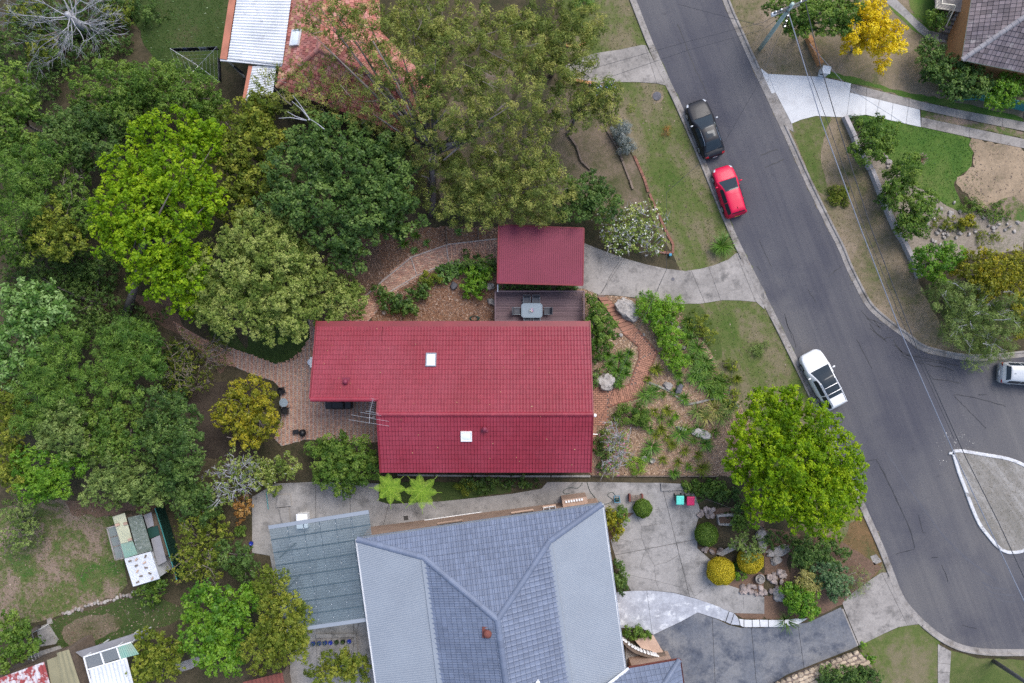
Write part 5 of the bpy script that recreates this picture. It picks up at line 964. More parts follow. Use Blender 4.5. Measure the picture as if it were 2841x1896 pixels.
# ================================================================== CARS
def car_paint(name, col, rough=.38, metal=.0):
    m = mat(name, col, tuple(x*.93 for x in col), rough=rough, metal=metal, finev=.02, scale=1., coat=.08, spec=.28); return m
M['p_black'] = car_paint('black_car_paint', (.012, .013, .018)); M['p_red'] = car_paint('red_car_paint', (.58, .008, .055)); M['p_white'] = car_paint('white_car_paint', (.8, .8, .8)); M['p_silver'] = car_paint('silver_car_paint', (.5, .52, .54), .3, .3)
M['tail'] = plain('tail_lamp', (.35, .006, .012), .2); M['head'] = plain('head_lamp', (.62, .64, .68), .12, .3); M['plate_y'] = plain('yellow_plate', (.7, .5, .03), .5); M['plate_w'] = plain('white_plate', (.7, .7, .7), .5)
def lerp_tab(tab, x):
    xs = [t[0] for t in tab]
    return [float(np.interp(x, xs, [t[k] for t in tab])) for k in range(1, len(tab[0]))]
def car(name, label, px, ang, L_, W_, Hh, paint, body, cab, a, b, roof_feat=None, plate='plate_w', mirror=None, rails=None):
    """body: (x/L from rear -.5 to front .5, half width factor, deck height); cab: start x, end x as fractions, belt height, top half width factor"""
    p = Vector((P(*px, Hh*.55).x, P(*px, Hh*.55).y, .012)); T = Matrix.Translation(p) @ Matrix.Rotation(ang, 4, 'Z'); t = thing(name, label, 'car', p); N = 44; hw = W_/2
    xs = [(-.5+i/(N)) for i in range(N+1)]; mb = MB(); sec = []
    for x in xs:
        wf, zt = lerp_tab(body, x); w_ = hw*wf; lo = .2 if abs(x) < .47 else .3; arch = 0
        for ax in (.31, -.29):
            dd = abs(x-ax)*L_
            if dd < .36: arch = max(arch, math.sqrt(.36**2-dd**2))
        lo2 = max(lo, arch*1.0+.1 if arch else lo)
        half = [(0, lo), (w_*.85, lo), (w_*.965, lo2+.02), (w_, (lo2+zt)/2), (w_*.992, zt*.82), (w_*.965, zt*.93), (w_*.90, zt*.985), (w_*.7, zt+.012), (w_*.35, zt+.03), (0, zt+.036)]
        sec.append([V3(x*L_, y, z) for y, z in half]+[V3(x*L_, -y, z) for y, z in half[-2:0:-1]])
    n = len(sec[0]); vs = [T @ v for s_ in sec for v in s_]; fs = [(i*n+k, i*n+(k+1) % n, (i+1)*n+(k+1) % n, (i+1)*n+k) for i in range(N) for k in range(n)]+[tuple(range(n))[::-1], tuple(N*n+k for k in range(n))]
    bo = mb.add(vs, fs).build('body', paint, t, smooth=True)
    x0, x1, belt, tw = cab
    def surf(u, v, off=0.):
        x = (x0+(x1-x0)*u)*L_; hgt = np.interp(u, [0, a*.5, a*.9, a+.05, (a+b)/2, b-.04, b+(1-b)*.15, b+(1-b)*.6, 1], [0, .56, .93, .985, 1, .975, .9, .5, 0]); top = belt+(Hh-belt)*hgt
        wf, zt = lerp_tab(body, x/L_); wb = hw*wf*.965; wt = hw*tw*(1-.12*(abs(u-.5)*2)**2); wt = wb+(wt-wb)*hgt; av = abs(v)
        if av <= .6: q = av/.6; y = wt*q*.94; z = top-.045*q**3*hgt
        else: q = (av-.6)/.4; y = wt*.94+(wb-wt*.94)*(q**.85); z = top-.045*hgt+(belt-.02-top+.045*hgt)*(q**1.15)
        return V3(x, math.copysign(y, v), z+.0)
    def nrm(u, v):
        e = .01; d1_ = surf(min(u+e, 1), v)-surf(max(u-e, 0), v); d2_ = surf(u, min(v+e, 1))-surf(u, max(v-e, -1)); q = d1_.cross(d2_); q = q if q.z > 0 or (q.y*v > 0 and abs(v) > .5) else -q; return q.normalized()
    def patch(u0, u1, v0, v1, off, m, nm, par, nu=10, nv=10, skew=0.):
        vv = []
        for i in range(nu+1):
            for j in range(nv+1):
                v = v0+(v1-v0)*j/nv; u = u0+(u1-u0)*i/nu; vv.append(T @ (surf(u, v)+nrm(u, v)*off))
        return MB().add(vv, [(i*(nv+1)+j, (i+1)*(nv+1)+j, (i+1)*(nv+1)+j+1, i*(nv+1)+j+1) for i in range(nu) for j in range(nv)]).build(nm, m, par, smooth=True)
    cb = patch(0, 1, -1, 1, 0, paint, 'cabin', t, 28, 24)
    patch(.03, a+.0, -.56, .56, .012, M['glass'], 'windscreen', t); patch(b+.02, .95, -.54, .54, .012, M['glass'], 'rear_window', t)
    for sgn in (1, -1):
        patch(a*.72, (a+b)/2-.012, sgn*.66, sgn*.93, .012, M['glass'], 'side_window', t, 6, 5); patch((a+b)/2+.012, b+(1-b)*.25, sgn*.66, sgn*.93, .012, M['glass'], 'side_window', t, 6, 5)
        if rails == 'chrome': MB().tube([T @ (surf(u, sgn*.635)+nrm(u, sgn*.635)*.012) for u in np.linspace(a*.75, b+(1-b)*.3, 10)], .014, 5).build('window_trim', M['chrome'], t)
        if rails == 'bars': MB().tube([T @ (surf(u, sgn*.56)+nrm(u, sgn*.56)*.05) for u in np.linspace(a+.03, b-.02, 8)], .02, 6).build('roof_rail', M['chrome'], t)
        # mirror, lamps
        mp = surf(a*.42, sgn*.97); MB().lathe((0, 0, 0), [(.02, -.06), (.085, -.05), (.1, .0), (.08, .06), (.02, .08)], 10).build('mirror', mirror or paint, t, smooth=True, M=T @ Matrix.Translation((mp.x-.02, sgn*(hw+.1), mp.z+.1)) @ Matrix.Diagonal((.7, 1.25, .9, 1)))
        for xx, mm, nm, wd in ((.455, 'head', 'headlight', .2), (-.475, 'tail', 'tail_light', .15)):
            wf, zt = lerp_tab(body, xx); vv = []; dx = .05*L_/4.5
            for i in range(5):
                for j in range(5):
                    x = xx+(.024 if xx > 0 else -.014)*(i/4-.5)*2; wf, zt = lerp_tab(body, x); y = hw*wf*(.99-(.17 if xx > 0 else .3)*j/4); z = zt*(.9 if j < 1 else .965)+.012+(.02 if j > 1 else 0); vv.append(T @ V3(x*L_+(.01 if xx > 0 else -.01), sgn*y*(1.012 if j == 0 else 1), z))
            MB().add(vv, [(i*5+j, (i+1)*5+j, (i+1)*5+j+1, i*5+j+1) for i in range(4) for j in range(4)]).build(nm, M[mm], t, smooth=True)
        for ax in (.31, -.29):
            wc = T @ V3(ax*L_, sgn*(hw-.1), .32); wo = bpy.data.objects.new('wheel', None); link(wo, t, Matrix.Translation(wc)); Tw = T @ Matrix.Translation((ax*L_, sgn*(hw-.1), .32)) @ Matrix.Rotation(R(90), 4, 'X')
            MB().lathe((0, 0, 0), [(.2, -.1), (.29, -.1), (.32, -.06), (.32, .06), (.29, .1), (.2, .1)], 22).build('tyre', M['tyre'], wo, smooth=True, M=Tw)
            rm = MB(); rm.lathe((0, 0, 0), [(.05, .06), (.06, .115), (.03, .118)], 10); rm.lathe((0, 0, 0), [(.19, -.115), (.205, -.115), (.205, .115), (.19, .115)], 20)
            for k in range(5):
                for f in (-1, 1): an_ = k*1.2566; rm.bar((.05*math.cos(an_), .05*math.sin(an_), f*.1), (.2*math.cos(an_), .2*math.sin(an_), f*.1), .05, .03)
            rm.build('rim', M['alu'], wo, M=Tw)
    MB().box(0, (.02, .38, .12), M=T @ Matrix.Translation((-.5*L_-.012, 0, .62))).build('number_plate', M[plate], t)
    if roof_feat == 'sunroof': patch(a+.1, a+.27, -.38, .38, .006, M['glass'], 'sunroof', t)
    if roof_feat == 'panorama':
        patch(a-.03, a+.66*(b-a), -.53, .53, .013, M['glass'], 'panoramic_roof', t)
        for u in (a+.24*(b-a), a+.5*(b-a)): MB().tube([T @ (surf(u, v)+nrm(u, v)*.07) for v in np.linspace(-.5, .5, 9)], .026, 6).build('roof_bar', M['alu'], t)
    if roof_feat == 'fin': MB().box(0, (.16, .03, .08), M=T @ Matrix.Translation((surf(b-.08, 0).x, 0, Hh+.03))).build('aerial_fin', paint, t)
    for sgn, zz in ((1, .47), (-1, .47)):
        y_ = hw*.998
    bp = MB()
    for sgn in (1, -1):      # shut lines and sills
        for x in (.16, -.06, -.26): bp.box(0, (.012, .008, .42), M=T @ Matrix.Translation((x*L_, sgn*(hw*1.0), .56)))
    bp.box(0, (.01, W_*.82, .006), M=T @ Matrix.Translation((-.41*L_ if roof_feat == 'sunroof' else -.47*L_, 0, lerp_tab(body, -.42)[1]+.036)))
    bp.build('shut_lines', M['black'], t); return t
SED = [(-.5, .72, .72), (-.485, .82, .86), (-.46, .89, .93), (-.40, .95, .97), (-.25, .99, .98), (0, 1, .95), (.17, 1, .92), (.28, .99, .87), (.38, .96, .80), (.44, .89, .74), (.475, .80, .68), (.49, .70, .62), (.5, .55, .52)]
HAT = [(-.5, .76, .7), (-.488, .86, .84), (-.46, .92, .95), (-.35, .97, .97), (-.1, 1, .96), (.2, 1, .93), (.30, .98, .88), (.39, .95, .81), (.45, .87, .74), (.48, .76, .66), (.5, .58, .54)]
SUV = [(-.5, .76, .8), (-.488, .86, .98), (-.46, .92, 1.06), (-.35, .97, 1.08), (-.1, 1, 1.06), (.2, 1, 1.03), (.3, .98, .98), (.39, .95, .92), (.45, .87, .84), (.48, .76, .75), (.5, .58, .6)]
mid = lambda a, b: ((a[0]+b[0])/2, (a[1]+b[1])/2)
def ang(f, r): return math.atan2(-(f[1]-r[1]), f[0]-r[0])
f, r = c1(3, 1302, 700), c1(3, 1428, 1050); car('parked_car', 'black sedan with chrome window trim parked at the kerb', mid(f, r), ang(f, r), 4.55, 1.82, 1.43, M['p_black'], SED, (.20, -.42, .93, .66), .36, .70, 'sunroof', rails='chrome', mirror=M['alu'])
f, r = c1(3, 1480, 1138), c1(3, 1582, 1462); car('parked_car', 'bright red hatchback parked behind the black sedan', mid(f, r), ang(f, r), 3.98, 1.72, 1.45, M['p_red'], HAT, (.24, -.485, .93, .68), .34, .91, 'fin', plate='plate_y')
f, r = c1(8, 360, 855), c1(8, 552, 1222); car('parked_car', 'white wagon with dark panoramic roof and roof bars near the lime tree', mid(f, r), ang(f, r), 4.68, 1.88, 1.62, M['p_white'], SUV, (.23, -.485, 1.03, .7), .32, .93, 'panorama', rails='bars', mirror=M['p_white'])
r, f = c1(8, 1662, 990), c1(8, 2020, 1010); car('parked_car', 'silver hatchback cut by the right edge near the grey shrub', mid(f, r), ang(f, r), 4.15, 1.74, 1.48, M['p_silver'], HAT, (.24, -.485, .93, .68), .34, .86, 'fin')
# ================================================================== POLES AND WIRES
pb_, pt_ = P(*c1(4, 22, 332), 0), P(*c1(4, 232, 40), 8.6); pb_ = V3(pt_.x*.995, pt_.y*.995, 0) if False else pb_
po = thing('power_pole', 'pale green timber power pole with cross-arm by the street', 'pole', pb_)
ptop = V3(pb_.x+.0, pb_.y, 8.8); ptop = pb_.lerp(V3(pt_.x, pt_.y, 0), 1.); ptop.z = 8.6
MB().tube([pb_-Z*.2, pb_.lerp(ptop, .5), ptop+Z*.3], [.17, .15, .12], 14).build('pole', M['pole'], po, smooth=True)
ax_ = V3(.92, .38, 0).normalized(); MB().bar(ptop-ax_*1.2-Z*.1, ptop+ax_*1.2-Z*.1, .12, .12).build('cross_arm', M['pole_d'], po); MB().bar(ptop-ax_*.9-Z*.7, ptop+ax_*.9-Z*.7, .1, .1).build('cross_arm', M['pole_d'], po)
for s_ in (-1.1, -.7, .7, 1.1):
    MB().lathe(ptop+ax_*s_-Z*.04, [(.04, 0), (.07, .03), (.04, .07), (.07, .1), (.03, .15)], 10).build('insulator', M['alu'], po)
for k in range(6): q0 = ptop+V3(.02, -.25-.12*k, -.5-.15*k); MB().box(q0, (.1, .12, .1), .3*k).build('cable_clamp', M['alu'] if k % 2 else M['black'], po)
MB().box(ptop-ax_*1.15-Z*.3, (.3, .22, .3), .3).build('lamp_box', M['white'], po, bevel=.03)
pb2_ = P(*c1(12, 1612, 1420), 0); p2t = P(*c1(12, 1980, 1660), 8.2); po2 = thing('power_pole', 'dark grey timber pole standing in the corner lawn', 'pole', pb2_)
MB().tube([pb2_-Z*.2, pb2_.lerp(V3(p2t.x, p2t.y, 8.2), .5), V3(p2t.x, p2t.y, 8.2)], [.17, .15, .12], 14).build('pole', M['pole_d'], po2, smooth=True); MB().bar(V3(p2t.x-.9, p2t.y, 8), V3(p2t.x+.9, p2t.y, 8), .12, .12).build('cross_arm', M['pole_d'], po2)
def wire(pts, zs, r, m, label, n=10):
    out = []
    for (a, b), (z0, z1) in zip(zip(pts, pts[1:]), zip(zs, zs[1:])):
        for k in range(n): t = k/n; out.append(P(a[0]+(b[0]-a[0])*t, a[1]+(b[1]-a[1])*t, z0+(z1-z0)*t))
    out.append(P(*pts[-1], zs[-1])); tag(MB().tube(out, r, 6).build('power_cable', m), label, 'cable')
wire([c1(4, 215, 90), c1(4, 440, 830), c1(8, 705, 10), c1(8, 985, 730), c1(8, 1330, 1515), c1(12, 1640, 640), c1(12, 1830, 1040)], [8.2, 7.4, 7.1, 6.9, 6.9, 7.2, 7.5], .034, M['cable_g'], 'thick pale grey cable bundle running to the traffic island tip')
wire([c1(4, 330, 20), c1(4, 430, 440), c1(4, 560, 880), c1(8, 775, 5), c1(8, 1090, 830), c1(8, 1420, 1568), c1(12, 1640, 470), c1(12, 1830, 880)], [8.5, 8.2, 7.9, 7.7, 7.5, 7.6, 7.8, 8.0], .03, M['cable'], 'dark power cable on the right, crossing the turf of the island')
wire([c1(4, 250, 200), c1(4, 480, 830), c1(8, 735, 15), c1(8, 985, 640), c1(8, 1340, 1440)], [8.0, 7.2, 6.9, 6.7, 6.8], .02, M['cable'], 'thin dark cable between the grey bundle and the right-hand cable')
wire([c1(4, 360, 300), c1(4, 620, 600), c1(4, 1000, 840)], [8.3, 7, 5], .012, M['cable_g'], 'thin service line dropping over the white driveway')
wire([c1(3, 640, 455), c1(3, 1240, 285), c1(3, 1764, 150), c1(4, 215, 60)], [4.0, 6.2, 7.6, 8.4], .012, M['cable'], 'upper service line crossing the street to the top driveway')
wire([c1(3, 700, 530), c1(3, 1240, 345), c1(3, 1764, 200), c1(4, 210, 75)], [4.0, 6.2, 7.6, 8.3], .012, M['cable'], 'lower service line crossing the street to the top driveway')
wire([c1(3, 1180, 30), c1(3, 1540, 125), c1(3, 1764, 180)], [6, 7, 8], .012, M['cable'], 'short service line near the top edge of the street')
wire([c1(7, 640, 1340), c1(7, 900, 720), c1(7, 1100, 290), c1(3, 1100, 1310), c1(3, 1500, 960), c1(3, 1730, 560), c1(4, 205, 110)], [3.6, 4.5, 5.2, 6, 7, 7.8, 8.2], .012, M['cable'], 'service line from the red house past the two parked cars')
# ================================================================== WALLS, FENCES, EDGING
def lowwall(name, label, px, wd, ht, m, cat='wall', group=None, blocks=None, jit=0, cap=None):
    pts = [G(*p) for p in px]; t = thing(name, label, cat, pts[0], group)
    if blocks:
        for a, b in zip(pts, pts[1:]):
            n = max(1, int((b-a).length/blocks))
            for k in range(n):
                p0, p1 = a.lerp(b, k/n), a.lerp(b, (k+.97)/n); h = ht+random.uniform(-jit, jit); MB().bar(p0+Z*(h/2-.05), p1+Z*(h/2-.05), wd*random.uniform(1-jit, 1+jit), h+.1).build('block', m, t, bevel=.01)
    else: MB().strip(pts, [(-wd/2, -.2), (-wd/2, ht), (wd/2, ht), (wd/2, -.2)]).build('wall', m, t)
    return t
M['blockwall'] = mat('grey_block', (.4, .37, .37), (.32, .3, .3), scale=1.5, rand=.1, finev=.15)
lowwall('retaining_wall', 'long grey concrete retaining wall along the right verge', c(4, 585, 800, 650, 940, 672, 1020, 765, 1160, 850, 1375, 930, 1562)+c(8, 985, 105, 1055, 250, 1092, 350), .3, .55, M['blockwall'], blocks=1.6)
lowwall('brick_wall', 'low orange brick wall running down to the white letterbox pillar', c(4, 338, 262, 375, 350, 420, 450), .34, .6, M['orange_brick'], blocks=.23, jit=.04)
lp = P(*c1(4, 462, 488), .5); lb = thing('letterbox_pillar', 'white letterbox pillar at the end of the orange brick wall', 'letterbox', (lp.x, lp.y, 0)); MB().box((lp.x-.05, lp.y, .45), (.55, .5, .9), R(-12)).build('pillar', M['concrete_w'], lb, bevel=.02); MB().box((lp.x-.05, lp.y, .93), (.62, .57, .07), R(-12)).build('cap', M['white'], lb); MB().box((lp.x-.3, lp.y-.24, .55), (.25, .03, .1), R(-12)).build('slot', M['black'], lb)
lowwall('brick_edging', 'terracotta brick edging in the grass left of the red car', c(3, 880, 1062, 915, 1140, 950, 1220, 975, 1308), .2, .12, M['red_brick'], 'edging', blocks=.22, jit=.02)
lowwall('brick_edging', 'short brick edging beside the white flowering shrub', c(3, 985, 1320, 1005, 1370)+c(7, 1100, 40, 1145, 120, 1140, 180, 1050, 170), .2, .12, M['red_brick'], 'edging', blocks=.22, jit=.02)
lowwall('brick_edging', 'orange brick edging at the lower side of the top driveway', c(3, 425, 535, 470, 545, 560, 565, 610, 568), .22, .16, M['orange_brick'], 'edging', blocks=.24, jit=.03)
lowwall('brick_edging', 'orange brick edging at the upper side of the top driveway', c(3, 415, 312, 500, 322, 560, 290), .2, .16, M['orange_brick'], 'edging', blocks=.24, jit=.03)
lowwall('log_edging', 'weathered log edging on the bank beside the grey-blue shrub', c(3, 690, 880, 760, 1000, 800, 1100, 850, 1230, 870, 1290), .14, .2, M['timber'], 'edging', blocks=.9, jit=.05)
lowwall('log_edging', 'curved log edging lower down the wooded bank', c(3, 420, 900, 490, 1000, 520, 1100, 585, 1158), .14, .2, M['timber'], 'edging', blocks=.7, jit=.05)
lowwall('stone_edging', 'curving pale stone edging across the bark garden', c(7, 960, 1050, 1040, 1080, 1110, 1110, 1180, 1160, 1240, 1205, 1300, 1195, 1400, 1170, 1500, 1165, 1560, 1185, 1590, 1225), .16, .16, M['concrete'], 'edging', blocks=.5, jit=.06)
lowwall('timber_edging', 'dark timber edging between the two southern gardens', c(11, 590, 155, 900, 158, 1240, 158, 1450, 160), .08, .2, M['timber'], 'edging', blocks=2.)
lowwall('retaining_edge', 'dark concrete kerb along the south side of the red house', c(10, 990, 150, 1764, 158)+c(11, 590, 158), .14, .25, M['concrete_d'], 'edging', blocks=3.)
lowwall('timber_post_row', 'thin timber edging upright in the mulch above the brick path', c(6, 1318, 0, 1325, 120), .06, .25, M['timber'], 'edging', blocks=.6); lowwall('timber_post_row', 'thin timber edging nearest the carport in the mulch', c(6, 1535, 0, 1540, 90), .06, .25, M['timber'], 'edging', blocks=.6)
tf = thing('steel_fence', 'teal steel panel fence behind the right-hand bushes', 'fence', G(*c1(4, 1340, 685)))
fa = [G(*p) for p in c(4, 1340, 685, 1500, 678, 1815, 760, 2050, 820)]
for a, b in zip(fa, fa[1:]):
    n = max(1, int((b-a).length/1.2))
    for k in range(n): p0, p1 = a.lerp(b, k/n), a.lerp(b, (k+.985)/n); corrugated('panel', [p0, p1, p1+Z*1.5, p0+Z*1.5], M['teal'], tf, pitch=.2, amp=.03, square=True)
    MB().bar(a+Z*1.5, b+Z*1.5, .06, .06).build('top_rail', M['teal'], tf)
gf = thing('steel_fence', 'dark green steel fence with pale top rail beside the sheds', 'fence', G(*c1(9, 1110, 350))); fa = [G(*p) for p in c(9, 1112, 350, 1160, 500, 1260, 835)]
for a, b in zip(fa, fa[1:]):
    n = max(1, int((b-a).length/1.2))
    for k in range(n): p0, p1 = a.lerp(b, k/n), a.lerp(b, (k+.985)/n); corrugated('panel', [p0, p1, p1+Z*1.5, p0+Z*1.5], M['dgreen'], gf, pitch=.2, amp=.03, square=True)
    MB().bar(a+Z*1.52, b+Z*1.52, .06, .06).build('top_rail', M['teal'], gf)
# ================================================================== SHEDS, LOWER LEFT
def shed(name, label, quads, z, parent_px, wall_m, hgt=None):
    t = thing(name, label, 'shed', G(*parent_px))
    for (q, m, pitch, rib, dz) in quads:
        pts = [P(*p, z+dz) for p in c(9, *q)]; pts = pts if rib == 0 else pts[1:]+pts[:1]; corrugated('roof_sheet', pts, M[m], t, pitch=pitch, amp=.018)
    return t
cz = .0
coop = shed('chicken_coop', 'patched coop with mossy, cream and green roof sheets in the yard', [((765, 437, 848, 410, 902, 600, 822, 620), 'cream_sheet', .1, 1, .1), ((820, 622, 903, 602, 938, 692, 850, 720), 'green_sheet', .09, 1, .08), ((868, 442, 965, 420, 1036, 665, 938, 694), 'moss_sheet', .09, 1, .13)], cz, c1(9, 880, 560), M['timber'])
for q in ((975, 427, 1028, 406, 1046, 496, 1002, 516), (1026, 588, 1086, 562, 1131, 737, 1072, 770)): pts = [P(*p, cz-.25) for p in c(9, *q)]; MB().prism([p-Z*.04 for p in pts], pts).build('flat_sheet', M['grey_sheet'], coop)
pts = [P(*p, cz-.3) for p in c(9, 1000, 518, 1070, 496, 1086, 560, 1017, 585)]; MB().prism([p-Z*.04 for p in pts], pts).build('flat_sheet', M['dgreen'], coop)
wq_ = [P(*p, cz) for p in c(9, 775, 445, 1020, 420, 1110, 740, 860, 715)]; wq_ = inset(wq_, .15)
for a, b in zip(wq_, wq_[1:]+wq_[:1]):
    zb = min(g(a.x), g(b.x))-.1; MB().bar(V3(a.x, a.y, (zb+cz)/2-.15), V3(b.x, b.y, (zb+cz)/2-.15), .05, cz-zb-.35).build('wall', M['timber'], coop)
pen = [P(*p, cz-.5) for p in c(9, 728, 514, 790, 498, 845, 715, 785, 730)]
for a, b in zip(pen, pen[1:]+pen[:1]): MB().bar(a, b, .1, .06).build('rail', M['kerb'], coop)
for p in pen: MB().box((p.x, p.y, (p.z+g(p.x))/2), (.08, .08, p.z-g(p.x))).build('post', M['timber'], coop)
for t in (.3, .6): MB().bar(pen[0].lerp(pen[3], t), pen[1].lerp(pen[2], t), .05, .05).build('rail', M['timber'], coop)
pts = [p-Z*.02 for p in pen]; MB().add(pts, [(0, 1, 2, 3)]).build('mesh_top', M['poly2'], coop)
ws = shed('garden_shed', 'white corrugated shed roof held down by loose bricks', [((846, 722, 1026, 673, 1088, 858, 906, 912), 'white_metal', .1, 1, .3)], cz, c1(9, 960, 790), M['timber'])
sq = inset([P(*p, cz) for p in c(9, 846, 722, 1026, 673, 1088, 858, 906, 912)], .12)
for a, b in zip(sq, sq[1:]+sq[:1]): zb = min(g(a.x), g(b.x))-.1; MB().bar(V3(a.x, a.y, (zb+cz+.2)/2), V3(b.x, b.y, (zb+cz+.2)/2), .05, cz+.2-zb).build('wall', M['white_metal'], ws)
for k, (x, y) in enumerate(((928, 727), (990, 705), (885, 737), (983, 748), (928, 768), (994, 782), (935, 806), (1020, 820), (960, 838), (1036, 856), (937, 880))):
    p = P(*c1(9, x, y), cz+.36); tag(MB().box((0, 0, .04), (.23, .11, .075)).build('brick', M['timber'] if k % 3 else M['face_brick'], M=Matrix.Translation(p+Z*.005) @ Matrix.Rotation(random.uniform(-.5, 1.2), 4, 'Z')), 'loose brick weighing down the white corrugated shed roof', 'brick', 'loose bricks on the shed roof')
for k, (x, y) in enumerate(((855, 482), (885, 590), (800, 490))):
    p = P(*c1(9, x, y), cz+.16); tag(MB().box((0, 0, .05), (.3, .2, .08)).build('brick', M['face_brick'], M=Matrix.Translation(p) @ Matrix.Rotation(.3, 4, 'Z')), ['flat stone on the cream roof sheet of the coop, nearest its top', 'flat stone at the lower edge of the cream coop sheet', 'board end on the cream coop sheet, leftmost'][k], 'stone')
def roofbox(name, label, quads, z, mats, cat='shed', pitch=.15):
    allp = [P(*p, z) for q in quads for p in c(9, *q)]; t = thing(name, label, cat, (allp[0].x, allp[0].y, g(allp[0].x)))
    for q, m in zip(quads, mats):
        pts = [P(*p, z) for p in c(9, *q)]; corrugated('roof_sheet', pts, M[m], t, pitch=pitch, amp=.02); w4 = inset(pts, .15)
        for a, b in zip(w4, w4[1:]+w4[:1]): zb = min(g(a.x), g(b.x))-.1; MB().bar(V3(a.x, a.y, (zb+z)/2-.05), V3(b.x, b.y, (zb+z)/2-.05), .06, z-zb-.1).build('wall', M['timber'], t)
    return t
roofbox('peeling_shed', 'shed roof with peeling red and white paint in the corner', [((-120, 1575, 300, 1422, 360, 1650, -120, 1800),)[0]], .2, ['peel'], pitch=.3)
kh = roofbox('khaki_shed', 'narrow khaki metal roof beside the peeling red one', [(385, 1362, 468, 1338, 560, 1620, 440, 1660)], .3, ['khaki'], pitch=.25); pts = [P(*p, .1) for p in c(9, 318, 1412, 390, 1385, 470, 1640, 360, 1660)]; MB().prism([p-Z*.05 for p in pts], pts).build('flat_sheet', M['khaki'], kh)
wpg = thing('white_pergola', 'white framed pergola with clear panels and white roofing', 'pergola', G(*c1(9, 700, 1450)))
zq = .5; corrugated('roof_sheet', [P(*p, zq) for p in c(9, 605, 1476, 862, 1398, 920, 1620, 650, 1690)], M['white_metal'], wpg, pitch=.28, amp=.025); corrugated('roof_sheet', [P(*p, zq+.02) for p in c(9, 800, 1318, 890, 1290, 945, 1370, 822, 1402)], M['green_sheet'], wpg, pitch=.12, amp=.02)
for q in ((574, 1392, 682, 1358, 706, 1434, 602, 1468), (688, 1356, 790, 1322, 815, 1398, 712, 1432)): MB().add([P(*p, zq) for p in c(9, *q)], [(0, 1, 2, 3)]).build('clear_panel', M['poly2'], wpg)
for a in ((570, 1390, 798, 1318), (570, 1390, 650, 1690), (682, 1356, 708, 1438), (792, 1320, 820, 1402), (600, 1474, 860, 1396), (798, 1318, 892, 1288)): MB().bar(P(*c1(9, *a[:2]), zq+.03), P(*c1(9, *a[2:]), zq+.03), .09, .09).build('beam', M['white'], wpg)
for x, y in ((574, 1394), (795, 1322), (640, 1640), (890, 1296)): p = P(*c1(9, x, y), zq); MB().box((p.x, p.y, (zq+g(p.x))/2), (.09, .09, zq-g(p.x))).build('post', M['white'], wpg)
pts = [P(*p, -.4) for p in c(9, 512, 1358, 990, 1206, 1010, 1250, 890, 1292, 560, 1392)]; MB().prism([p-Z*.12 for p in pts], pts).build('side_beam', M['grey_sheet'], wpg)
for px in ((1040, 1350), (1150, 1300), (1180, 1160)): pass
sheet('paved_slab', c(9, 250, 1190, 330, 1160, 400, 1270, 380, 1300, 270, 1320), M['concrete_d'], 4); sheet('paved_slab', c(9, 200, 1370, 410, 1310, 430, 1350, 180, 1430), M['concrete_d'], 4); sheet('paved_slab', c(9, 320, 1130, 350, 1120, 362, 1160, 320, 1170), M['concrete'], 4)
wf = thing('wire_fence', 'white pole wire fence running down to the khaki roof', 'fence', G(*c1(9, 232, 1205))); pp = [G(*p) for p in c(9, 330, 1165, 236, 1208, 285, 1380, 325, 1470)]
for p in pp: MB().tube([p, p+Z*1.2], .03, 6).build('post', M['white'], wf)
for h in (1.18, .8, .4):
    for a, b in zip(pp, pp[1:]): MB().tube([a+Z*h, b+Z*h], .015 if h < 1.1 else .03, 5).build('wire' if h < 1.1 else 'top_rail', M['alu'], wf)
sheet('footpath', c(9, 1180, 1440, 1400, 1370, 1410, 1400, 1300, 1470, 1200, 1500), M['concrete_d'], 4)
rr_ = roofbox('rust_red_shed', 'rust red shed roof at the bottom edge left of the grey house', [((1650, 1560, 1920, 1495, 1960, 1700, 1700, 1750))], .0, ['rust'], pitch=.3)
for k in range(24):
    t = k/23; rock('stone', 'pale stone in the rough edging below the patchy lawn', G(*c1(9, 430+t*500, 1092-t*140+random.uniform(-12, 12))), (random.uniform(.22, .5), random.uniform(.18, .35), .22), 'rock' if k % 3 else 'rock_p', 'stones edging the patchy lawn')
# ================================================================== CLOTHES LINE
cl_ = G(*c1(1, 1370, 470)); cln = thing('clothes_line', 'rotary clothes line hung with dark washing on the shaded lawn', 'clothes line', cl_); zt_ = cl_.z+1.9; MB().tube([cl_, cl_+Z*1.9], .03, 8).build('post', M['alu'], cln)
cor = [P(*p, zt_) for p in c(1, 1155, 330, 1475, 318, 1485, 555, 1240, 560)]; ctr_ = V3(sum(p.x for p in cor)/4, sum(p.y for p in cor)/4, zt_-.3)
for p in cor: MB().tube([ctr_, p], .018, 5).build('arm', M['alu'], cln)
for k in range(1, 6):
    q4 = [ctr_.lerp(p, k/5+.0) for p in cor]
    for a, b in zip(q4, q4[1:]+q4[:1]): MB().tube([a, b], .006, 4).build('line', M['alu'], cln)
M['cloth_d'] = mat('dark_cloth', (.012, .013, .02), (.02, .02, .03), rough=.95, finev=.1); M['cloth_b'] = mat('blue_cloth', (.12, .14, .3), rough=.95); M['cloth_w'] = mat('pale_cloth', (.5, .52, .6), rough=.95)
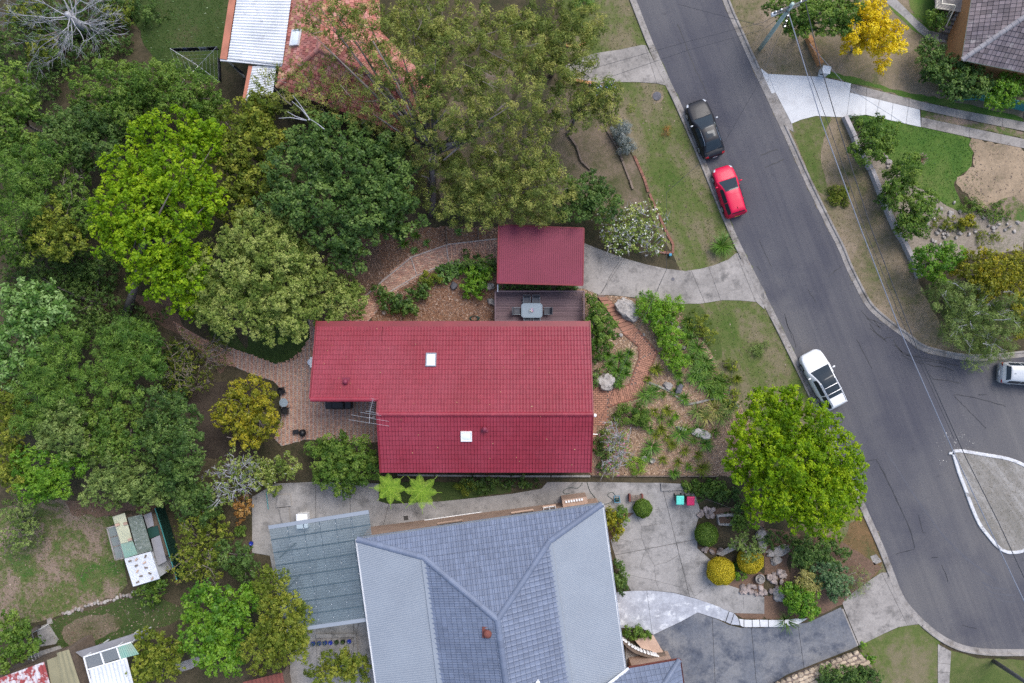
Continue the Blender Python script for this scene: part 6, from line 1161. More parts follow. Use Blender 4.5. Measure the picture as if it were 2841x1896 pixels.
def cloth(a, b, drop, m, label):
    a, b = Vector(a), Vector(b); n = 10; vs = []
    for i in range(n+1):
        p = a.lerp(b, i/n); w_ = .05*math.sin(i*1.7); vs += [p+V3(.0, .05+w_, -drop*.9), p+V3(0, w_*.5, 0), p+V3(0, -.07-w_, -drop)]
    o = MB().add(vs, [(3*i+j, 3*i+3+j, 3*i+4+j, 3*i+1+j) for i in range(n) for j in (0, 1)]).build('washing', m, smooth=True); sm_ = o.modifiers.new('t', 'SOLIDIFY'); sm_.thickness = .01; tag(o, label, 'laundry')
A_, B_ = cor[0]+Z*.01, cor[1]+Z*.01
for t0, t1, m, l in ((.02, .24, 'cloth_d', 'black towel at the left end of the clothes line'), (.25, .33, 'cloth_b', 'small pale blue cloth on the clothes line'), (.34, .58, 'cloth_d', 'black towel in the middle of the clothes line'), (.6, .76, 'cloth_w', 'pale lavender cloth on the clothes line'), (.77, .99, 'cloth_d', 'black towel at the right end of the clothes line')): cloth(A_.lerp(B_, t0), A_.lerp(B_, t1), .55, M[m], l)
cloth(cor[1].lerp(cor[2], .3), cor[1].lerp(cor[2], .95), .7, M['cloth_d'], 'long dark sheet hanging on the right side of the clothes line')
# ================================================================== BACK PATIO THINGS
def gp(i, x, y, dz=0.): return G(*c1(i, x, y), dz)
p = gp(6, 600, 1205, .06); bq = thing('barbecue', 'black covered barbecue against the back of the red house', 'barbecue', p)
MB().box(p+Z*.45, (2.0, .62, .85)).build('cart', M['black'], bq, bevel=.05); MB().box(p+V3(0, .0, .98), (1.0, .6, .3)).build('hood', M['black'], bq, bevel=.12)
for sx in (-1, 1): MB().box(p+V3(sx*.75, 0, .9), (.5, .5, .05)).build('side_shelf', M['black'], bq, bevel=.02)
def cafe_chair(i, x, y, rz, label):
    p = gp(i, x, y, .05); T = Matrix.Translation(p) @ Matrix.Rotation(rz, 4, 'Z'); t = thing('wicker_chair', label, 'chair', p, 'black chairs on the brick patio')
    MB().box(0, (.5, .5, .06), M=T @ Matrix.Translation((0, 0, .42))).build('seat', M['black'], t, bevel=.02); MB().strip([(math.cos(a)*.27, math.sin(a)*.27, .42) for a in np.linspace(-.4, 3.54, 10)], [(-.02, 0), (-.02, .4), (.02, .4), (.02, 0)]).build('backrest', M['black'], t, M=T)
    for sx in (-1, 1):
        for sy in (-1, 1): MB().tube([T @ V3(sx*.2, sy*.2, .42), T @ V3(sx*.24, sy*.24, 0)], .018, 6).build('leg', M['black'], t)
cafe_chair(6, 210, 1112, R(20), 'black wicker chair above the small round patio table'); cafe_chair(6, 235, 1243, R(170), 'black wicker chair below the small round patio table')
p = gp(6, 230, 1190, .05); ct_ = thing('cafe_table', 'small round glass table between two black patio chairs', 'table', p); MB().lathe(p+Z*.7, [(.33, 0), (.33, .02), (.3, .025)], 24).build('glass_top', M['frost'], ct_); MB().lathe(p+Z*.69, [(.34, 0), (.35, .015), (.34, .03), (.33, .03)], 24).build('rim', M['alu'], ct_)
for k in range(3): MB().tube([p+V3(.28*math.cos(k*2.1), .28*math.sin(k*2.1), 0), p+V3(-.1*math.cos(k*2.1), -.1*math.sin(k*2.1), .7)], .014, 5).build('leg', M['black'], ct_)
p = gp(6, 357, 1394, .05); kb = thing('kettle_grill', 'round black kettle grill on the brick patio', 'grill', p); MB().lathe(p, [(.2, .45), (.28, .6), (.29, .75), (.2, .9), (.05, .95)], 20).build('bowl', M['black'], kb, smooth=True)
for k in range(3): MB().tube([p+V3(.27*math.cos(k*2.1), .27*math.sin(k*2.1), 0), p+V3(.15*math.cos(k*2.1), .15*math.sin(k*2.1), .55)], .014, 5).build('leg', M['black'], kb)
p = gp(6, 303, 1390, .05); sm_ = thing('garden_stool', 'low black folded stool beside the kettle grill', 'stool', p); MB().box(p+Z*.3, (.5, .34, .05), .2).build('seat', M['black'], sm_, bevel=.02); 
for sx in (-1, 1): MB().bar(p+V3(sx*.2, -.12, 0), p+V3(-sx*.2, .12, .3), .04, .04).build('leg', M['black'], sm_)
p = P(*c1(6, 403, 920), -1.0); ac = thing('air_conditioner', 'white outdoor air conditioner unit at the wall by the patio', 'air conditioner', (p.x, p.y, g(p.x))); MB().box((p.x+.05, p.y, g(p.x)+.45), (.36, .85, .75)).build('case', M['white'], ac, bevel=.03); MB().lathe((p.x-.14, p.y, g(p.x)+.45), [(.0, 0), (.28, 0), (.28, .01)], 20).build('fan_grille', M['alu'], ac)
hz_ = gp(6, 1510, 622, .05); hs = thing('garden_hose', 'coil of dark green garden hose by the red roof edge', 'hose', hz_); MB().tube([hz_+V3(math.cos(a)*(.42-.006*a), math.sin(a)*(.2), .02+.004*a) for a in np.linspace(0, 26, 90)], .018, 5).build('coil', M['dgreen'], hs)
tag(MB().lathe(P(*c1(7, 614, 1281), 4.9), [(.06, -.15), (.1, -.12), (.13, 0), (.1, .08), (.03, .1)], 12).build('floodlight', M['white'], smooth=True), 'small white light at the end of the red ridge', 'light')
tag(MB().tube([P(*c1(7, 585, 1408), 1.5), P(*c1(7, 632, 1410), 1.5)], .03, 6).build('wall_pipe', M['alu']), 'short grey pipe sticking out of the front wall', 'pipe')
sheet('paved_strip', c(7, 595, 1350, 625, 1350, 625, 1568, 595, 1568)+c(11, 625, 150, 590, 150), M['brick_o'], 6)
# ================================================================== GREY HOUSE YARD THINGS
def bin_(x, y, lid, label, bd):
    p = gp(11, x, y+10, .05); t = thing('wheelie_bin', label, 'bin', p); b = MB(); vs = [(-.24, -.24, .06), (.24, -.24, .06), (.24, .24, .06), (-.24, .24, .06), (-.29, -.32, .98), (.29, -.32, .98), (.29, .34, .98), (-.29, .34, .98)]
    b.hexa([p+Vector(v) for v in vs]).build('body', M[bd], t, bevel=.03); l = MB(); l.hexa([p+Vector(v) for v in ((-.31, -.36, .98), (.31, -.36, .98), (.31, .36, 1.0), (-.31, .36, 1.0), (-.26, -.28, 1.06), (.26, -.28, 1.06), (.28, .34, 1.08), (-.28, .34, 1.08))]).build('lid', M[lid], t, bevel=.03)
    MB().tube([p+V3(-.25, .42, .95), p+V3(.25, .42, .95)], .018, 6).build('handle', M[bd], t)
    for sx in (-1, 1): MB().lathe((0, 0, 0), [(.05, -.025), (.1, -.025), (.1, .025), (.05, .025)], 12).build('wheel', M['tyre'], t, M=Matrix.Translation(p+V3(sx*.25, .28, .1)) @ Matrix.Rotation(R(90), 4, 'Y'))
M['aqua'] = plain('aqua_plastic', (.13, .68, .55), .4); M['pinkred'] = plain('red_plastic', (.55, .02, .1), .4); M['bin_g'] = plain('bin_green', (.012, .05, .035), .5)
bin_(1174, 297, 'aqua', 'wheelie bin with an aqua lid on the concrete yard', 'bin_g'); bin_(1244, 302, 'pinkred', 'wheelie bin with a red lid on the concrete yard', 'bin_g')
p = gp(11, 888, 302, .05); bn = thing('slatted_bench', 'old brown slatted timber bench on the concrete by the round bush', 'bench', p)
for k in range(6): MB().box(p+V3(-.3+k*.13, 0, .42), (.09, .46, .03), R(-3)).build('slat', M['timber'], bn)
for sx in (-1, 1): MB().box(p+V3(sx*.48, 0, .25), (.14, .56, .5)).build('end', M['rust'], bn, bevel=.02)
p = gp(11, 762, 316, .05); hr = thing('hose_reel', 'blue and black hose reel trolley on the concrete', 'hose reel', p); M['bluep'] = plain('blue_plastic', (.03, .25, .4), .4)
MB().lathe((0, 0, 0), [(.1, -.16), (.2, -.15), (.12, -.12), (.12, .12), (.2, .15), (.1, .16)], 16).build('drum', M['dgreen'], hr, M=Matrix.Translation(p+Z*.25) @ Matrix.Rotation(R(90), 4, 'Y'))
for sx in (-1, 1): MB().tube([p+V3(sx*.2, -.22, 0), p+V3(sx*.2, -.18, .5), p+V3(sx*.2, .25, .05)], .022, 6).build('frame', M['bluep'], hr)
MB().tube([p+V3(-.2, -.18, .5), p+V3(.2, -.18, .5)], .022, 6).build('handle', M['bluep'], hr); MB().tube([p+V3(-.2, .24, .05), p+V3(.2, .24, .05)], .022, 6).build('frame', M['bluep'], hr)
def ghose(px, label):
    px = smooth(px, 6, False); tag(MB().tube([G(*p, .085) for p in px], .016, 5).build('garden_hose', M['dgreen']), label, 'hose')
ghose(c(11, 560, 200, 580, 260, 610, 300, 640, 335, 690, 350, 735, 325, 700, 290, 730, 270, 760, 300), 'green hose trailing to the blue reel trolley'); ghose(c(11, 530, 205, 500, 240, 440, 240, 400, 260, 410, 280, 450, 275), 'dark hose loop lying on the concrete side path')
p = gp(10, 1045, 445, .055); tag(MB().box(p, (.34, .34, .02), R(8)).build('drain_grate', M['joint']), 'square drain grate in the concrete side path', 'drain')
M['bluepot'] = plain('blue_glaze', (.02, .035, .3), .2)
for k, (x, l) in enumerate(((420, 'leftmost blue pot in the row below the pergola'), (460, 'second blue pot from the left below the pergola'), (500, 'third blue pot from the left below the pergola'), (537, 'fourth pot in the row below the pergola, bright blue'), (578, 'fifth pot from the left below the pergola'), (622, 'pot with a leafy plant, second from the right below the pergola'), (664, 'rightmost and brightest blue pot below the pergola'))):
    p = gp(10, x, 1290-(x-420)*.06, .06); t = thing('flower_pot', l, 'pot', p, 'blue pots below the pergola'); MB().lathe(p, [(.1, 0), (.17, .3), (.18, .3), (.15, .28), (.13, .26)], 16).build('pot', M['bluepot'] if k not in (4, 5) else M['black'], t, smooth=True)
    cc = np.array([p+Z*.36]); pp_, n_, t_ = clump_leaves(cc, np.array([.13]), 70 if k not in (3, 6) else 16, .8, np.array([.5])); link(bpy.data.objects.new('foliage', raw_mesh('foliage', leaf_quads(pp_, n_, .07, .035), 4, PAL['dark' if k < 5 else 'mid'], t_)), t)
for i, x, y, l in ((9, 1715, 612, 'blue pot alone on the concrete left of the pergola'),):
    p = gp(i, x, y, .06); t = thing('flower_pot', l, 'pot', p); MB().lathe(p, [(.1, 0), (.17, .3), (.18, .3), (.15, .28), (.13, .26)], 16).build('pot', M['bluepot'], t, smooth=True); MB().lathe(p+Z*.24, [(.0, 0), (.14, 0)], 12).build('soil', M['soil'], t)
tag(MB().tube([gp(10, 95, 265, .5), gp(10, 108, 385, .5)], .035, 6).build('hand_rail', M['teal']), 'short teal rail beside the steps behind the pergola', 'rail')
MBs = MB(); 
for q, l in (((180, 380, 245, 370, 258, 480, 200, 480), 'narrow concrete step beside the white chest'), ((170, 290, 255, 285, 265, 365, 160, 375), 'broad concrete step above the white chest')):
    px = c(10, *q); o = MB().prism([G(*p, -.1) for p in px], [G(*p, .22) for p in px]).build('concrete_step', M['concrete_d'], bevel=.02); tag(o, l, 'step')
px = c(11, 1060, 205, 1240, 215, 1250, 255, 1065, 262); tag(MB().prism([G(*p, -.1) for p in px], [G(*p, .18) for p in px]).build('concrete_step', M['concrete_d'], bevel=.02), 'long concrete ledge behind the wheelie bins', 'step')
px = c(10, 430, 1235, 705, 1235, 715, 1365, 690, 1370, 690, 1255, 430, 1262); tag(MB().prism([G(*p, -.1) for p in px], [G(*p, .25) for p in px]).build('garden_kerb', M['concrete_d'], bevel=.02), 'L-shaped concrete kerb behind the blue pots', 'kerb')
# fountain and stones in the front garden
p = gp(11, 1727, 850, .05); fn = thing('garden_fountain', 'round tiered grey fountain bowl among the garden stones', 'fountain', p); MB().lathe(p, [(.3, 0), (.36, .35), (.37, .4), (.31, .4), (.28, .3), (.0, .28)], 24).build('bowl', M['rock'], fn, smooth=True); MB().lathe(p+Z*.28, [(.1, 0), (.16, .25), (.17, .3), (.12, .3), (.1, .24), (0, .22)], 18).build('inner_bowl', M['rock'], fn, smooth=True)
tb2 = thing('stone_trough', 'old pale stone trough among rocks behind the round bushes', 'trough', gp(11, 1510, 450)); px = c(11, 1440, 425, 1520, 418, 1600, 424, 1588, 468, 1520, 482, 1450, 480)
MB().strip([G(*p) for p in px], [(-.09, 0), (-.09, .45), (.09, .45), (.09, 0)], closed=True).build('rim', M['rock'], tb2, bevel=.03); sheet('soil', px, M['mulch_d'], 50, tb2)
def stones(cx, cy, i, n, rx, ry, sz, m, grp, label):
    for k in range(n): a = random.random()*6.28; r_ = math.sqrt(random.random()); rock('stone', label, gp(i, cx+math.cos(a)*rx*r_, cy+math.sin(a)*ry*r_, sz*.2), (sz*random.uniform(.6, 1.4), sz*random.uniform(.6, 1.2), sz*random.uniform(.6, 1.)), m, grp)
stones(1370, 410, 11, 14, 60, 40, .4, 'rock_p', 'pink stones by the trough', 'pink-grey stone heaped at the left end of the stone trough'); stones(1660, 925, 11, 16, 70, 30, .42, 'rock_p', 'stones round the fountain garden', 'pinkish stone edging the fountain garden'); stones(140, 850, 12, 18, 60, 70, .42, 'rock_p', 'stones right of the fountain', 'pinkish stone heaped to the right of the fountain'); stones(40, 945, 12, 10, 60, 25, .4, 'rock_p', 'stones along the path edge below the fountain', 'pale stone in the row below the fountain'); stones(1400, 665, 11, 8, 75, 18, .35, 'rock_p', 'stones below the large ball bush', 'small stone at the foot of the large clipped ball bush')
for x, y, w_, h_, l in ((150, 965, .85, 1.1, 'largest rounded boulder below the fountain stones'), (150, 670, 1.7, .8, 'broad flat sandstone slab under the dark bush'), (130, 730, .9, .7, 'squarish grey rock below the flat sandstone slab'), (30, 560, .8, .8, 'flat grey flagstone left of the lime tree foot')): rock('boulder', l, gp(12, x, y, .1), (w_, h_, .45), 'rock', rz=.2)
px = c(12, 0, 640, 30, 520, 90, 560, 60, 660); sheet('flagstone', px, M['concrete_d'], 7)
for q, l in (((1435, 690, 1540, 632, 1580, 655, 1480, 705), 'grey stone step crossing the bark between the round bushes'),): px = c(11, *q); tag(MB().prism([G(*p, 0) for p in px], [G(*p, .18) for p in px]).build('stone_step', M['concrete_d'], bevel=.02), l, 'step')
# boulders in the front garden
for x, y, sx, sy, h, m, rz, l in ((835, 560, 2.1, 1.35, 1.0, 'rock', -.6, 'largest pale sandstone boulder beside the flight of steps'), (690, 1050, 1.45, 1.3, .9, 'rock', 0, 'rounded brown boulder beside the porch paving'), (1185, 1105, .5, .85, .5, 'rock_d', -.4, 'dark rock standing in the bark garden'), (1110, 1078, .75, .55, .4, 'rock', -.3, 'pale flat rock beside the dark rock'), (1340, 1405, 1.5, .7, .5, 'rock', -.35, 'long grey boulder in the lower bark garden'), (1200, 1370, .9, .25, .35, 'rock', -.3, 'thin pale rock leading to the long grey boulder'), (945, 730, .25, .25, .2, 'rock', 0, 'small white stone beside the brick path bend'), (1180, 690, .4, .4, .3, 'rock', 0, 'grey rock behind the feathery bright shrub'), (1215, 820, .4, .35, .3, 'rock', 0, 'pale rock among the strap leaves'), (790, 735, .35, .3, .3, 'rock', 0, 'small pale rock below the flight of steps')):
    rock('boulder', l, gp(7, x, y, h*.2), (sx, sy, h), m, rz=rz)
for x, y, sx, sy, m, l in ((1370, 400, .68, .6, 'rock_d', 'round dark stone among the shrubs beside the mulch'), (1615, 405, .6, .75, 'rock', 'pale boulder at the lower left of the carport'), (1630, 510, .5, .8, 'rock', 'grey boulder at the left edge of the deck'), (895, 585, .4, .35, 'rock', 'small grey rock by the brick path')): rock('boulder', l, gp(6, x, y, .12), (sx, sy, .55), m)
for x, y, l in ((945, 38, 'left of two small concrete pots in the lower bark garden'), (1002, 52, 'right of two small concrete pots in the lower bark garden')):
    p = gp(11, x, y, .03); t = thing('garden_pot', l, 'pot', p); MB().lathe(p, [(.12, 0), (.2, .25), (.21, .27), (.17, .27), (.14, .2), (0, .18)], 16).build('pot', M['rock'], t, smooth=True)
# dry stone wall at the bottom
sw = thing('stone_wall', 'sandstone block wall along the lower driveway', 'wall', gp(12, 500, 1430)); SWp = c(12, 60, 1590, 250, 1500, 450, 1425, 680, 1342, 765, 1438, 560, 1475, 400, 1530, 250, 1620); sw_pts = [G(*p) for p in SWp]; MB().prism([p-Z*.2 for p in sw_pts], [p+Z*.5 for p in sw_pts]).build('core', M['mortar'], sw)
M['sandst'] = mat('wall_sandstone', (.45, .36, .26), (.33, .26, .19), scale=2, fine=8, finev=.2, rand=.25, bmp=.4)
for k in range(16):
    for j in range(4):
        t = (k+.5)/16+random.uniform(-.01, .01); a = (60+(680-60)*t, 1590-(1590-1342)*t); b = (250+(765-250)*t, 1620-(1620-1438)*t); s_ = (j+.5)/4; x, y = a[0]+(b[0]-a[0])*s_, a[1]+(b[1]-a[1])*s_; rock('stone', '', gp(12, x, y, .42), (random.uniform(.4, .62), random.uniform(.24, .36), .3), 'sandst', parent=sw, rz=.4+random.uniform(-.15, .15))
# rubble in the right-hand garden
stones(1250, 1420, 4, 14, 180, 60, .28, 'rock', 'rubble stones by the lawn edge', 'pale rubble stone along the lower lawn edge'); stones(1250, 1530, 4, 14, 120, 40, .3, 'rock', 'rubble in the stony bed', 'grey rubble stone in the stony bed below the shrubs'); stones(1550, 1540, 4, 16, 250, 60, .28, 'rock', 'rubble by the sand', 'rubble stone below the sand patch'); stones(1300, 80, 8, 12, 130, 50, .3, 'rock', 'rubble behind the bright bush', 'pale rubble stone above the bright green bush'); stones(890, 1100, 4, 6, 30, 40, .3, 'rock', 'stones by the upper shrub', 'pale stone beside the upper clipped shrub')
tag(MB().box(gp(4, 625, 798, .2), (.32, .25, .3), .2).build('meter_box', M['bin_g'], bevel=.02), 'dark green box at the head of the retaining wall', 'box')
# ================================================================== TREES AND SHRUBS (overview coordinates, 2350 px wide)
def lb(*t): return [(x*1.20894, y*1.20894, rx*1.20894, ry*1.20894, h) for x, y, rx, ry, h in t]
def tree(label, lobes, pk, **k): k['rc'] = k.get('rc', .6)*.85; k.setdefault('hz', .42); k.setdefault('dens', 1.25); k.setdefault('lai', 2.9); k.setdefault('shell', .52); return plant(k.pop('name', 'tree'), label, k.pop('cat', 'tree'), lb(*lobes), pk, **k)
def shrub(label, lobes, pk, **k): k.setdefault('rc', .32); k.setdefault('leaf', 'small'); k.setdefault('trunk', .04); k.setdefault('limbs', 4); k.setdefault('hz', .1); return plant(k.pop('name', 'shrub'), label, k.pop('cat', 'shrub'), lb(*lobes), pk, **k)
# bare tree
bt = thing('bare_tree', 'leafless pale grey tree with branches spreading at top left', 'tree', G(262, 100)); b0 = G(262, 100); MB().tube([b0, b0+V3(-.1, .1, 2.2), b0+V3(-.2, .3, 3.6)], [.28, .24, .2], 10).build('trunk', M['bark_p'], bt, smooth=True)
limb = MB()
def grow(p, dr, L_, r, dep):
    p = Vector(p); pts = [p]; q = p; dd = Vector(dr).normalized(); n = 5
    for k in range(n): dd = (dd+Vector(rng.normal(0, .13, 3))+Z*.03).normalized(); q = q+dd*L_/n; pts.append(q)
    limb.tube(pts, list(np.linspace(r, r*.4, n+1)), 5 if r > .03 else 3)
    if dep:
        for k in range(4 if dep > 1 else 5):
            s_ = pts[random.choice((2, 3, 4, 5, 5))]; nd = (dd+Vector(rng.normal(0, .38, 3))).normalized(); grow(s_, nd, L_*random.uniform(.5, .8), max(r*.48, .011), dep-1)
for k in range(15):
    a = 6.283*k/15+random.uniform(-.15, .15); e = random.uniform(.05, .5); kx = 1.0+.35*max(0, -math.cos(a))+.2*max(0, math.sin(a)); grow(b0+V3(-.15, .2, 2.2+random.random()*1.3), (math.cos(a), math.sin(a), e), random.uniform(2.0, 2.9)*kx, .05, 3)
limb.build('limbs', M['bark_p'], bt)
# left-hand bush block
tree('bushy mid-green tree below the bare tree', [(250, 195, 95, 62, 5), (345, 190, 90, 58, 5.2), (430, 215, 85, 60, 5), (300, 245, 90, 45, 4.5), (480, 250, 50, 35, 4)], 'mid', leaf='small', rc=.6, lai=3.0)
tree('dark green tree in the far left corner below the bare branches', [(20, 210, 60, 70, 6), (40, 290, 60, 70, 6), (10, 330, 50, 50, 5.5)], 'mid', leaf='broad', rc=.65)
tree('dark shrubby undergrowth at the foot of the bare tree', [(200, 25, 190, 50, 1.6), (60, 100, 90, 60, 1.8), (200, 110, 110, 55, 1.6), (80, 190, 60, 50, 2)], 'dark', leaf='small', rc=.5, lai=1.7, name='undergrowth', cat='undergrowth')
tree('yellow-tinged green bush under the left side of the bare tree', [(90, 110, 40, 35, 2.2), (60, 30, 50, 30, 2.2), (270, 30, 40, 30, 2.2)], 'olive', leaf='small', rc=.5, lai=2, name='bush', cat='bush')
tree('dark dense tree between the bare tree and the lime crown', [(145, 325, 80, 70, 5.5), (225, 330, 60, 55, 5), (190, 275, 70, 45, 4.8), (270, 270, 60, 40, 4.5)], 'dark', leaf='small', rc=.6)
tree('light green feathery tree on the left edge', [(45, 400, 70, 70, 7), (40, 480, 65, 60, 6.8), (95, 360, 45, 45, 6.5)], 'soft', leaf='fine', rc=.6, lai=2.6)
tree('grey-green twiggy tree left of the lime crown', [(160, 430, 55, 60, 5), (190, 500, 45, 50, 5), (150, 560, 50, 40, 4.5)], 'mid', leaf='small', rc=.5, lai=2.2, twigs=30)
tree('yellowish broad-leaved tree left of the lime crown', [(110, 500, 50, 50, 6), (135, 560, 65, 38, 5.8), (100, 540, 40, 50, 5.6)], 'olive', leaf='broad', rc=.5)
tree('green tree on the left edge above the dark gully', [(30, 565, 55, 48, 5.5)], 'mid', leaf='small', rc=.55)
tree('bright lime green tree with dense leafy rosettes', [(395, 300, 105, 50, 8.2), (310, 390, 80, 70, 8.6), (390, 400, 90, 80, 9), (300, 480, 95, 75, 8.8), (420, 480, 90, 70, 8.6), (350, 560, 105, 65, 8.2), (260, 520, 55, 45, 7.8), (355, 640, 70, 55, 7.4), (430, 620, 60, 60, 7.4), (470, 440, 45, 60, 7.5), (480, 320, 40, 45, 7.4), (430, 700, 45, 35, 6)], 'lime', leaf=(.2, .13), rc=.46, dens=1.25, lai=3.1, hz=.5, shell=.55, base=d(290, 725)[0], trunk=.3, limbs=16)
tree('round pale olive tree with tiny leaves overhanging the patio lawn', [(600, 545, 110, 70, 7.4), (520, 620, 105, 80, 7.2), (620, 630, 115, 90, 8), (560, 710, 120, 75, 7), (650, 715, 80, 85, 6.6), (700, 620, 50, 70, 6.4), (470, 680, 55, 55, 6.2), (650, 500, 55, 40, 6.6)], 'pale', leaf=(.13, .08), rc=.44, dens=1.25, lai=2.9, hz=.5, shell=.5, base=d(640, 690)[0], trunk=.22, limbs=12)
tree('smaller pale green tree touching the corner of the red roof', [(760, 675, 70, 45, 4.8), (800, 690, 48, 38, 4.5), (745, 715, 50, 32, 4.4), (740, 640, 40, 30, 4.6)], 'pale', leaf='small', rc=.42, lai=2.8, hz=.2)
tree('dark blue-green tree in the middle of the block', [(745, 320, 90, 65, 8), (690, 380, 85, 70, 8.4), (800, 390, 95, 80, 8.6), (720, 460, 100, 65, 8.2), (840, 470, 90, 70, 8), (900, 420, 65, 80, 7.6), (780, 530, 85, 55, 7), (860, 350, 70, 55, 7.6), (800, 590, 50, 40, 5.6), (640, 460, 50, 45, 7), (930, 500, 45, 40, 5.4), (880, 520, 50, 35, 5.6)], 'dark', leaf='broad', rc=.55, lai=3.2, hz=.3, base=d(900, 500)[0], limbs=12, trunk=.22)
tree('yellow-green tree between the lime crown and the dark tree', [(560, 275, 62, 55, 6.6), (540, 340, 60, 50, 6.6), (600, 320, 60, 50, 6.4), (545, 410, 50, 55, 6.2), (600, 420, 55, 55, 6.2), (540, 480, 45, 40, 5.6), (600, 250, 45, 40, 6)], 'olive', leaf='broad', rc=.5, lai=3., hz=.3)
# big gum
gl_ = [(760, 40, 85, 50, 9.5), (850, 60, 90, 60, 9.8), (940, 130, 100, 75, 10.4), (960, 50, 95, 60, 10), (1050, 140, 110, 80, 10.8), (1060, 50, 105, 60, 10.3), (930, 220, 95, 65, 9.8), (1040, 240, 110, 70, 10.4), (1160, 200, 100, 75, 10.2), (1180, 90, 100, 70, 10.4), (980, 300, 80, 50, 8.6), (1100, 300, 80, 50, 9), (990, 370, 50, 40, 6.5), (965, 430, 38, 40, 5.5)]
tree('big feathery gum tree spreading over the orange roof', gl_, 'gum', leaf='fine', rc=.5, dens=1.15, lai=1.75, hz=.6, shell=.3, base=c1(2, 1215, 1455), trunk=.26, limbs=26, up=.3, flat=.6, inner=False, twigs=60)
gt = bpy.data.objects['tree'] if False else None
tree('sparse outer branch of gum leaves hanging over the orange tiles', [(640, 190, 60, 40, 7), (720, 160, 60, 40, 7.4), (730, 220, 70, 40, 7.2), (680, 240, 50, 30, 6.6), (820, 200, 55, 40, 7.6), (870, 270, 60, 40, 7), (785, 110, 50, 35, 8), (845, 135, 45, 35, 8.4), (770, 275, 60, 30, 6.5), (905, 300, 50, 30, 6.5)], 'gum', leaf='fine', rc=.45, dens=.95, lai=1.0, hz=.4, trunk=.08, up=.3, inner=False, twigs=25, base=c1(2, 420, 830))
tree('green gum crown at the top centre beside the driveway', [(1260, 40, 100, 55, 8), (1310, 110, 75, 60, 7.6), (1230, 110, 70, 55, 8), (1340, 60, 50, 45, 7), (1280, 170, 60, 35, 7)], 'gum', leaf='fine', rc=.5, dens=1.05, lai=1.9, hz=.5, up=.3, trunk=.18, shell=.3)
tree('feathery gum leaning over the grassy bank', [(1290, 230, 80, 40, 6.5), (1370, 215, 60, 45, 6), (1400, 250, 50, 35, 5.4), (1330, 265, 70, 35, 5.6), (1240, 280, 60, 40, 6)], 'gum', leaf='fine', rc=.45, dens=1.1, lai=1.8, hz=.3, up=.3, trunk=.14, inner=False)
tree('olive feathery tree above the carport', [(1100, 400, 95, 65, 6.5), (1190, 360, 95, 60, 6.6), (1240, 430, 80, 75, 6.4), (1140, 460, 95, 60, 6), (1060, 470, 60, 55, 5.6), (1210, 490, 80, 30, 5), (1050, 400, 50, 40, 5.6)], 'gum', leaf='fine', rc=.5, dens=1.2, lai=1.9, hz=.5, up=.35, trunk=.16, shell=.3)
big = MB(); T0 = G(*c1(2, 1215, 1455)); fk = P(*c1(2, 1235, 1000), 5.5)     # the bare forking trunk seen through the crown
big.tube([T0, P(*c1(2, 1225, 1330), 2.2), fk], [.34, .28, .22], 10)
for e, z, r in (((1120, 870), 7.2, .14), ((1245, 840), 7.5, .13), ((1450, 960), 7, .15), ((1200, 1100), 6, .1)): big.tube([fk-Z*.5, fk.lerp(P(*c1(2, *e), z), .5), P(*c1(2, *e), z)], [r*1.2, r, r*.8], 8)
for a, b, z0, z1, r in (((1450, 960), (1720, 700), 7, 8.2, .12), ((1450, 960), (1300, 1090), 7, 6.5, .1), ((1210, 1240), (1150, 1195), 3.5, 4.5, .06), ((1120, 870), (820, 280), 7.2, 9, .09), ((1245, 840), (1320, 740), 7.5, 8.4, .08), ((1550, 1000), (1660, 1040), 6.8, 7, .06)): big.tube([P(*c1(2, *a), z0), P(*c1(2, (a[0]+b[0])/2+12, (a[1]+b[1])/2-10), (z0+z1)/2), P(*c1(2, *b), z1)], [r, r*.8, r*.5], 8)
gum = [o for o in bpy.data.objects if o.get('label') == 'big feathery gum tree spreading over the orange roof'][0]; big.build('limbs', M['bark'], gum, smooth=True)
wb = MB()
for a in ((275, 650, 330, 720, 385, 805), (270, 690, 330, 740, 385, 805), (180, 805, 260, 800, 370, 820), (240, 760, 290, 790, 370, 820), (385, 805, 440, 840, 490, 880)): wb.tube([P(*c1(2, *a[k:k+2]), 7.5) for k in (0, 2, 4)], [.015, .025, .035], 5)
wt = thing('dead_branches', 'bleached bare branches poking out beside the orange roof', 'branches', G(*c1(2, 385, 805))); wb.build('branches', M['bark_p'], wt); MB().tube([G(*c1(2, 420, 830)), P(*c1(2, 385, 812), 7.5)], [.14, .06], 8).build('trunk', M['bark_p'], wt)
tree('small dark green tree above the white flowering shrub', [(1345, 440, 50, 50, 4.2), (1380, 470, 45, 45, 4), (1320, 480, 45, 35, 3.8)], 'dark', leaf='small', rc=.45)
shrub('blue-grey shrub at the top of the log edging', [(1425, 300, 22, 25, 1.2), (1440, 335, 20, 22, 1.1)], 'greyblue', leaf='needle', rc=.25)
shrub('sparse shrub with white flowers beside the carport', [(1420, 510, 55, 45, 2.6), (1485, 505, 50, 48, 2.4), (1430, 550, 50, 40, 2.2), (1500, 560, 35, 22, 1.6)], 'pale', lai=1.3, twigs=90, rc=.35, extra=('flower', 230, .13), bark='bark_p', inner=False)
shrub('tiny blue flowered shrub at the top driveway corner', [(1388, 200, 30, 16, 1.2)], 'mid', extra=('bluebell', 40, .1))
shrub('small spiky grass at the very top beside the gum', [(1340, 5, 28, 14, 1.)], 'strap', leaf='needle')
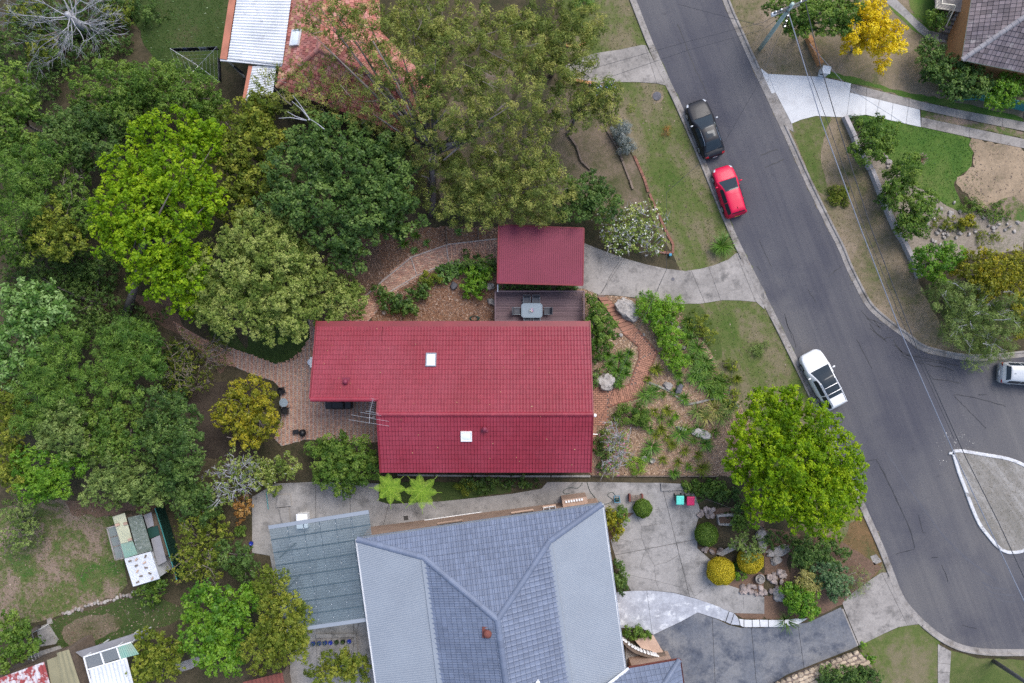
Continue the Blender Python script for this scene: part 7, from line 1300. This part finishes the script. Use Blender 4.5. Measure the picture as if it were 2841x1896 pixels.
# left-hand lower block
tree('glossy blue-green tree with pale leaf rosettes on the left edge', [(40, 700, 60, 55, 7), (85, 720, 60, 55, 7), (130, 720, 45, 38, 6.6), (45, 780, 75, 65, 6.8), (30, 850, 55, 50, 6.4), (90, 680, 45, 30, 6.4)], 'glossy', leaf='big', rc=.5, lai=3., hz=.3)
tree('dark undergrowth in the shaded gully', [(140, 620, 90, 50, 2), (200, 680, 80, 60, 1.8), (60, 640, 60, 40, 1.6), (230, 610, 60, 50, 2.2), (310, 740, 60, 35, 1.6), (195, 760, 60, 50, 2.4), (410, 860, 40, 70, 1.2)], 'dark', leaf='small', rc=.5, lai=1.8, name='undergrowth', cat='undergrowth')
tree('soft green wattle with rounded plumes left of the brick patio', [(280, 765, 48, 38, 6.5), (325, 780, 50, 45, 6), (300, 830, 70, 45, 6.6), (260, 880, 50, 45, 6.2), (345, 845, 35, 35, 5.6), (250, 805, 40, 40, 6)], 'soft', leaf='fine', rc=.45, lai=3.2, hz=.35)
tree('soft green wattle crown nearer the left edge', [(145, 790, 55, 42, 7), (110, 850, 60, 50, 7), (90, 910, 60, 55, 7), (185, 850, 35, 32, 6.4), (155, 905, 45, 38, 6.6), (60, 970, 50, 35, 6)], 'soft', leaf='fine', rc=.45, lai=3.2, hz=.35)
tree('yellowing tree on the left edge below the glossy one', [(15, 900, 45, 45, 5.5), (20, 950, 50, 45, 5.4)], 'olive', leaf='small', rc=.45)
tree('pale grey-green round tree in the lower left bush', [(145, 965, 58, 42, 7), (155, 1010, 60, 42, 6.8), (120, 990, 40, 40, 6.6)], 'grey', leaf='small', rc=.45, lai=3.)
tree('dark green tree along the edge of the bare soil', [(400, 960, 55, 55, 6), (420, 1030, 50, 65, 6), (360, 1000, 55, 60, 6), (350, 930, 45, 45, 5.8), (390, 1090, 60, 40, 5.6)], 'dark', leaf='small', rc=.5)
tree('grey-green tree between the pale tree and the dark soil tree', [(250, 960, 55, 45, 6.2), (280, 1010, 60, 50, 6.2), (230, 1030, 50, 40, 6), (300, 920, 40, 35, 6), (200, 950, 40, 40, 5.8)], 'mid', leaf='small', rc=.5)
tree('pale green tree above the patched coop', [(255, 1080, 65, 45, 6), (240, 1125, 60, 40, 5.6), (310, 1110, 60, 45, 5.6), (340, 1140, 45, 30, 5)], 'grey', leaf='small', rc=.48, lai=3.2)
tree('bright green tree in the lower left corner of the bush', [(85, 1070, 60, 45, 6.2), (120, 1110, 60, 38, 6), (70, 1120, 50, 35, 5.8), (160, 1060, 45, 35, 5.8)], 'bright', leaf='small', rc=.48)
tree('yellow-green tree cut by the left edge above the patchy lawn', [(15, 1060, 45, 50, 5.5), (35, 1100, 45, 35, 5.2), (10, 1010, 40, 35, 5.5)], 'olive', leaf='small', rc=.45)
tree('thin grey-green sapling on the left side of the patchy lawn', [(40, 1170, 35, 40, 3.4), (55, 1220, 38, 45, 3.2), (20, 1250, 30, 25, 2.6)], 'grey', leaf='small', rc=.4, lai=1.6, twigs=14, dens=1.1)
tree('dark green tree standing over the green steel fence', [(440, 1150, 55, 42, 4.5), (415, 1120, 40, 35, 4.5), (470, 1180, 35, 30, 3.8)], 'dark', leaf='small', rc=.45, lai=3.)
tree('twiggy whitish tree beside the concrete yard', [(540, 1070, 50, 38, 4.2), (510, 1110, 45, 45, 4.), (560, 1100, 38, 40, 4), (500, 1150, 30, 30, 3.4)], 'pale', leaf='small', rc=.38, lai=.9, twigs=130, bark='bark_p', inner=False)
tree('orange autumn-leaved branch end by the concrete yard', [(555, 1162, 22, 24, 2.6), (545, 1190, 14, 14, 2)], 'rust', leaf='small', rc=.28, lai=1.8, trunk=.05, twigs=6, name='shrub', cat='shrub')
tree('pale small-leaved bush right of the whitish tree', [(655, 1068, 36, 30, 2.8), (600, 1085, 30, 35, 2.6), (625, 1120, 20, 18, 2)], 'pale', leaf='small', rc=.36, name='shrub', cat='shrub', extra=('flower', 40, .08))
tree('yellow-olive tree beside the patio chairs', [(580, 905, 55, 40, 4.6), (540, 950, 60, 50, 4.6), (600, 960, 42, 55, 4.4), (560, 1005, 38, 25, 4)], 'gold', leaf='small', rc=.42, lai=2.4, twigs=14)
tree('grey twiggy half-bare shrub on the slope above the bare soil', [(420, 810, 50, 50, 2.6), (440, 870, 50, 40, 2.4), (490, 810, 45, 40, 2.), (410, 870, 40, 45, 2.2)], 'olive', leaf='tiny', rc=.42, lai=.6, twigs=120, trunk=.05, inner=False, name='shrub', cat='shrub')
tree('dense round green bush against the red roof corner', [(800, 1030, 55, 38, 3.8), (770, 1060, 55, 45, 3.6), (830, 1070, 48, 45, 3.6), (780, 1105, 55, 32, 3), (735, 1030, 35, 28, 3)], 'mid', leaf='small', rc=.42, lai=3.4)
tree('olive scrubby tree below the green fence', [(440, 1230, 45, 50, 3.8), (470, 1290, 60, 45, 3.8), (430, 1300, 40, 40, 3.4), (500, 1220, 40, 40, 3.4)], 'olive', leaf='small', rc=.42, lai=1.5, twigs=40)
tree('dark rounded tree beside the concrete path left of the pergola', [(535, 1275, 45, 38, 3.8), (560, 1310, 30, 28, 3.2)], 'dark', leaf='small', rc=.42, lai=3)
tree('bright green large-leaved tree below the scrub', [(480, 1385, 65, 48, 5), (520, 1430, 60, 55, 5), (470, 1460, 60, 60, 4.8), (510, 1510, 60, 40, 4.6), (570, 1380, 40, 40, 4.6)], 'bright', leaf='broad', rc=.45, lai=3)
tree('dark olive tree overhanging the corner of the pergola', [(620, 1345, 50, 42, 5.6), (650, 1400, 55, 45, 5.6), (640, 1460, 65, 50, 5.6), (690, 1430, 28, 50, 5), (600, 1500, 55, 45, 5), (675, 1490, 40, 30, 4.8)], 'olive', leaf='small', rc=.45, lai=3)
tree('dark olive bush at the bottom edge left of the grey house', [(775, 1525, 45, 35, 3.5), (820, 1540, 40, 35, 3.4), (740, 1555, 40, 25, 3)], 'olive', leaf='small', rc=.42, lai=3)
tree('small dark citrus tree below the white shed roof', [(345, 1360, 32, 28, 2.2), (365, 1345, 20, 18, 2)], 'mid', leaf='broad', rc=.35, lai=2.6)
tree('round green tree in the lower left corner', [(30, 1440, 40, 32, 4), (40, 1480, 45, 38, 4.2), (15, 1520, 30, 25, 3.6)], 'mid', leaf='broad', rc=.42)
tree('yellow-green tree in front of the white framed pergola', [(345, 1480, 40, 38, 4), (360, 1525, 55, 40, 4.2), (320, 1550, 40, 28, 4), (400, 1500, 25, 30, 3.4)], 'olive', leaf='broad', rc=.4)
# right side
tree('large round lime green street tree beside the white wagon', [(1790, 930, 75, 48, 6.6), (1750, 1000, 80, 65, 7), (1850, 980, 85, 70, 7.8), (1720, 1060, 62, 60, 6.6), (1820, 1070, 95, 80, 8.4), (1920, 1060, 72, 70, 7.4), (1890, 1140, 88, 75, 7.6), (1790, 1140, 90, 55, 7), (1870, 1195, 70, 38, 6.2), (1940, 1110, 50, 50, 6.6), (1760, 1170, 45, 35, 6)], 'lime2', leaf=(.15, .095), rc=.42, dens=1.35, lai=3.2, hz=.42, shell=.55, base=d(1800, 1075)[0], trunk=.28, limbs=14)
tree('olive green tree at the top beside the power pole', [(1830, 20, 60, 50, 4.6), (1900, 35, 70, 48, 5), (1940, 20, 50, 45, 4.8), (1840, 65, 40, 25, 3.8)], 'mid', leaf='small', rc=.45)
tree('brilliant yellow flowering wattle near the top edge', [(1985, 65, 55, 50, 4.4), (2030, 85, 52, 45, 4.4), (2000, 25, 45, 32, 4.2), (2065, 105, 24, 18, 3.6), (2030, 145, 16, 22, 2.6), (1955, 100, 30, 24, 3.6)], 'yellow', leaf='small', rc=.38, lai=3., bark='bark_p', twigs=8)
shrub('dark rounded bush beside the brick house wall', [(2140, 130, 36, 48, 2.4), (2150, 160, 24, 28, 2.)], 'dark')
shrub('large dark green bush below the brown tiled roof', [(2200, 165, 50, 35, 2.8), (2240, 190, 50, 34, 2.8), (2190, 205, 40, 24, 2.4)], 'dark', leaf='broad', rc=.36)
shrub('bright green round bush on the right edge', [(2320, 205, 48, 40, 2.8), (2290, 230, 30, 22, 2.4)], 'bright', rc=.34)
shrub('green bush squeezed under the cream stair rail', [(2150, 45, 22, 28, 1.6)], 'mid')
shrub('olive mound growing on the right verge', [(1926, 447, 26, 24, .7)], 'olive', leaf='tiny')
tree('upper dark green shrub behind the retaining wall', [(2010, 300, 42, 32, 3.2), (2000, 345, 44, 38, 3), (2030, 330, 26, 30, 3)], 'mid', leaf='small', rc=.38, name='shrub', cat='shrub', lai=3.2)
tree('middle dark green shrub behind the retaining wall', [(2085, 385, 40, 30, 3.2), (2065, 420, 44, 36, 3), (2050, 455, 34, 26, 2.6)], 'mid', leaf='small', rc=.38, name='shrub', cat='shrub', lai=3.2)
tree('lower dark green shrub behind the retaining wall', [(2120, 460, 36, 26, 3), (2110, 495, 48, 34, 3), (2085, 525, 40, 28, 2.6)], 'mid', leaf='small', rc=.38, name='shrub', cat='shrub', lai=3.2)
tree('bright green rounded tree at the end of the retaining wall', [(2140, 600, 46, 36, 3.4), (2180, 590, 36, 30, 3.4), (2150, 630, 40, 22, 2.8)], 'bright', leaf='small', rc=.38)
tree('yellow-flecked olive tree right of the bright green tree', [(2250, 610, 55, 40, 4), (2300, 630, 52, 45, 4.2), (2270, 660, 50, 30, 3.8), (2340, 600, 30, 40, 3.8)], 'gold', leaf='small', rc=.38, lai=2.8)
tree('feathery grey-green tree leaning over the road corner', [(2170, 680, 50, 42, 3.6), (2230, 690, 60, 45, 4), (2210, 750, 60, 50, 3.8), (2270, 740, 50, 50, 3.8), (2290, 790, 45, 36, 3.2), (2240, 820, 30, 32, 2.8), (2320, 720, 40, 50, 3.8)], 'grey', leaf='needle', rc=.45, lai=1.5, twigs=50, hz=.3, up=.2, bark='bark_p')
tree('yellowish shrub on the right edge beside the feathery tree', [(2335, 680, 24, 45, 3.4), (2345, 740, 20, 35, 3)], 'gold', leaf='small', rc=.34, name='shrub', cat='shrub')
shrub('weedy green clump at the edge of the sand', [(2290, 490, 40, 22, .6), (2230, 470, 26, 20, .6)], 'mid', leaf='tiny', lai=1.2, rc=.25); shrub('low weeds among the rubble above the bright tree', [(2200, 515, 40, 18, .6), (2160, 510, 22, 14, .6), (2270, 545, 30, 14, .5)], 'olive', leaf='tiny', lai=1.2, rc=.25)
shrub('golden small bush on the stony bed', [(2222, 508, 18, 16, .9)], 'gold', rc=.25); shrub('dark groundcover behind the head of the retaining wall', [(1965, 285, 18, 14, .5), (1985, 300, 12, 10, .5)], 'dark', leaf='tiny', rc=.2)
# front yard of the grey house
def ball(label, x, y, r, pk):
    """a clipped round bush: leaves over and just inside a sphere"""
    px = d(x, y)[0]; b = G(*px); R_ = r*1.20894*S*.98; ct = P(*px, b.z+R_*.8); b = V3(ct.x, ct.y, g(ct.x)); t = thing('ball_bush', label, 'bush', b)
    n = int(4*math.pi*R_*R_*.8*3.2/(.5*.075*.05)); dr = rng.normal(size=(n, 3)); dr /= np.linalg.norm(dr, axis=1, keepdims=True); dr[:, 2] = np.maximum(dr[:, 2], -.75)
    rr = R_*(1-.22*rng.random(n)**2+.05*np.sin(dr[:, 0]*7+x)*np.sin(dr[:, 1]*6+y)+rng.normal(0, .018, n)); pos = np.array(ct[:])+dr*rr[:, None]; pos[:, 2] = np.maximum(pos[:, 2], b.z+.03)
    link(bpy.data.objects.new('foliage', raw_mesh('foliage', leaf_quads(pos, dr+rng.normal(0, .45, (n, 3)), .075, .05), 4, PAL[pk], rng.normal(.5, .2, n))), t)
    MB().tube([b, b+Z*R_*.8], [.05, .03], 7).build('trunk', M['bark'], t)
ball('smallest clipped green ball bush near the slatted bench', 1475, 1167, 22, 'mid'); ball('clipped dark green ball bush beside the bark path', 1621, 1227, 27, 'mid'); ball('clipped bright yellow ball bush at the garden edge', 1654, 1311, 32, 'yball'); ball('second yellow bush, under a thin green tree', 1722, 1287, 30, 'yball')
tree('thin green tree rising over the second yellow bush', [(1718, 1250, 40, 26, 2.6), (1730, 1275, 22, 22, 2.4), (1690, 1245, 20, 15, 2.2)], 'grey', leaf='small', rc=.3, lai=1.2, trunk=.05, twigs=12)
shrub('green shrub behind the clipped ball bush', [(1700, 1205, 22, 20, 1.4)], 'mid'); shrub('green leafy shrub right of the yellow ball', [(1696, 1315, 14, 20, .8)], 'bright')
shrub('yellow-green bush against the grey roof edge', [(1408, 1200, 18, 22, 1.6), (1415, 1225, 12, 16, 1.2), (1400, 1180, 14, 14, 1.4)], 'gold'); shrub('green bush between the yellow-green bush and the ball', [(1424, 1182, 18, 18, 1.4)], 'mid')
shrub('dark hedge bush halfway along the grey roof edge', [(1420, 1318, 14, 30, 1.4), (1430, 1345, 18, 16, 1.3)], 'dark'); shrub('green hedge beside the curved brick wall', [(1462, 1454, 34, 13, 1.2)], 'mid')
shrub('dark green shrub under the lime street tree', [(1860, 1260, 48, 34, 2), (1910, 1275, 38, 28, 2), (1840, 1280, 30, 24, 1.8)], 'dark'); shrub('blue-green shrub beside the driveway apron', [(1915, 1325, 38, 36, 2.2), (1890, 1310, 30, 30, 2.2), (1925, 1355, 25, 24, 1.8)], 'blue'); shrub('pale variegated shrub in the fountain garden', [(1855, 1335, 28, 30, 1.8)], 'var', leaf='tiny')
shrub('bright green mound at the path end', [(1842, 1380, 42, 36, 2), (1820, 1365, 26, 24, 1.8), (1855, 1405, 30, 16, 1.6)], 'bright'); shrub('wispy grey shrub over the driveway apron', [(1970, 1330, 26, 26, 1.4), (1960, 1355, 24, 18, 1.1)], 'grey', leaf='needle', lai=.6, twigs=12, inner=False); shrub('small leafy plants under the lime tree by the bins', [(1600, 1120, 30, 12, .6), (1640, 1120, 40, 18, .6), (1585, 1115, 14, 12, .5)], 'mid')
shrub('dark low cover under the lime tree', [(1640, 1135, 60, 16, .5), (1700, 1180, 26, 30, .8), (1790, 1240, 40, 18, .8)], 'dark', lai=2)
blades('spiky_plant', 'dark spiky palm-like plant hanging over the white steps', G(*c1(12, 190, 1135)), 1.0, 60, .8, .05, 'dark')
shrub('green hedge below the sandstone wall', [(1930, 1555, 70, 22, 1.4), (1990, 1550, 40, 18, 1.3)], 'dark'); shrub('leafy green weeds at the end of the sandstone wall', [(1975, 1495, 12, 18, .5), (1995, 1515, 16, 14, .5)], 'bright', lai=1.6)
shrub('potted shrub on the concrete left of the pergola', [(548, 1219, 12, 14, .9)], 'mid', rc=.22); shrub('climbing bush beside the green fence foot', [(470, 1200, 22, 25, 1.5)], 'olive', lai=1.6)
shrub('dark low shrubs between the red house and the concrete path', [(1100, 1115, 60, 18, .8), (1190, 1110, 50, 14, .6)], 'dark', lai=1.8); shrub('tangle of thin yellow-green stems by the tree ferns', [(1070, 1118, 26, 16, 1.)], 'olive', leaf='needle', lai=1.4)
fern('left tree fern with lime fronds over the concrete path', P(*d(896, 1118)[0], 2.6), 1.5, 2.6); fern('right tree fern with lime fronds over the concrete path', P(*d(968, 1126)[0], 2.6), 1.6, 2.6)
# back garden by the mulch
shrub('dark large-leaved shrub along the brick path', [(910, 696, 40, 20, 1.2), (965, 668, 34, 18, 1.2), (872, 672, 18, 16, 1.), (930, 708, 30, 16, 1.1)], 'dark', leaf='broad', rc=.3); shrub('yellow-green bush beside the round dark stone', [(1085, 625, 26, 24, 1.4), (1090, 660, 30, 24, 1.3), (1110, 625, 20, 20, 1.3)], 'bright'); shrub('silvery succulent clump among the shrubs', [(1020, 630, 26, 20, .7), (1050, 612, 18, 14, .6)], 'glossy', leaf='big', rc=.25); shrub('dark bush against the carport corner', [(1080, 600, 24, 20, 1.3), (1118, 610, 20, 24, 1.3)], 'dark'); shrub('olive bush overhanging the curve of the brick path', [(992, 642, 24, 16, 1.1)], 'olive')
shrub('green bush between the carport and the deck', [(1200, 660, 60, 6, .9), (1290, 660, 40, 6, .9)], 'dark', lai=2, rc=.22)
for x, y, r, l in ((910, 530, .7, 'strappy clump at the top left of the mulched bed'), (928, 560, .6, 'strappy clump below the top left one in the mulch'), (955, 541, .55, 'strappy clump in the middle of the upper mulch')): blades('strap_plant', l, G(*d(x, y)[0]), r, 46, .5, .05, 'strap')
for x, y, l in ((981, 559, 'blue-green rosette succulent nearest the path in the upper mulch'), (952, 576, 'small blue-green rosette succulent beside the brick path'), (1052, 533, 'blue-green rosette succulent right of the timber edging')): blades('rosette_plant', l, G(*d(x, y)[0]), .38, 26, .25, .09, 'glossy')
# front garden
tree('rounded green shrub beside the deck and steps', [(1362, 692, 17, 18, 1.8), (1374, 722, 26, 26, 2.2), (1386, 758, 32, 36, 2.4), (1362, 755, 22, 42, 2.2), (1376, 795, 26, 20, 1.9)], 'mid', leaf='small', rc=.34, name='shrub', cat='shrub', lai=3.2)
for k, (x, y, r, l) in enumerate(((1490, 705, 27, 'feathery bright green shrub nearest the driveway'), (1520, 735, 26, 'second feathery bright shrub down from the driveway'), (1540, 775, 26, 'third feathery bright shrub down from the driveway'), (1555, 820, 24, 'lowest feathery bright shrub'), (1545, 700, 18, 'feathery bright shrub on the right of the row'))): shrub(l, [(x, y, r*1.25, r*1.3, 1.6)], 'fresh', leaf=(.2, .055), lai=2.6, rc=.3, twigs=3)
for k, (x, y, r) in enumerate(((1420, 822, .95), (1398, 838, .8), (1436, 838, .8), (1415, 852, .9), (1432, 858, .75), (1408, 872, .8), (1420, 880, .7), (1442, 812, .7), (1393, 815, .7))): blades('strap_lily', 'glossy green strap-leaved lily inside the bend of the brick path', G(*d(x, y)[0]), r*.75, 80, .55, .055, 'strap', group='lilies inside the path bend')
for k, (x, y, r) in enumerate(((1580, 780, .8), (1600, 800, .85), (1590, 825, .8), (1615, 830, .8), (1625, 850, .8), (1600, 850, .75), (1640, 875, .8), (1610, 875, .8), (1630, 895, .7), (1650, 900, .7), (1575, 740, .6), (1580, 755, .6), (1655, 880, .6), (1590, 865, .7))): blades('strap_lily', 'green strap-leaved lily in the drift along the street side', G(*d(x, y)[0]), r*1.15, 80, .6, .06, 'strap' if k % 2 else 'mid', group='lilies along the street side of the garden')
for k, (x, y, r, l) in enumerate(((1505, 848, .5, 'dark grassy tuft right of the brick path'), (1480, 908, .8, 'leafy green clump below the path bend'), (1498, 900, .6, 'smaller clump right of the one below the path bend'), (1530, 942, .45, 'low strappy tuft left of the variegated clump'), (1570, 915, .5, 'strappy tuft below the pale flat rock'), (1560, 998, .8, 'strappy clump beside the long boulder'), (1515, 985, .45, 'small tuft left of the long boulder clump'), (1617, 1020, .55, 'tuft below the long grey boulder'), (1555, 860, .4, 'small light green tuft in the upper bark'), (1540, 1020, .4, 'small tuft in the lowest bark'), (1495, 1025, .7, 'spreading olive tuft left of the lowest bark'), (1480, 1045, .5, 'tuft beside the two concrete pots'), (1610, 1075, .6, 'dark tuft under the lime tree edge'), (1545, 1085, .4, 'low green tuft on the southern edging'), (1600, 985, .5, 'tuft right of the thin pale rock'), (1690, 870, .35, 'lone tuft at the grass edge'))): blades('grass_tuft', l, G(*d(x, y)[0]), r*1.35, 75, .45, .05, 'strap' if k % 3 else 'olive')
for k, (x, y, r) in enumerate(((1600, 945, 1.0), (1640, 940, 1.0), (1670, 935, .9), (1620, 955, .9), (1655, 955, .9))): blades('variegated_grass', 'pale variegated grass clump along the curving stone edge', G(*d(x, y)[0]), r, 75, .6, .05, 'var' if k % 2 else 'grey', group='variegated grass by the curved stone edging')
shrub('dark rounded shrub beside the porch paving', [(1448, 950, 38, 24, 1.4), (1468, 965, 24, 18, 1.2)], 'mid', leaf='tiny'); shrub('bare twiggy grey shrub with pink blossoms by the front wall', [(1410, 1000, 32, 34, 2.), (1420, 1040, 30, 36, 2), (1400, 1075, 26, 18, 1.6)], 'pale', leaf='tiny', lai=.7, twigs=110, bark='bark_p', extra=('pink', 14, .1), inner=False); shrub('dark green base growth behind the twiggy grey shrub', [(1385, 1040, 16, 50, 1)], 'dark', lai=2); shrub('yellow-green grassy mound by the twiggy shrub', [(1455, 1070, 26, 18, .5)], 'fern', leaf='needle', lai=1.6)
shrub('olive shrub on the street edge of the garden bank', [(1605, 740, 22, 26, 1.2), (1620, 770, 16, 20, 1.)], 'olive', lai=1.8); shrub('small shrub beside the wall below the rounded green shrub', [(1365, 850, 14, 35, 1.1)], 'dark', lai=2)
shrub('grey-green mound alone on the front lawn', [(1745, 800, 22, 17, .6)], 'grey', leaf='needle', lai=1.5); shrub('reddish dry mound under the lime tree kerb', [(1670, 850, 14, 30, .6), (1680, 910, 16, 30, .6)], 'olive', lai=1.4)
blades('palm_tuft', 'spreading green palm-like tuft at the driveway mouth', G(*d(1655, 565)[0]), 1.05, 110, .8, .05, 'strap'); blades('palm_tuft', 'thinner green tuft left of the driveway palm', G(*d(1640, 570)[0]), .7, 50, .7, .04, 'mid'); shrub('reddish tuft on the verge beside the black sedan', [(1533, 300, 9, 10, .4)], 'rust', leaf='needle', lai=1.2)
blades('spiky_plant', 'purplish spiky plant between the right-hand shrubs', P(*d(2113, 366)[0], 1.2), .45, 40, .35, .05, 'bronze'); tag(MB().box(G(*d(1538, 585)[0], .25), (.2, .2, .3)).build('letterbox', M['bluep'], bevel=.02), 'small blue letterbox at the end of the brick edging', 'letterbox')
# ------------------------------------------------------------------ turf, bark and leaf litter lying on the ground
ex = [[G(*p) for p in q] for q in (TD, MD)]
grass('verge_grass', VERGE, 45, PAL['turf'], 'patchy green and straw grass on the street verge', excl=ex); grass('dry_grass', EVERGE, 40, PAL['dryturf'], 'dry grass on the right-hand verge', excl=[[G(*p) for p in WD]])
grass('lawn_grass', SLAWN, 70, PAL['greenturf'], 'fresh green grass beside the bare sand'); grass('lawn_grass', TLAWN, 40, PAL['greenturf'], 'shaded green grass round the clothes line'); grass('lawn_grass', LLAWN, 35, PAL['turf'], 'thin patchy grass beside the sheds'); grass('lawn_grass', FLAWN, 35, PAL['greenturf'], 'shaded grass below the stone edging'); grass('lawn_grass', BLAWN, 50, PAL['greenturf'], 'dark lawn under the pale olive tree'); grass('island_grass', ISL, 30, PAL['dryturf'], 'dry mown grass on the traffic island', h=(.1, .14))
exm = [fpw]; litter('bark_chips', MULCH, 110, PAL['chips'], 'loose orange bark chips over the front garden', excl=exm); litter('bark_chips', BMULCH, 80, PAL['rchips'], 'loose bark chips over the back garden bed', excl=[pw2]); litter('fallen_leaves', LLAWN, 5, PAL['dchips'], 'brown leaves on the patchy lawn', cat='leaves'); litter('fallen_leaves', VERGE, 2, PAL['dchips'], 'scattered brown leaves on the verge', cat='leaves', excl=ex)
pal('gravel', (.5, .48, .42), (.6, .58, .54), (.7, .7, .66), tr=.0)
litter('loose_gravel', GRV, 9, PAL['gravel'], 'pale loose gravel on the asphalt round the island tip', size=(.02, .06), cat='gravel')
n_ = 40; lx = rng.uniform(XW+.3, XE-.3, n_); ly = np.where(lx < XM, rng.uniform(YW+.3, YN-.5, n_), rng.uniform(YS+.3, YN-.5, n_)); lz = np.where(ly > YR, zN+sl_*(YN-ly), zR-sl_*(YR-ly))+.09
link(bpy.data.objects.new('fallen_leaves', raw_mesh('fallen_leaves', leaf_quads(np.stack([lx, ly, lz], 1), np.tile([[0, .1, 1.]], (n_, 1))+rng.normal(0, .15, (n_, 3)), .09, .045), 4, PAL['dryleaf'], rng.random(n_))), rh)['kind'] = 'stuff'
ring = [G(*p) for p in c(4, 1330, 1180, 1480, 1080, 1520, 1200, 1560, 1380, 1815, 1380, 1815, 1460, 1500, 1470, 1330, 1330)]
grass('sand_weeds', ring, 26, PAL['greenturf'], 'thin weeds creeping over the edge of the sand', h=(.06, .16)); litter('sand_debris', SANDB, 6, PAL['dchips'], 'dry leaves and dirt scattered on the sand', cat='debris')
for nm_, ln_, sg_ in (('gutter_litter', WE, 1), ('gutter_litter', EE, -1)):
    q_ = [G(*p) for p in ln_ if -40 < p[1] < 1850 and p[0] < 2860]; q2 = [v+Vector((.0, .0, 0)) for v in q_]; off = [(v.x-sg_*.42, v.y) for v in q_]; litter(nm_, [(v.x-sg_*.02, v.y) for v in q_]+off[::-1], 9, PAL['dchips'], 'brown leaves and grit lying in the western gutter' if sg_ > 0 else 'brown leaves and grit lying in the eastern gutter', size=(.02, .07), cat='leaves', lift=.05)
for x, y, r in ((1500, 945, .45), (1515, 960, .5), (1535, 970, .5), (1550, 955, .4), (1575, 985, .5), (1490, 985, .5), (1505, 1000, .45), (1530, 1005, .45), (1570, 1035, .5), (1590, 1010, .45), (1600, 1045, .5), (1520, 1055, .5), (1555, 1060, .45), (1580, 1070, .45), (1640, 990, .5), (1620, 1000, .4), (1545, 900, .4), (1560, 880, .35), (1485, 870, .35), (1635, 915, .5), (1660, 915, .5), (1520, 905, .4)):
    blades('bark_garden_tuft', 'small green tuft scattered over the open bark of the front garden', G(*d(x, y)[0]), r*1.1, 44, .35, .045, random.choice(('strap', 'mid', 'olive', 'bright')), group='small tufts in the open bark')
litter('fallen_leaves', FLAWN, 12, PAL['dchips'], 'brown leaves over the shaded lower lawn', cat='leaves')
